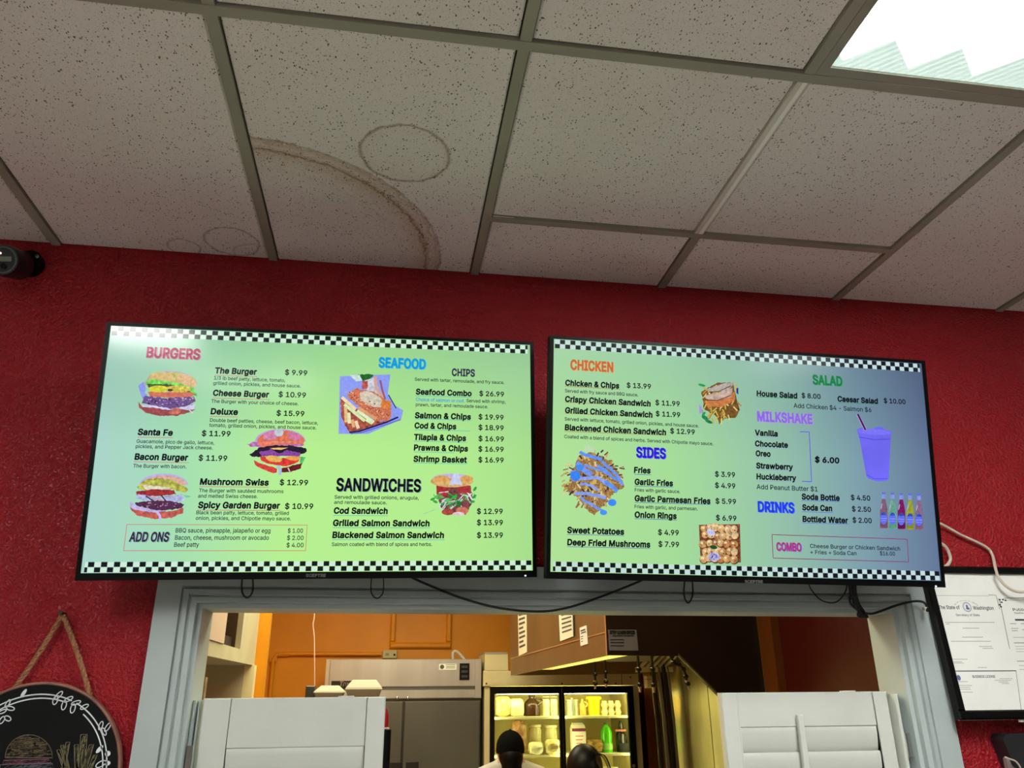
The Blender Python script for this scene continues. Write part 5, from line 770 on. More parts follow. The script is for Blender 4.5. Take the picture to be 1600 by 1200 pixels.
# ================================================================== CABLES
def cable(name, label, pts, r, m, cat='cable', n=8, sub=6, group=None):
    return tag(MB().tube(pts, r, n, sub).build(name, m, smooth=True), label, cat, group)
def W(px, py, y): p_ = at(px, py, 1, y); return tuple(p_)
cable('power_cable', 'long black cable sagging between the two televisions across the opening', [W(636, 898, -.07), W(660, 910, -.055), W(720, 934, -.045), W(780, 950, -.045), W(840, 955.5, -.045), W(885, 950, -.045), W(940, 932, -.045), W(1000, 908, -.06), W(1012, 900, -.08)], .0032, RUBBER)
for lb, a_, b_, yb, yt in (('black cable loop hanging under the left end of the left television', 377.5, 395.5, 934, 903), ('thin black cable loop hanging under the middle of the left television', 579.5, 599.5, 935, 901), ('black cable loop hanging under the right television near the hood', 1068.5, 1082.5, 942, 908)):
    cx = (a_+b_)/2; cable('cable_loop', lb, [W(a_+1.5, yt-4, -.06), W(a_, yb-18, -.05), W(a_+2, yb-6, -.048), W(cx, yb, -.048), W(b_-2, yb-7, -.048), W(b_, yb-18, -.05), W(b_-1, yt-4, -.06)], .0016 if '579' in str(a_) else .0022, RUBBER, 'cable loop', group='loops under the televisions')
cable('thin_wire', 'thin black wire drooping left of the cable bundle', [W(1262, 908, -.08), W(1268, 922, -.05), W(1282, 937, -.045), W(1299, 942, -.045), W(1312, 937, -.05), W(1322, 922, -.06), W(1323, 906, -.08)], .0018, RUBBER)
bt = thing('cable_bundle', 'tangled bundle of black cables hanging under the right television', 'cable bundle', W(1330, 905, -.06))
O = Vector(W(1330, 905, -.06))
for i in range(6):
    o1, o2 = random.uniform(-5, 5), random.uniform(-5, 5)
    pts = [W(1324+o1+i*2.5, 900, -.075), W(1328+o1+i*1.5, 922, -.06+i*.004), W(1333+o2+i*2, 942, -.05+i*.004), W(1346+o2*.6+i, 956, -.05), W(1354+o2*.4, 964, -.055), W(1348-i*1.5, 962, -.06), W(1338+i, 950, -.062), W(1334+o1, 930, -.068)]
    MB().tube([Vector(q)-O for q in pts], .0034, 7, 5).build('cable_strand', RUBBER, bt, smooth=True)
cable('black_lead', 'black lead running from the bundle to the picture frame', [W(1350, 958, -.06), W(1362, 959, -.045), W(1376, 955, -.04), W(1400, 946, -.04), W(1425, 940, -.04), W(1440, 940, -.045), W(1447, 945, -.05), W(1449, 955, -.06)], .0034, RUBBER)
WC = mat('ivory_cord', (206, 192, 172), rough=.5)
cable('extension_cord', 'long ivory cord draped over the framed certificates', [W(1455, 815, -.03), W(1471, 819, -.018), W(1502, 836, -.014), W(1538, 853, -.014), W(1550, 866, -.016), W(1556, 890, -.05), W(1562, 905, -.06), W(1578, 920, -.062), W(1600, 925, -.062), W(1640, 918, -.062)], .0042, WC)
cable('extension_cord', 'short curl of ivory cord beside the right television', [W(1465, 846, -.02), W(1476, 853, -.02), W(1482, 862, -.02), W(1485, 873, -.02), W(1482, 881, -.02), W(1476, 886, -.02), W(1464, 892, -.03)], .0048, WC)
# ================================================================== CHALKBOARD
BC = Vector((.2137, -.022, 1.615)); BR_ = .2005
cb = thing('chalkboard_sign', 'round black chalkboard sign with white wreath hung by rope', 'sign', BC)
MB().lathe([(BR_-.006, .006), (BR_-.006, -.006)], n=72, axis='y').build('board', mat('chalkboard_black', (8, 8, 9), rough=.7, spec=.2, vary=.2, vscale=12), cb)
MB().lathe([(BR_-.006, .012), (BR_, .010), (BR_+.0012, 0), (BR_, -.007), (BR_-.004, -.008), (BR_-.0062, -.006)], n=72, axis='y', caps=False).build('rim', mat('brown_wood_rim', (136, 92, 74), rough=.6, vary=.15, vscale=30), cb, smooth=True)
FB = Face(BC, (1, 0, 0), (0, 0, 1))
CW = mat('white_paint_marker', (222, 230, 232), rough=.7)
def strip(mb, pts, w_, y=-.0068):
    L_ = [Vector(p) for p in pts]; a_ = []; b_ = []
    for i, p_ in enumerate(L_):
        d = (L_[min(i+1, len(L_)-1)]-L_[max(i-1, 0)]).normalized(); n_ = Vector((-d.y, d.x))*w_/2; a_.append(p_+n_); b_.append(p_-n_)
    for i in range(len(L_)-1): mb.poly([(q.x, y, q.y) for q in (a_[i], a_[i+1], b_[i+1], b_[i])])
for (r_, ox, oz, a0, a1) in ((.1705, 0, .003, -60, 62), (.1645, -.002, .0, -60, 52), (.1705, 0, .003, 66, 170), (.163, .002, .002, 70, 170), (.1705, .001, 0, 185, 290), (.163, 0, 0, 190, 285)):
    mb = MB(); strip(mb, [(ox+r_*math.cos(R(a0+(a1-a0)*i/40)), oz+r_*math.sin(R(a0+(a1-a0)*i/40))) for i in range(41)], .0028); mb.build('wreath_line', CW, cb, fix=False)
def leaf(px, py, L_, w_, ang, fill=False):
    u, z = FB.uv(px, py, -.007); c_, s_ = math.cos(ang), math.sin(ang); mb = MB()
    pts = [(u+L_/2*math.cos(t)*c_-w_/2*math.sin(t)*s_, z+L_/2*math.cos(t)*s_+w_/2*math.sin(t)*c_) for t in [2*math.pi*i/18 for i in range(19)]]
    if fill: mb.poly([(a_, -.0068, b_) for a_, b_ in pts[:-1]])
    else: strip(mb, pts, .0022)
    mb.build('wreath_leaf', CW, cb, fix=False)
k_ = 1/8
for x, y, L_, w_, an, fl in ((295, 265, .02, .008, 1.1, 1), (95, 395, .018, .007, 1.2, 0), (130, 455, .018, .008, -.2, 0), (30, 495, .016, .007, .4, 0), (95, 580, .016, .009, -.5, 0), (25, 600, .016, .009, 1.2, 0), (735, 290, .02, .009, .9, 0), (690, 355, .018, .010, 1.5, 0), (855, 340, .02, .008, .5, 0), (800, 415, .02, .010, 1.5, 0), (950, 385, .02, .008, .3, 0), (910, 455, .02, .010, 1.5, 0), (1055, 435, .018, .008, .5, 0), (1260, 670, .018, .008, 1.4, 0), (1345, 690, .02, .008, 1.1, 0), (1300, 745, .018, .007, -1, 0), (1245, 965, .02, .009, .9, 1), (1345, 1020, .012, .012, 0, 1), (1260, 1150, .022, .011, .5, 0), (1345, 1140, .012, .01, 0, 1)):
    leaf(x*k_, 1050+y*k_, L_, w_, an, fl)
def chalk(name, poly_px, cols, n, ang, w_=.0011, curve=0):
    poly = [Vector(FB.uv(*q, -.007)) for q in poly_px]; xs = [q.x for q in poly]; zs = [q.y for q in poly]; mb = MB(); done = 0
    def ins(x, z):
        c_ = False
        for i in range(len(poly)):
            a_, b_ = poly[i], poly[i-1]
            if (a_.y > z) != (b_.y > z) and x < (b_.x-a_.x)*(z-a_.y)/(b_.y-a_.y)+a_.x: c_ = not c_
        return c_
    ms = [mat('chalk_%d_%d_%d' % c_, c_, rough=.95) for c_ in cols]
    for _ in range(n*6):
        if done >= n: break
        x, z = random.uniform(min(xs), max(xs)), random.uniform(min(zs), max(zs)); a_ = ang+random.uniform(-.25, .25); L_ = random.uniform(.008, .022)
        pts = [(x+L_*t*math.cos(a_+curve*t), z+L_*t*math.sin(a_+curve*t)) for t in (0, .3, .6, 1)]
        if not all(ins(*q) for q in pts): continue
        mb.use(random.randrange(len(ms))); strip(mb, pts, w_, -.0066); done += 1
    cl = [tuple(q) for q in poly]+[tuple(poly[0])]; mb.use(0); strip(mb, cl, .0016, -.0067)
    mb.build(name, ms, cb, fix=False)['kind'] = 'stuff'
dome = [(8+37*(1-math.cos(t)), 1184-36*math.sin(t)) for t in [math.pi*i/16 for i in range(17)]]
chalk('chalk_drawing', dome, [(104, 92, 74), (84, 76, 62), (122, 106, 70)], 190, .12)
chalk('chalk_drawing', [(6, 1188), (76, 1186), (80, 1192), (4, 1194)], [(126, 78, 92), (96, 70, 76)], 40, 0)
chalk('chalk_drawing', [(0, 1195), (82, 1193), (84, 1204), (0, 1206)], [(96, 100, 108), (80, 84, 92)], 60, .3)
for x, y, h_, w_, an in ((91, 1172, 60, 5, 2.0), (97, 1165, 60, 5, 1.9), (106, 1160, 60, 6, 1.35), (119, 1164, 60, 6, 1.6), (131, 1148, 70, 10, 1.5), (143, 1164, 60, 7, 1.2), (149, 1180, 50, 6, 1.05)):
    dx = math.cos(an); q = [(x-w_/2, y), (x+w_/2, y-1), (x+w_/2-dx*h_*.8, y+h_), (x-w_/2-dx*h_*.8, y+h_)]
    chalk('chalk_drawing', q, [(118, 110, 80), (96, 90, 70), (140, 132, 96)], 60, an, .0012)
nl = Vector(W(98, 958, -.016))
rp = MB()
for A_, B_ in ((W(97, 962, -.022), W(23, 1075, -.018)), (W(99, 962, -.022), W(141, 1088, -.018))):
    A_, B_ = Vector(A_), Vector(B_); n_ = 46; d = (B_-A_); dn = d.normalized(); q1 = dn.cross(Vector((0, 1, 0))).normalized(); q2 = dn.cross(q1)
    for ph in (0, 2.1, 4.2):
        pts = []
        for i in range(n_*2+1):
            t = i/(n_*2); a_ = ph+t*d.length*240; sag = math.sin(math.pi*t)*.003
            pts.append(A_+d*t+q1*(math.cos(a_)*.003+sag)+q2*math.sin(a_)*.003-BC)
        rp.tube(pts, .0034, 5)
rp.build('hanging_rope', mat('tan_jute_rope', (158, 112, 76), rough=.9, vary=.2, vscale=200), cb, smooth=True)
nb = MB(); nb.lathe([(.003, .02), (.003, -.014), (.005, -.014), (.005, -.017)], (nl.x, nl.y, nl.z), 10, 'y')
tag(nb.build('hook_nail', mat('dark_iron', (50, 44, 42), rough=.5, metal=.6)), 'dark nail in the red wall holding the sign rope', 'nail')
# ================================================================== SECURITY CAMERA (upper left corner)
sc_ = Vector(W(10, 408, -.10)); A_ = Vector(W(56, 412, -.0))
st = thing('security_camera', 'black round security camera mounted high at left edge of red wall', 'security camera', (A_.x, 0, A_.z))
def loc(v): return Vector(v)-Vector((A_.x, 0, A_.z))
pl = MB(); c_ = loc(W(54, 411, -.012)); 
pts = [(c_.x-.008+.034*math.cos(t)*(1 if abs(math.cos(t)) < .8 else .95), -.0, c_.z-.004+.036*math.sin(t)) for t in [2*math.pi*i/20 for i in range(20)]]
pl.prism(pts, (0, -.028, 0)); pl.build('mount_base', BLACK, st)
for q in ((58, 400.5), (43, 422.5)):
    s_ = loc(W(*q, -.031)); MB().lathe([(.0045, .004), (.0045, -.002), (.003, -.003)], s_, 12, 'y').build('screw', mat('zinc_screw', (170, 172, 160), rough=.4), st)
    MB().lathe([(.0018, -.001), (.0018, -.0045)], s_, 6, 'y').build('screw_socket', BLACK, st)
hd = loc(sc_); dirv = (Vector((-.1, -1, -.35))).normalized()
MB().tube([c_+Vector((-.012, -.02, .004)), (c_+hd)/2+Vector((0, .0, .010)), hd+Vector((0, .03, .012))], .014, 14, 4).build('arm', BLACK, st, smooth=True)
rotm = dirv.to_track_quat('Z', 'Y').to_matrix()
def oriented(prof, c0, mname, m, n=36, sm=True):
    b_ = MB().lathe(prof, n=n)
    b_.v = [tuple(rotm @ Vector(v)+c0) for v in b_.v]; return b_.build(mname, m, st, smooth=sm)
oriented([(.030, -.07), (.041, -.06), (.043, -.02), (.043, .012), (.041, .017), (.038, .017)], hd, 'housing', mat('charcoal_black_housing', (24, 25, 28), rough=.35))
oriented([(.037, .010), (.037, .0175), (.033, .018), (.033, .010)], hd, 'lens_ring', mat('grey_ring', (84, 92, 92), rough=.3), n=40)
oriented([(.0325, .012), (.0325, .0155), (.001, .0165)], hd, 'front_glass', mat('dark_green_glass', (34, 44, 42), rough=.12))
b_ = MB().box(-.024, .024, -.004, .009, .0165, .019); b_.v = [tuple(rotm @ Vector(v)+hd) for v in b_.v]; b_.build('sensor_window', mat('pale_green_window', (112, 122, 114), rough=.3), st)
b_ = MB().lathe([(.008, .0165), (.008, .0195), (.005, .020)], (0, 0, 0), 16); b_.v = [tuple(rotm @ (Vector(v)+Vector((.004, -.017, 0)))+hd) for v in b_.v]; b_.build('lens', BLACK, st)
b_ = MB().lathe([(.0028, .0165), (.0028, .0195)], (0, 0, 0), 10); b_.v = [tuple(rotm @ (Vector(v)+Vector((-.006, .018, 0)))+hd) for v in b_.v]; b_.build('status_light', mat('red_white_led', (255, 200, 190), emit=(255, 190, 180), es=2), st)
# ================================================================== FRAMED CERTIFICATES
fx0, fx1, fz0, fz1 = 2.537, 3.45, 1.705, 2.118
FF = Face((fx0, -.052, fz0), (1, 0, 0), (0, .030, fz1-fz0))
fh = math.hypot(.03, fz1-fz0); fw = fx1-fx0
fr = thing('picture_frame', 'black framed state certificates and business licence right of the opening', 'picture frame', mtx=FF.M)
b_ = .024; mb = MB()
for x0, x1, z0, z1 in ((0, fw, 0, b_), (0, fw, fh-b_*.8, fh), (0, b_, b_, fh-b_*.8), (fw-b_, fw, b_, fh-b_*.8)):
    mb.bbox(x0, x1, -.016, .006, z0, z1, .004)
mb.build('frame', mat('black_frame_wood', (6, 6, 5), rough=.4, spec=.2), fr)
MB().box(b_*.5, fw-b_*.5, -.004, .003, b_*.5, fh-b_*.5).build('mat_board', PAPER, fr)
def sheet(px, name, y, label=None):
    pts = [FF.uv(*q, y) for q in px]; o = MB().prism([(u, y, z) for u, z in pts], (0, .0008, 0)).build(name, PAPER, fr, label=label); return o
s3 = sheet([(1559, 934), (1700, 930), (1760, 1128), (1592, 1128)], 'certificate', -.0052, 'public health certificate sheet')
s1 = sheet([(1458, 928), (1556, 929.5), (1578, 1016), (1484, 1016)], 'certificate', -.0064, 'state secretary certificate')
s2 = sheet([(1484, 1014), (1585, 1014), (1591, 1049), (1491, 1050)], 'certificate', -.0074, 'folded letter sheet')
s4 = sheet([(1490, 1049), (1588, 1048), (1599, 1124), (1498, 1126)], 'certificate', -.0084, 'business license sheet')
mbk = MB(); mbg = MB()
def ft(mb, s, x0, yb, x1, cap, y=-.0082, bold=.01):
    u, z = FF.uv(x0, yb, y); u1 = FF.uv(x1, yb, y)[0]; put_text(mb, s, u, z, u1, cap, bold, y)
def fl(mb, x0, y0, x1, y1, w_=.0008, y=-.0082):
    a_ = Vector(FF.uv(x0, y0, y)); c_ = Vector(FF.uv(x1, y1, y)); d = (c_-a_).normalized(); n_ = Vector((-d.y, d.x))*w_/2
    mb.poly([(q.x, y, q.y) for q in (a_-n_, c_-n_, c_+n_, a_+n_)])
ft(mbk, 'The State of', 1467, 951.5, 1500, .0098, -.0066, .015); ft(mbk, 'Washington', 1521, 952.5, 1553, .0098, -.0066, .015); ft(mbk, 'Secretary of State', 1494, 962.5, 1531, .0062, -.0066, .006)
for i, ch in enumerate('UNITED STATES OF AMERICA'):
    if ch == ' ': continue
    t = i/23; a_ = math.pi*(.86-.72*t); cx_, cz_ = FF.uv(1511, 951, -.0066); r_ = .034
    vs, fs = text_mesh(ch, .01, 0); k1 = .0048; xx, zz = cx_+r_*math.cos(a_)*1.15, cz_+r_*math.sin(a_)*.62; ro = a_-math.pi/2
    mbk.add([(xx+(x*math.cos(ro)-z*math.sin(ro))*k1, -.0066, zz+(x*math.sin(ro)+z*math.cos(ro))*k1) for x, z in vs], fs)
cx_, cz_ = FF.uv(1511, 948.5, -.0066)
SEAL = mat('blue_seal_ink', (96, 108, 150), rough=.8)
seal = MB()
for r0, r1 in ((.0135, .0120), (.0105, .0098)):
    for i in range(36):
        t0, t1 = 2*math.pi*i/36, 2*math.pi*(i+1)/36
        seal.poly([(cx_+r0*math.cos(t0), -.0067, cz_+r0*math.sin(t0)), (cx_+r0*math.cos(t1), -.0067, cz_+r0*math.sin(t1)), (cx_+r1*math.cos(t1), -.0067, cz_+r1*math.sin(t1)), (cx_+r1*math.cos(t0), -.0067, cz_+r1*math.sin(t0))])
seal.ball((cx_, -.0068, cz_+.002), .0035, .0002, .0045, 10, 6); seal.ball((cx_+.001, -.0068, cz_-.004), .006, .0002, .0035, 10, 6)
seal.build('printed_seal', SEAL, fr); seal = MB()
c2 = FF.uv(1498, 1059, -.0088); seal.ball((c2[0], -.0088, c2[1]), .006, .0002, .0075, 12, 6)
seal.build('printed_seal', SEAL, fr)
fl(mbg, 1459, 930.5, 1546, 931, .0008, -.0066); fl(mbk, 1545, 929.5, 1556, 930, .0012, -.0066); fl(mbk, 1556, 930, 1562, 952, .0012, -.0066)
for x0, x1, yy in ((1476, 1554, 972.5), (1478, 1484, 975), (1504, 1530, 981.5), (1503, 1536, 995.5), (1486, 1548, 1002), (1530, 1550, 1010), (1535, 1552, 1013)): fl(mbg, x0, yy, x1, yy, .0012, -.0066)
for x0, x1, yy in ((1488, 1512, 1030), (1488, 1503, 1034), (1489, 1506, 1036), (1528, 1542, 1043)): fl(mbg, x0, yy, x1, yy, .001, -.0076)
ft(mbk, 'BUSINESS LICENSE', 1520, 1059, 1555.5, .0062, -.0086, .015)
fl(mbk, 1489, 1048.7, 1588, 1048, .0022, -.0086); fl(mbk, 1587.5, 1049, 1597, 1119, .0012, -.0086)
for x0, x1, yy in ((1562, 1582, 1060.5), (1554, 1580, 1063), (1560, 1575, 1065.5), (1565, 1577, 1068), (1494, 1512, 1065), (1495, 1519, 1071), (1495, 1516, 1074), (1496, 1517, 1077), (1496, 1520, 1081.5)): fl(mbg, x0, yy, x1, yy, .001, -.0086)
fl(mbk, 1562, 938, 1578, 1016, .0016, -.0054); fl(mbk, 1568, 935, 1700, 931, .0016, -.0054); fl(mbk, 1570, 938, 1700, 934, .0008, -.0054)
for q in ((1562, 937), (1565, 941), (1562, 945), (1567, 937), (1571, 938), (1564, 948)): u, z = FF.uv(*q, -.0054); mbk.ball((u, -.0055, z), .0035, .0002, .0025, 8, 6)
ft(mbk, 'Public Health', 1583, 954.5, 1628, .0078, -.0054, .01); ft(mbk, 'Seattle & King County', 1585, 959, 1632, .005, -.0054, .004)
for x0, x1, yy, w_ in ((1586, 1640, 968.5, .005), (1578, 1588, 974.5, .0012), (1595, 1640, 974.5, .0012), (1580, 1591, 982, .0012), (1581, 1590, 985.5, .0012), (1597, 1640, 984, .0012), (1583, 1660, 996, .001), (1584, 1640, 1004.5, .0014), (1586, 1650, 1010, .001), (1587, 1650, 1014, .001), (1588, 1640, 1018, .001), (1589, 1600, 1033, .0014), (1592, 1640, 1040, .001), (1593, 1650, 1046, .001)):
    fl(mbk if w_ > .0011 else mbg, x0, yy, x1, yy, w_, -.0054)
mbk.build('printed_text', INK, fr, fix=False)['kind'] = 'stuff'; mbg.build('fine_print', INKG, fr, fix=False)['kind'] = 'stuff'
for lb, q in (('small white wall clip beside the lower corner of the picture frame', (1492, 1162)), ('small white clip at the upper edge of the picture frame', (1448, 950.5))):
    u = Vector(W(*q, -.058 if q[1] < 1000 else -.01)); tag(MB().bbox(u.x-.006, u.x+.006, u.y, u.y+.012, u.z-.004, u.z+.004, .0015).build('wall_clip', WHITE), lb, 'clip')
# dark rounded handset lower right
t = thing('wall_phone', 'dark rounded wall device with pale cord below the picture frame', 'wall device', W(1590, 1185, -.03))
o_ = Vector(W(1590, 1185, -.03)); x0, z1 = at(1566, 1150, 1, -.05).x, at(1575, 1147, 1, -.05).z
mb = MB(); outl = []
wd, ht, rr = .12, .085, .016
for cx_, cz_, a0 in ((rr, -rr, 90), (wd-rr, -rr, 0), (wd-rr, -ht+rr, -90), (rr+.012, -ht+rr, -180)):
    for i in range(6): a_ = R(a0+90-i*18 if 0 else a0+90*(1-i/5)); outl.append((x0+cx_+rr*math.cos(a_), -.022, z1+cz_+rr*math.sin(a_)))
mb.prism([Vector(q)-o_+Vector((0, -.03, 0)) for q in outl], (0, .05, 0)); mb.build('body', mat('dark_slate_plastic', (34, 36, 39), rough=.4, vary=.15, vscale=10), t)
pc = [at(q[0], q[1], 1, -.045) for q in ((1572, 1184), (1586, 1189), (1594, 1198), (1598, 1212), (1600, 1240), (1574, 1240), (1577, 1210), (1574, 1195))]
MB().prism([q-o_ for q in pc], (0, .012, 0)).build('pale_panel', mat('pink_grey_plastic', (150, 132, 128), rough=.5), t)
MB().tube([Vector(W(*q, -.062))-o_ for q in ((1570, 1183), (1578, 1186), (1586, 1189), (1592, 1195), (1596, 1204), (1599, 1216))], .0022, 7, 4).build('cord', mat('pale_pink_cord', (214, 190, 182), rough=.5), t, smooth=True)
# ================================================================== SHUTTERS
def shutter(x0, x1, yc, ztop, rail, pitch, stile, label, rod=None, stile_r=None):
    zb = OB+.012; t = thing('louvered_shutter', label, 'shutter', ((x0+x1)/2, yc, zb)); cx = (x0+x1)/2; sr = stile_r or stile; hw = (x1-x0)/2; th = .014
    h = ztop-zb
    MB().bbox(-hw, -hw+stile, -th, th, 0, h, .003).build('stile', SHUT, t); MB().bbox(hw-sr, hw, -th, th, 0, h, .003).build('stile', SHUT, t)
    MB().box(-hw+stile-.004, -hw+stile, -th-.0012, th, 0, h-.004).build('stile_bead', SHUT, t); MB().box(hw-sr, hw-sr+.004, -th-.0012, th, 0, h-.004).build('stile_bead', SHUT, t)
    MB().bbox(-hw+stile, hw-sr, -th+.003, th-.003, h-rail, h, .002).build('top_rail', SHUT, t); MB().bbox(-hw+stile, hw-sr, -th+.003, th-.003, 0, .1, .002).build('bottom_rail', SHUT, t)
    a_, b_ = -hw+stile+.002, hw-sr-.002; me = None; z = h-rail-pitch*.5+.002; n_ = 0
    cs = [(.006*math.sin(2*math.pi*i/12), pitch*.54*math.cos(2*math.pi*i/12)) for i in range(12)]
    m_ = MB(); ca, sa = math.cos(.16), math.sin(.16)
    V = [(a_, y*ca-zz*sa, y*sa+zz*ca) for y, zz in cs]+[(b_, y*ca-zz*sa, y*sa+zz*ca) for y, zz in cs]
    m_.add(V, [(i, (i+1) % 12, 12+(i+1) % 12, 12+i) for i in range(12)]+[tuple(reversed(range(12))), tuple(range(12, 24))]); me = m_.mesh('louver', SHUT)
    me.set_sharp_from_angle(angle=R(30)) if hasattr(me, 'set_sharp_from_angle') else None
    while z > .1+pitch*.4:
        o = link('louver', me, t); o.location = (0, 0, z)
        if n_ == 0 and rod is None: o.rotation_euler = (0, R(-.9), 0)
        z -= pitch; n_ += 1
    if rod is not None:
        MB().bbox(rod-cx-.0085, rod-cx+.0085, -th-.016, -th-.004, .12, h-rail+.03, .002).build('tilt_rod', SHUT, t)
        MB().bbox(rod-cx-.005, rod-cx+.005, -th-.004, -.004, h-rail-.03, h-rail-.02, .001).build('rod_staple', CHROME, t)
    MB().bbox(hw*.55-.02, hw*.55+.02, -.008, .008, h, h+.003, .001).build('catch_plate', WHITE, t)
    return t
xs = [at(318, 1090, 1, .045).x, at(603, 1090, 1, .045).x, at(1127, 1084, 1, .045).x, at(1386, 1082, 1, .045).x]; zl = at(460, 1090, 1, .045).z; zr = at(1256, 1081.5, 1, .045).z
shutter(xs[0], xs[1], .06, zl, .115, .078, .066, 'off-white louvered shutter closing the left side of the opening', None, .046)
shutter(xs[2], xs[3], .06, zr, .088, .067, .046, 'off-white louvered shutter with tilt rod at right side of opening', at(1258, 1150, 1, .02).x, .044)
for lb, x0, x1 in (('folded shutter leaf standing edge-on against the left jamb', JL+.013, xs[0]-.006), ('folded shutter leaf standing edge-on against the right jamb', xs[3]+.006, JR-.013)):
    t = thing('shutter_leaf', lb, 'shutter', (x0, .055, OB+.012)); hh = zl-OB-.016; ww = x1-x0; w3 = min(ww*.45, .028)
    MB().bbox(0, w3, -.035, .06, 0, hh, .003).build('stile', SHUT if x0 > 1 else TRIM, t); MB().bbox(w3+.004, ww, -.015, .045, 0, hh, .003).build('edge_strip', TRIM, t)
    for zz in (.12, hh-.16): MB().bbox(w3-.004, w3+.010, -.042, -.034, zz, zz+.06, .001).build('hinge', CHROME, t)
# ================================================================== KITCHEN LEFT: cabinet, end panel
cz = 1.893; cx = .475
def ax(px, py, x=cx): return at(px, py, 0, x)
ya, yb_ = ax(350, 990).y, ax(378, 990).y; ye = ax(398, 1035).y
cab = thing('wall_cabinet', 'cream wall cabinet with open cubby on the kitchen left wall', 'cabinet', (cx, WT+.02, cz))
def cb_(mb, x0, x1, y0, y1, z0, z1): return mb.box(x0-cx, x1-cx, y0-WT-.02, y1-WT-.02, z0-cz, z1-cz)
y0 = WT+.02; top = 2.6
mb = MB(); cb_(mb, .0, cx-.02, y0, ye, cz, cz+.02); cb_(mb, 0, cx-.02, y0, ye, top-.02, top); cb_(mb, 0, cx-.02, y0, y0+.02, cz, top); cb_(mb, 0, cx-.02, ye-.02, ye, cz, top); cb_(mb, 0, .012, y0, ye, cz, top)
mb.build('cabinet_box', CREAM, cab)
DV = mat('cubby_painted_shade', (72, 52, 24), rough=.6)  # dark brown paints the shade of the unlit cubby onto dividers and back
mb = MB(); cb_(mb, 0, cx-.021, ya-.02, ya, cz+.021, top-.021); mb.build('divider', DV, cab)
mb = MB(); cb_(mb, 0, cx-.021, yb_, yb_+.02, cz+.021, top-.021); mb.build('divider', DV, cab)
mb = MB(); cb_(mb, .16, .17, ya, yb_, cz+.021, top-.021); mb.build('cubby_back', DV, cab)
mb = MB(); cb_(mb, cx-.02, cx, y0, ye, cz, cz+.045); cb_(mb, cx-.02, cx, yb_, ye, cz+.045, top); cb_(mb, cx-.02, cx, ya, yb_, top-.04, top); mb.build('face_frame', CREAM, cab)
mb = MB(); cb_(mb, cx-.02, cx+.004, y0+.01, ya, cz+.046, top-.01); mb.build('door', mat('pinkish_cream_door', (216, 196, 176), rough=.45), cab)
mb = MB(); cb_(mb, cx, cx+.006, y0+.1, y0+.106, cz+.02, cz+.05); mb.build('door_hinge', CHROME, cab)
cup = Vector((cx-.06, (ya+yb_)/2-.07, cz+.02))
tag(MB().lathe([(.026, 0), (.033, .07), (.036, .072), (.036, .078), (.03, .078)], cup, 20).build('paper_cup', mat('tan_paper_cup', (196, 164, 112)), smooth=True), 'tan paper cup inside the open cubby of the cream cabinet', 'cup')
t = MB().bbox(cx-.12, cx-.03, (ya+yb_)/2+.0, yb_-.02, cz+.02, cz+.085, .01).build('dark_box', mat('dark_box_card', (34, 26, 26), rough=.5, vary=.3)); tag(t, 'small dark box beside the paper cup in the cubby', 'box')
pz = thing('side_panel', 'pale cream end panel standing below the wall cabinet', 'panel', (KX0, ye-.05, 0))
mb = MB(); mb.box(0, cx-KX0-.03, 0, .02, .9, cz); mb.build('board', CREAM, pz); MB().box(cx-KX0-.03, cx-KX0+.01, -.0, .05, .9, cz).build('front_edge', mat('bright_cream_edge', (244, 234, 176)), pz)
pst = MB().box(KX0, cx+.045, ye+.005, ye+.045, 0, KH).build('wall_kitchen_return', ORANGE); struct(pst)
# wire shelf with jars just inside the opening, far left
bs = thing('wooden_shelf_board', 'narrow worn wooden board propped behind the folded left shutter', 'board', (at(312, 1070, 1, .4).x, .4, 0))
MB().bbox(-.012, .014, 0, .03, .9, at(310, 1058, 1, .4).z, .003).build('board', mat('worn_brown_wood', (150, 128, 84), rough=.7, vary=.3, vscale=25), bs)
# orange wall fittings -------------------------------------------
cd = thing('conduit', 'orange painted conduit pipe running along the orange wall', 'conduit', (0, KY, 0))
a_ = [at(423, 1092, 1, KY-.03), at(427, 1030, 1, KY-.03), at(432, 1023, 1, KY-.03), at(445, 1021.5, 1, KY-.03), at(596, 1022, 1, KY-.03)]
a_[0].z = 1.0
MB().tube([q-Vector((0, KY, 0)) for q in a_], .016, 10).build('pipe', ORANGE, cd, smooth=True)
for q in (a_[1], a_[3]): MB().box(q.x-.03, q.x+.03, -.035, 0, q.z-.02, q.z+.02).build('clamp', ORANGE, cd)
q0, q1 = at(598, 1016, 1, KY-.06), at(620, 1029, 1, KY-.06)
bx = thing('junction_box', 'small cream junction box on the orange wall above the freezer', 'electrical box', ((q0.x+q1.x)/2, KY-.06, (q0.z+q1.z)/2))
hw, hh = (q1.x-q0.x)/2, (q0.z-q1.z)/2
MB().bbox(-hw, hw, 0, .06, -hh, hh, .006).build('box', mat('aged_cream_metal', (196, 190, 140), rough=.45), bx)
MB().lathe([(.009, .0), (.009, -.008)], (hw*.65, 0, -hh*.1), 12, 'y').build('knob', BLACK, bx); MB().box(-hw*.6, -hw*.1, -.002, 0, -hh*.3, hh*.3).build('label_plate', mat('olive_print', (150, 150, 90)), bx)
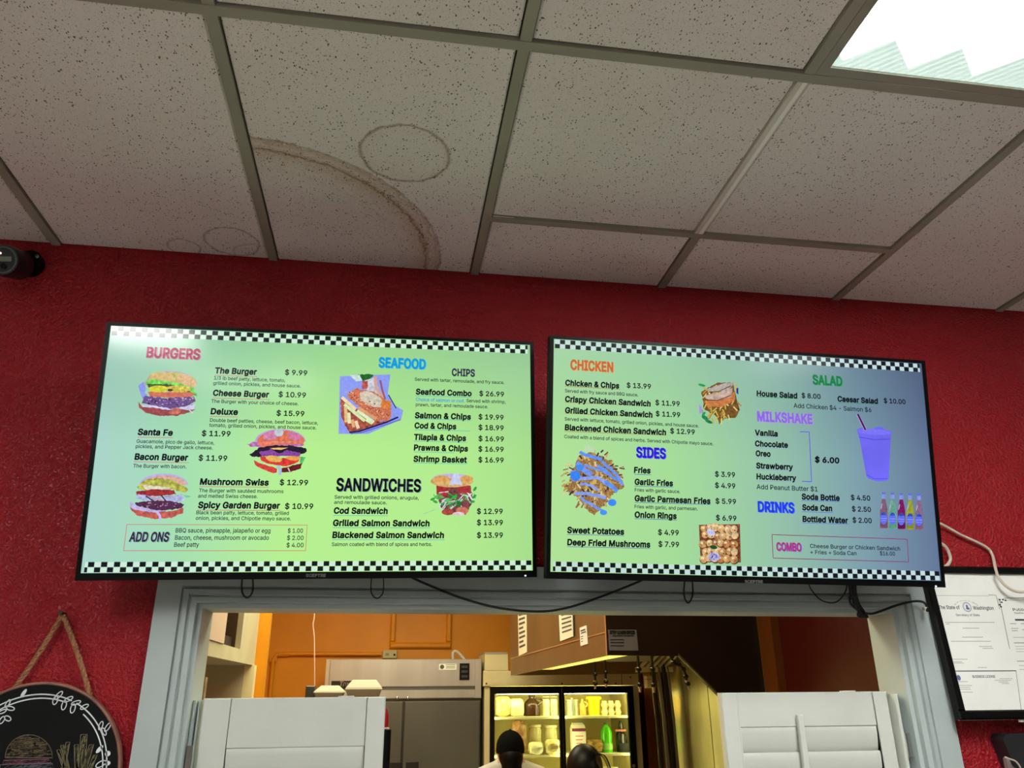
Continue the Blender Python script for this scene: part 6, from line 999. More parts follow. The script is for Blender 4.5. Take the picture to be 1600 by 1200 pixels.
# moulding panel on the orange wall
pf = thing('wall_panel_moulding', 'orange picture-frame moulding on the orange kitchen wall', 'moulding', (0, KY, 0))
c0, c1, c2, c3 = at(608, 1013.5, 1, KY), at(705, 1012.5, 1, KY), at(705, 900, 1, KY), at(608, 900, 1, KY)
xa, xb, za, zb = c0.x, c1.x, c0.z, 2.86
for x0, x1, z0, z1, nm in ((xa, xb, za, za+.05, 'rail'), (xa, xa+.05, za+.05, zb, 'upright'), (xb-.05, xb, za+.05, zb, 'upright')):
    MB().bbox(x0, x1, -.035, 0, z0, z1, .014).build(nm, ORANGE, pf)
cable('hanging_cord', 'thin pale cord hanging down in front of the orange wall', [(at(492, 880, 1, 3.2).x, 3.2, KH),  tuple(at(492, 950, 1, 3.2)), tuple(at(489, 975, 1, 3.2)), tuple(at(491, 1000, 1, 3.2)), tuple(at(491.5, 1080, 1, 3.2)), tuple(at(491, 1150, 1, 3.2))], .0035, mat('pale_pink_cord2', (214, 190, 170)), 'cord')
# ================================================================== STEEL FREEZER
fy = 4.0; X0, X1, ZT = .584, 1.718, 2.013
fz = thing('steel_freezer', 'stainless steel two-door upright freezer against the orange wall', 'freezer', ((X0+X1)/2, fy, 0)); FX = (X0+X1)/2; hw = (X1-X0)/2
MB().box(-hw, hw, .03, .82, .1, ZT-.004).build('cabinet', STEELD, fz)
zt1 = at(630, 1073, 1, fy).z; zt2 = at(630, 1092, 1, fy).z; zd = at(630, 1096, 1, fy).z
MB().bbox(-hw+.03, hw-.045, -.012, .03, zt1, ZT, .004).build('top_panel', STEEL, fz)
MB().bbox(-hw, -hw+.03, -.016, .03, zt1-.01, ZT, .003).build('corner_post', mat('pale_steel', (212, 208, 196), rough=.3, metal=.7), fz)
MB().bbox(hw-.045, hw, -.012, .03, zt2, ZT, .003).build('corner_post', STEEL, fz)
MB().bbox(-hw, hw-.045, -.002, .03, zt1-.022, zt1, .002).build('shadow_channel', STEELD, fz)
MB().bbox(-hw, hw-.045, -.014, .03, zt2, zt1-.022, .006).build('trim_band', STEEL, fz)
for px in (620.5, 637): q = at(px, 1090.5, 1, fy); MB().ball((q.x-FX, -.016, q.z), .011, .008, .011, 12, 8).build('hinge_cap', CHROME, fz, smooth=True)
xs_ = at(629, 1150, 1, fy).x-FX
for x0, x1, hx in ((-hw+.006, xs_-.006, xs_-.09), (xs_+.006, hw-.012, xs_+.03)):
    d = MB().bbox(x0, x1, -.03, .03, .16, zd, .005).build('door', STEELD, fz)
    zh = at(640, 1190, 1, fy).z
    MB().bbox(hx, hx+.09, -.034, -.028, zh-.3, zh, .003).build('handle_recess', mat('dark_recess', (24, 24, 22), rough=.4), d)
q = at(518, 1064, 1, fy-.02); q2 = at(553, 1076, 1, fy-.02)
pl = MB().bbox(q.x-FX, q2.x-FX, -.018, -.011, q2.z, q.z, .001).build('nameplate', mat('dark_nameplate', (36, 34, 30), rough=.3), fz)
mb = MB(); put_text(mb, 'True', q.x-FX+.06, q2.z+.018, q2.x-FX-.02, .03, .03, -.0185, .2); mb.build('brand_lettering', mat('silver_print', (190, 186, 170), rough=.4, metal=.5), pl, fix=False)
q, q2 = at(686, 1037.5, 1, fy), at(713, 1046.5, 1, fy); pl = MB().box(q.x-FX, q2.x-FX, -.0135, -.0118, q2.z, q.z).build('sticker', PAPER, fz)
mb = MB(); mb.ball((q.x-FX+.022, -.014, (q.z+q2.z)/2), .016, .0008, .016, 14, 6)
for i in range(3): mb.box(q.x-FX+.05, q2.x-FX-.01, -.0142, -.0134, q2.z+.01+i*.011, q2.z+.014+i*.011)
mb.build('sticker_print', mat('green_black_print', (60, 80, 60)), pl)
q, q2 = at(718, 1036.5, 1, fy), at(733, 1062.5, 1, fy); pl = MB().bbox(q.x-FX, q2.x-FX, -.02, -.011, q2.z, q.z, .003).build('control_panel', BLACK, fz)
for i in range(3): MB().bbox(q.x-FX+.014, q2.x-FX-.014, -.023, -.019, q2.z+.016+i*.033, q2.z+.034+i*.033, .002).build('switch', mat('grey_switch', (56, 56, 58), rough=.3), pl)
tag(MB().tube([tuple(at(*q, 1, 4.3)) for q in ((708, 1031), (707.5, 1022), (710, 1018), (716, 1020), (726, 1031))], .012, 8, 5).build('hose', mat('grey_hose', (190, 186, 176), rough=.5), smooth=True), 'grey hose arching over the top of the steel freezer', 'hose')
# ================================================================== GLASS-DOOR COOLER
cy = 3.98; X0, X1 = at(757, 1100, 1, cy).x, at(999, 1100, 1, cy).x; CX = (X0+X1)/2; hw = (X1-X0)/2
zh1 = at(880, 1048, 1, cy).z; zh0 = at(880, 1071.5, 1, cy).z; zg = at(880, 1083.5, 1, cy).z
CB = mat('cream_cooler_enamel', (206, 196, 150), rough=.4, vary=.03)
co = thing('glass_door_cooler', 'cream two-door glass display cooler stocked with food', 'cooler', (CX, cy, 0))
mb = MB(); mb.box(-hw, -hw+.045, .0, .72, .1, zh0).box(hw-.045, hw, .0, .72, .1, zh0).box(-hw, hw, .70, .74, .1, zh0).box(-hw, hw, 0, .72, .1, .2); mb.build('cabinet', CB, co)
MB().box(-hw+.045, hw-.045, .66, .70, .2, zh0).build('back_liner', mat('bright_yellow_white_liner', (246, 236, 160), rough=.5), co)
MB().box(-hw+.045, hw-.045, .12, .70, zg+.03, zh0).build('ceiling_liner', mat('bright_yellow_white_liner', (240, 232, 176)), co)
MB().bbox(-hw-.01, hw+.005, -.02, .74, zh0, zh1, .004).build('header_panel', CB, co)
for px in (760, 878, 962, 985): q = at(px, 1068 if px < 980 else 1058, 1, cy-.02); MB().lathe([(.006, 0), (.006, -.004)], (q.x-CX, -.02, q.z), 8, 'y').build('screw', BLACK, co)
q = at(970, 1060, 1, cy); MB().box(q.x-CX-.002, q.x-CX+.002, -.0215, -.019, zh0, zh1).build('panel_joint', mat('dark_recess', (24, 24, 22)), co)
q, q2 = at(757.5, 1022, 1, cy), at(794, 1050, 1, cy); MB().bbox(q.x-CX, q2.x-CX, -.02, .4, zh1+.0005, q.z, .004).build('compressor_cover', CB, co)
MB().box(q.x-CX, q2.x-CX-.01, -.022, .4, q.z, q.z+.012).build('cover_lip', mat('grey_lip', (150, 146, 132)), co)
px0, px1, pxm0, pxm1 = [at(p_, 1120, 1, cy).x-CX for p_ in (765, 990, 873.5, 881.5)]
DF = mat('black_door_frame', (5, 5, 5), rough=.45, spec=.2)
gl = bpy.data.materials.new('door_glass'); gl.use_nodes = True; nt = gl.node_tree; nt.nodes.clear()
o_ = nt.nodes.new('ShaderNodeOutputMaterial'); tr = nt.nodes.new('ShaderNodeBsdfTransparent'); tr.inputs[0].default_value = (.95, .97, .93, 1); gs = nt.nodes.new('ShaderNodeBsdfGlossy'); gs.inputs['Roughness'].default_value = .03
fr_ = nt.nodes.new('ShaderNodeFresnel'); fr_.inputs[0].default_value = 1.35; mx = nt.nodes.new('ShaderNodeMixShader'); nt.links.new(fr_.outputs[0], mx.inputs[0]); nt.links.new(tr.outputs[0], mx.inputs[1]); nt.links.new(gs.outputs[0], mx.inputs[2]); nt.links.new(mx.outputs[0], o_.inputs[0])
gx = [at(p_, 1120, 1, cy).x-CX for p_ in (772, 873, 881.5, 980.5)]
for (a_, b_, g0, g1) in ((px0, (pxm0+pxm1)/2-.001, gx[0], gx[1]), ((pxm0+pxm1)/2+.001, px1, gx[2], gx[3])):
    d = MB().box(a_, g0, -.03, .0, .2, zh0-.002).box(g1, b_, -.03, 0, .2, zh0-.002).box(g0, g1, -.03, 0, zg, zh0-.002).box(g0, g1, -.03, 0, .2, .26).build('sliding_door', DF, co)
    MB().box(g0, g1, -.018, -.012, .26, zg).build('glass_pane', gl, d)
MB().lathe([(.012, 0), (.012, -.006)], (at(988, 1196, 1, cy).x-CX, -.03, at(988, 1196, 1, cy).z), 12, 'y').build('door_lock', CHROME, co)
LT = mat('cooler_lamp', (255, 250, 220), emit=(255, 246, 176), es=L_COOLER)
MB().box(-hw+.1, hw-.1, .03, .06, zg-.005, zg+.02).build('light_tube', LT, co)
for x in (-hw+.06, .0, hw-.06): MB().box(x-.011, x+.011, .015, .045, .3, zg-.02).build('light_tube', LT, co)
sh = [at(880, 1119, 1, cy+.1).z, at(880, 1178, 1, cy+.1).z, 1.05, .7]
for z in sh: MB().box(-hw+.05, hw-.05, .06, .64, z-.016, z).build('shelf', mat('white_wire_shelf', (238, 232, 190), rough=.4), co)
def CXP(px): return at(px, 1120, 1, cy+.2).x
def citem(name, label, cat, px0, px1, hgt, shf, prof=None, m=None, depth=.2, dy=.12, parts=None, group=None):
    x = (CXP(px0)+CXP(px1))/2; w_ = (CXP(px1)-CXP(px0)); z = sh[shf]; s0 = z
    t = thing(name, label, cat, (x, cy+dy+depth/2, z), group=group)
    if prof: MB().lathe([(r_*w_/2, h_*hgt) for r_, h_ in prof], n=20).build('body', m, t, smooth=True)
    return t, w_
def M_(n, c, **k): return mat(n, c, **k)
BOT = [(.9, 0), (1, .03), (1, .55), (.85, .68), (.35, .86), (.33, .93), (.38, .93), (.38, 1), (0.01, 1)]
JAR = [(.9, 0), (1, .04), (1, .8), (.85, .88), (.85, .9)]
TUB = [(.8, 0), (.95, .85), (1.05, .86), (1.05, .95), (1.0, 1), (.01, 1)]
def pouch(name, label, cat, a_, b_, hgt, shf, m, dy=.12, wr=.12):
    x = (CXP(a_)+CXP(b_))/2; w_ = CXP(b_)-CXP(a_); t = thing(name, label, cat, (x, cy+dy+.06, sh[shf]))
    bm = MB().ball((0, 0, hgt/2), w_/2, .07, hgt/2, 20, 14)
    vv = []
    for v in bm.v:
        u_ = Vector(v); k_ = 1+wr*noise.noise(u_*40+Vector((a_, 0, 0))); zz = max(0, min(hgt, (u_.z-hgt/2)*k_*1.08+hgt/2)); sx = 1.25 if abs(u_.x) < w_ else 1
        vv.append((max(-w_/2, min(w_/2, u_.x*k_*1.5)), u_.y*k_, zz))
    bm.v = vv; bm.build('bag', m, t); return t, w_
def closure(t, w_, hgt, c): MB().box(-w_*.3, w_*.3, -.006, .006, hgt*.94, hgt*1.02).build('seal', c, t)
YG = M_('yellow_produce_bag', (226, 214, 120), rough=.35, ramp=((206, 182, 60), (240, 236, 190)), vscale=30); CLR = M_('cloudy_plastic', (232, 232, 190), rough=.2, ramp=((222, 218, 160), (244, 244, 220)), vscale=20)
h1 = zg-sh[0]-.012; h2 = sh[0]-.016-sh[1]
t, w_ = pouch('produce_bag', 'yellow bag of shredded produce on top shelf, left door', 'bag', 774, 796, h1*.97, 0, YG); closure(t, w_, h1*.9, CLR)
t, w_ = pouch('produce_bag', 'pale clear bag beside the dark jug on top shelf', 'bag', 796, 817, h1*.85, 0, CLR); closure(t, w_, h1*.8, YG)
t, w_ = citem('sauce_jug', 'dark brown sauce jug on the top shelf', 'jug', 819, 845, h1*1.0, 0, BOT, M_('dark_brown_sauce', (58, 34, 22), rough=.15)); MB().tube([(w_*.3, -.05, h1*.5), (w_*.55, -.05, h1*.75), (w_*.2, -.02, h1*.88)], .008, 8, 4).build('handle', M_('dark_brown_sauce', (58, 34, 22)), t)
for i, (a_, b_) in enumerate(((848, 860), (861, 872))):
    t, w_ = citem('clear_container', ('tall clear container right of the brown jug', 'tall clear container against the middle door post')[i], 'container', a_, b_, h1*.9, 0, JAR, CLR); MB().lathe([(w_/2*.95, h1*.9), (w_/2*.95, h1*.94), (.01, h1*.94)], n=16).build('lid', WHITE, t)
t, w_ = pouch('bread_bag', 'brown and tan food bag behind the black cap', 'bag', 800, 820, h2*.95, 1, M_('brown_snack_bag', (196, 128, 66), rough=.3, ramp=((150, 78, 30), (226, 190, 140)), vscale=18), wr=.3); closure(t, w_, h2*.9, CLR)
for i, (a_, b_, hh_) in enumerate(((826, 846, .82), (851, 871, .8))):
    t, w_ = citem('glass_jar', ('clear lidded jar on the middle shelf left of its twin', 'clear lidded jar on the middle shelf by the door post')[i], 'jar', a_, b_, h2*hh_, 1, JAR, M_('pale_jar_contents', (222, 216, 160), rough=.15, ramp=((206, 196, 130), (236, 232, 190)), vscale=15)); MB().lathe([(w_/2*.9, h2*hh_*.9), (w_/2*.98, h2*hh_*.92), (w_/2*.98, h2*hh_), (.01, h2*hh_)], n=20).build('lid', M_('pale_lid', (240, 238, 200)), t)
t, w_ = pouch('dough_bag', 'pale bag of dough low on middle shelf', 'bag', 822, 842, h2*.36, 1, CLR, dy=.03); closure(t, w_, h2*.3, WHITE)
t, w_ = pouch('dough_bag', 'crumpled yellow bag in front of the right jar', 'bag', 846, 868, h2*.42, 1, YG, dy=.02); closure(t, w_, h2*.38, WHITE)
t, w_ = citem('steel_container', 'round steel canister on the top shelf, right door', 'canister', 885, 905, h1*.78, 0, [(1, 0), (1, .88), (1.06, .9), (1.06, 1), (.01, 1)], M_('light_canister_metal', (176, 184, 170), rough=.3, metal=.6)); MB().lathe([(.01, 0), (.012, .012), (.004, .016)], (0, 0, h1*.78), 10).build('knob', CHROME, t)
t, w_ = citem('plastic_jug', 'tan plastic jug between canister and yellow bucket', 'jug', 906, 917, h1*.8, 0, BOT, M_('tan_plastic', (214, 176, 90), rough=.3)); MB().tube([(w_*.3, -.03, h1*.4), (w_*.6, -.03, h1*.55), (w_*.2, -.02, h1*.66)], .006, 8, 4).build('handle', M_('tan_plastic', (214, 176, 90)), t)
t, w_ = citem('yellow_bucket', 'bright yellow lidded tub on the top shelf', 'tub', 919, 940, h1*.92, 0, TUB[:2], M_('bright_yellow_plastic', (250, 206, 10), rough=.3)); MB().lathe([(w_/2*1.0, h1*.76), (w_/2*1.15, h1*.78), (w_/2*1.15, h1*.88), (w_/2, h1*.92), (.01, h1*.92)], n=20).build('lid', M_('yellow_lid', (255, 226, 20), rough=.3), t)
for i in range(3):
    for j in range(2):
        x = CXP(945+i*10.5); z = sh[0]+j*h1*.36; t = thing('clear_tray', ('%s clear food tray in the %s stack right of the yellow tub' % (('lower', 'upper')[j], ('left', 'middle', 'right')[i])), 'tray', (x, cy+.2, z), group='clear trays on the top shelf')
        MB().lathe([(.02, 0), (.027, h1*.13), (.029, h1*.15), (.02, h1*.25), (.018, h1*.34), (.001, h1*.35)], n=12).build('tray', M_('amber_clear_tray', (226, 196, 120), rough=.2, ramp=((200, 160, 80), (244, 236, 200)), vscale=60), t)
# milk carton
x = (CXP(890.5)+CXP(911))/2; w_ = CXP(911)-CXP(890.5); hh_ = h2*.86; t = thing('milk_carton', 'white carton with purple top band on the middle shelf', 'carton', (x, cy+.13, sh[1]))
MB().box(-w_/2, w_/2, 0, .09, 0, hh_*.8).build('body', M_('white_carton_card', (240, 236, 224), rough=.5), t)
MB().prism([(-w_/2, 0, hh_*.8), (w_/2, 0, hh_*.8), (w_/2, .045, hh_*.94), (-w_/2, .045, hh_*.94)], (0, .004, 0)).build('gable', M_('white_carton_card', (240, 236, 224)), t)
MB().prism([(-w_/2, .09, hh_*.8), (w_/2, .09, hh_*.8), (w_/2, .045, hh_*.94), (-w_/2, .045, hh_*.94)], (0, -.004, 0)).build('gable', M_('white_carton_card', (240, 236, 224)), t)
MB().box(-w_*.42, w_*.42, .04, .05, hh_*.93, hh_).build('top_fin', WHITE, t)
MB().box(-w_/2-.001, w_/2+.001, -.001, .01, hh_*.72, hh_*.82).build('purple_band', M_('purple_print', (130, 50, 96)), t)
mb = MB(); [mb.box(-w_*.3+i*.004, w_*.3-i*.006, -.002, 0, hh_*(.55-.12*i), hh_*(.58-.12*i)) for i in range(3)]; mb.build('carton_print', M_('pale_red_print', (206, 130, 130)), t)
# green bottle, dark bag and produce
t, w_ = citem('green_bottle', 'bright green plastic bottle on the middle shelf, right door', 'bottle', 936, 953, h2*.86, 1, [(.95, 0), (1, .03), (1, .3), (.92, .36), (1, .5), (1, .68), (.8, .8), (.25, .92), (.25, .94)], M_('bright_green_plastic', (84, 206, 20), rough=.2), depth=.1)
MB().lathe([(w_*.16, h2*.80), (w_*.16, h2*.86), (.001, h2*.86)], n=12).build('cap', M_('dark_green_cap', (40, 110, 20)), t); MB().lathe([(w_*.505, h2*.09), (w_*.505, h2*.26)], n=20, caps=False).build('label_band', M_('pale_green_label', (150, 214, 110)), t)
t, w_ = pouch('vegetable_bag', 'bag of brown vegetables between carton and green bottle', 'bag', 912, 936, h2*.38, 1, M_('brown_vegetables', (170, 120, 50), ramp=((110, 70, 20), (206, 170, 90)), vscale=35), wr=.3); closure(t, w_, h2*.3, CLR)
t = thing('drink_pack', 'dark bottles in a strapped pack at the right of the cooler', 'bottle pack', (CXP(968), cy+.18, sh[1])); w_ = CXP(979)-CXP(957)
MB().lathe([(w_*.36, 0), (w_*.38, h2*.5), (w_*.2, h2*.68), (w_*.1, h2*.9)], n=18).build('bottle', M_('smoky_dark_plastic', (44, 44, 34), rough=.2, vary=.4, vscale=20), t)
MB().box(-w_*.55, w_*.2, -.06, -.05, h2*.6, h2*.66).build('strap', M_('red_brown_strap', (150, 84, 60)), t); MB().box(-w_*.3, w_*.42, -.055, -.03, 0, h2*.26).build('base_card', BLACK, t)
# lower shelf stock, seen just at the bottom edge
for i, (a_, b_) in enumerate(((776, 800), (826, 846), (850, 870), (884, 905), (940, 962))):
    t, w_ = citem('white_tub', 'pale lidded tub low in the cooler, %s from the left' % ('first', 'second', 'third', 'fourth', 'fifth')[i], 'tub', a_, b_, .2, 2, TUB[:2], M_('pale_tub', (232, 226, 190)), group='tubs on the lower shelf'); MB().lathe([(w_*.52, .17), (w_*.52, .2), (.01, .2)], n=18).build('lid', WHITE, t)
# ================================================================== HOOD
HB = mat('hood_stainless', (150, 122, 80), rough=.4, metal=.7, vary=.07, vscale=3, aniso=(1, 1, .3))  # brown base colour paints in the orange wall's reflection on the steel
n0, f0 = Vector((2.137, 2.0, 1.957)), Vector((1.90, 3.72, 1.892))
hd = thing('exhaust_hood', 'large stainless exhaust hood with the orange reflection painted in, over the cooking line', 'exhaust hood', (2.5, 2.9, 0))
O = Vector((2.5, 2.9, 0)); XRr = 2.985; ZTp = KH-.004
def hp(pts, d, nm, m, par=hd): return MB().prism([Vector(q)-O for q in pts], d).build(nm, m, par)
side = hp([n0, f0, (f0.x, f0.y, ZTp), (n0.x, n0.y, ZTp)], (.02, .003, 0), 'side_panel', HB)
seam_a = n0+Vector((0, 0, .11)); seam_b = f0+Vector((0, 0, .11)); dn = Vector((f0.y-n0.y, -(f0.x-n0.x), 0)).normalized()*-.004
MB().add([q-O for q in (seam_a+dn, seam_b+dn, seam_b+dn+Vector((0, 0, .006)), seam_a+dn+Vector((0, 0, .006)))], [(0, 1, 2, 3)]).build('seam', mat('pale_weld_seam', (214, 176, 130), rough=.3, metal=.6), hd)
MB().tube([Vector((n0.x, n0.y-.002, n0.z))-O, Vector((n0.x, n0.y-.002, ZTp))-O], .004, 6).build('corner_edge', mat('pale_weld_seam', (214, 176, 130)), hd)
zc = at(1060, 1025, 1, 2.0); zc2 = at(1130, 1095, 1, 2.0); sl = (zc2.z-zc.z)/(zc2.x-zc.x)
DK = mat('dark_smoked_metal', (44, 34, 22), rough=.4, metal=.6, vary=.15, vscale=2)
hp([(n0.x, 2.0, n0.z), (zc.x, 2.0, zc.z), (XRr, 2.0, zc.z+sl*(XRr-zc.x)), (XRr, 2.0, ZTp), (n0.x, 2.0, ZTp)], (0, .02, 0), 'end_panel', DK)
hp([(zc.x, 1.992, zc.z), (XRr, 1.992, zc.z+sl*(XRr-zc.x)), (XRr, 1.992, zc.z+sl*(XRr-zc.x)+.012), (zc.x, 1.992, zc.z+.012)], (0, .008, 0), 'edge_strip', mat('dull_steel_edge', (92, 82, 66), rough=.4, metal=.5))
hp([f0, (XRr, f0.y, 1.9), (XRr, f0.y, ZTp), (f0.x, f0.y, ZTp)], (0, .02, 0), 'end_panel', HB)
hp([(f0.x, f0.y, 2.25), (XRr, f0.y, 2.25), (XRr, 2.02, 2.25), (n0.x, 2.02, 2.25)], (0, 0, .02), 'inner_ceiling', HB)
# baffle filter bank leaning from the rear trough up towards the front
yt = 3.34; zt0 = at(1030, 1050, 1, yt).z; zt1 = at(1030, 1042, 1, yt).z; xt0 = at(998, 1045, 1, yt).x; BF = mat('greasy_steel_baffle', (206, 196, 150), rough=.4, metal=.4)
hp([(xt0, yt, zt0), (2.975, yt, zt0), (2.975, yt, zt1), (xt0, yt, zt1)], (0, .08, 0), 'filter_trough', mat('trough_steel', (206, 198, 156), rough=.35, metal=.4))
x = xt0+.01
while x < 2.95:
    MB().prism([Vector(q)-O for q in ((x, yt, zt1), (x+.022, yt, zt1), (x+.022, 2.3, 2.22), (x, 2.3, 2.22))], (0, 0, .012)).build('filter_baffle', BF, hd); x += .043
hp([(xt0, yt+.01, zt1+.02), (2.97, yt+.01, zt1+.02), (2.97, 2.3, 2.245), (xt0, 2.3, 2.245)], (0, 0, .01), 'filter_back', mat('dark_filter_back', (50, 46, 34), rough=.5))
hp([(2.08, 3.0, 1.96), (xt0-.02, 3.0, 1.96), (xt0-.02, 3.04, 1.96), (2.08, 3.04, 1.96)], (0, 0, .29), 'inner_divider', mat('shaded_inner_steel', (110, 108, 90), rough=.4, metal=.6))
dl = (f0-n0)
lp = [n0+Vector((.022, .03, .004)), n0+Vector((.15, .03, .004)), n0+dl*.7+Vector((.13, 0, .006)), n0+dl*.7+Vector((.022, 0, .006))]
MB().prism([q-O for q in lp], (0, 0, .02)).build('lamplight_stand_in_strip', mat('hood_lamplight_stand_in', (255, 236, 160), emit=(255, 232, 110), es=1.0, vary=.12, vscale=5), hd)  # emission stands in for lamplight falling on the hood's inner left surface
MB().box(2.36-O.x, 2.42-O.x, 2.3-O.y, 3.0-O.y, 2.2, 2.23).build('lamp_tube', mat('hood_tube', (255, 236, 160), emit=(255, 232, 160), es=L_HOOD), hd)
# papers on the hood
HF = Face(n0, (n0-f0), (0, 0, 1))
def hood_paper(px, label, lines, m=PAPER, bord=None):
    pts = [HF.uv(*q, -.006) for q in px]; c_ = (sum(q[0] for q in pts)/4, sum(q[1] for q in pts)/4)
    t = thing('posted_notice', label, 'notice', mtx=HF.M @ Matrix.Translation((c_[0], -.006, c_[1])))
    P = [Vector((u-c_[0], 0, z-c_[1])) for u, z in pts]
    MB().prism(P, (0, .004, 0)).build('sheet', m, t)
    mb = MB()
    for (s0, s1, a_, b_) in lines:      # fractions down and across
        q = [P[0].lerp(P[3], s0).lerp(P[1].lerp(P[2], s0), a_), P[0].lerp(P[3], s0).lerp(P[1].lerp(P[2], s0), b_), P[0].lerp(P[3], s1).lerp(P[1].lerp(P[2], s1), b_), P[0].lerp(P[3], s1).lerp(P[1].lerp(P[2], s1), a_)]
        mb.poly([v+Vector((0, -.0015, 0)) for v in q])
    mb.build('printed_lines', mat('notice_ink', (70, 72, 74), rough=.8), t, fix=False)['kind'] = 'stuff'
NT = mat('aged_notice_paper', (222, 214, 180), rough=.6)
hood_paper([(808.5, 930), (822, 926), (823, 1019), (810.5, 1025)], 'tall narrow notice on the far end of the hood side', [(.1+i*.075, .135+i*.075, .12, .85-.2*(i % 3 == 0)) for i in range(11)], NT)
hood_paper([(872, 935), (894, 930), (896, 994), (875, 1002)], 'framed lined notice in the middle of the hood side', [(.3+i*.1, .335+i*.1, .2, .9) for i in range(6)]+[(.2, .98, -.03, 0), (.0, 1.0, 1.0, 1.05)], mat('pale_notice_paper', (226, 226, 204), rough=.5))
hood_paper([(905.5, 981), (916, 977), (918, 1006), (907, 1009.5)], 'small white notice near the front corner of the hood side', [(.16, .24, .15, .85), (.3, .36, .2, .9), (.5, .54, .15, .5), (.62, .66, .15, .45), (.76, .8, .15, .4)], PAPER)
EF = Face((n0.x, 1.996, n0.z), (1, 0, 0), (0, 0, 1))
pts = [EF.uv(*q, 0) for q in ((950, 984), (994.5, 984), (997.5, 1016.5), (952, 1016.5))]
t = thing('service_placard', 'grey cleaning service placard on the dark hood end', 'placard', (n0.x, 1.996, n0.z))
MB().prism([(u, 0, z) for u, z in pts], (0, .003, 0)).build('plate', mat('grey_placard', (96, 96, 96), rough=.5), t)
mb = MB(); u, z = EF.uv(953, 990.5, -.002); u1 = EF.uv(992, 990.5, -.002)[0]; put_text(mb, 'DETROY CLEANING SERVICES', u, z, u1, .016, .05, -.002); u, z = EF.uv(957, 994.5, -.002); u1 = EF.uv(990, 994.5, -.002)[0]; put_text(mb, 'THIS EXHAUST SYSTEM WAS', u, z, u1, .008, .03, -.002)
for x0, x1, yy in ((953.5, 975, 999.5), (954, 975, 1003.8), (954, 975, 1009)): u, z = EF.uv(x0, yy, -.002); u1 = EF.uv(x1, yy, -.002)[0]; mb.poly([(u, -.002, z-.002), (u1, -.002, z-.002), (u1, -.002, z+.002), (u, -.002, z+.002)])
mb.build('printed_text', mat('placard_ink', (16, 16, 18)), t, fix=False)
# nozzles
def nozzle(px, py, y, ln, label, pts=None):
    o = at(px, py, 1, y); t = thing('spray_nozzle', label, 'nozzle', o)
    if pts: V = [at(a_, b_, 1, y)-o for a_, b_ in pts]
    else: V = [Vector((0, 0, .26)), Vector((0, 0, .02)), Vector((0, 0, -ln*.5)), Vector((0, 0, -ln))]
    MB().tube(V, .008, 8).build('pipe', mat('dark_pipe', (30, 26, 26), rough=.3, metal=.5), t, smooth=True)
    for i in range(1, len(V)): MB().ball(tuple(V[i-1].lerp(V[i], .75)), .017, .017, .014, 12, 8).build('fitting', mat('dark_pipe', (30, 26, 26)), t, smooth=True)
    d = (V[-1]-V[-2]).normalized(); MB().tube([V[-1]-d*.03, V[-1]+d*.02], .011, 10, 0, .006).build('tip', CHROME, t, smooth=True)
nozzle(929, 1045, 3.0, .1, 'leftmost spray nozzle under the hood'); nozzle(945.5, 1042, 2.9, .1, 'second spray nozzle from the left under the hood')
nozzle(997, 1030, 2.5, .16, 'spray nozzle hanging at the hood corner above the cooler edge'); nozzle(1018.5, 1030, 2.45, .16, 'spray nozzle in front of the filter baffles')
nozzle(1050, 1030, 2.4, .1, 'jointed spray nozzle bending over the steel wall panel', [(1050, 1010), (1050, 1030), (1054, 1037), (1064, 1040), (1070, 1048), (1072, 1060), (1075.5, 1071)])
# steel wall panels behind the cooking line
sp = thing('steel_splashback', 'stainless steel panels on the wall behind the cooking line', 'splashback', (3.0, 2.8, 0))
YS = mat('warm_brushed_splashback', (190, 180, 128), rough=.28, metal=.85, vary=.15, vscale=3, aniso=(1, 1, .3), bump=.08)
for y0, y1 in ((1.95, 2.36), (2.37, 2.78), (2.79, 3.2), (3.21, 3.6)): MB().box(-.016, -.002, y0-2.8, y1-2.8, .9, 2.2).build('panel', YS, sp)
for i, (px, r_) in enumerate(((1030, .018), (1040, .014), (1047, .02), (1054, .012))):
    q = at(px, 1120, 1, 3.35); t = tag(MB().tube([(q.x, q.y, .9), (q.x-.01, q.y, 1.6), (q.x-.04, q.y, 2.2)], r_, 10).build('vertical_pipe', mat('dark_pipe', (30, 26, 26)) if i % 2 == 0 else STEELD, smooth=True), ('leftmost dark pipe, beside the orange strip', 'grey steel pipe between the two dark ones', 'thickest dark pipe next to the steel splashback', 'thin grey pipe touching the steel splashback edge')[i], 'pipe')
q, q2 = at(1010, 1056, 1, 3.3), at(1020, 1075, 1, 3.3); t = thing('control_box', 'small cream control box under the hood filters', 'electrical box', (q.x, 3.3, q2.z)); MB().bbox(0, q2.x-q.x, 0, .06, 0, q.z-q2.z, .004).build('box', mat('aged_cream_metal', (196, 190, 140)), t); MB().box(-.002, q2.x-q.x+.002, -.004, .06, (q.z-q2.z)*.7, (q.z-q2.z)*.74).build('lid_edge', STEELD, t)
struct(MB().box(3.27, 3.42, KY-.03, KY, 0, KH).build('trim_8', ORANGE))
# right wall: orange-brown post in front of the dark recess
q0, q1 = at(1186, 1000, 1, 1.9), at(1212, 1000, 1, 1.9)
struct(MB().box(2.955, 2.999, at(1192, 1000, 0, 2.96).y-.12, at(1188, 1000, 0, 2.96).y, 0, KH).build('trim_9', BROWNORANGE))
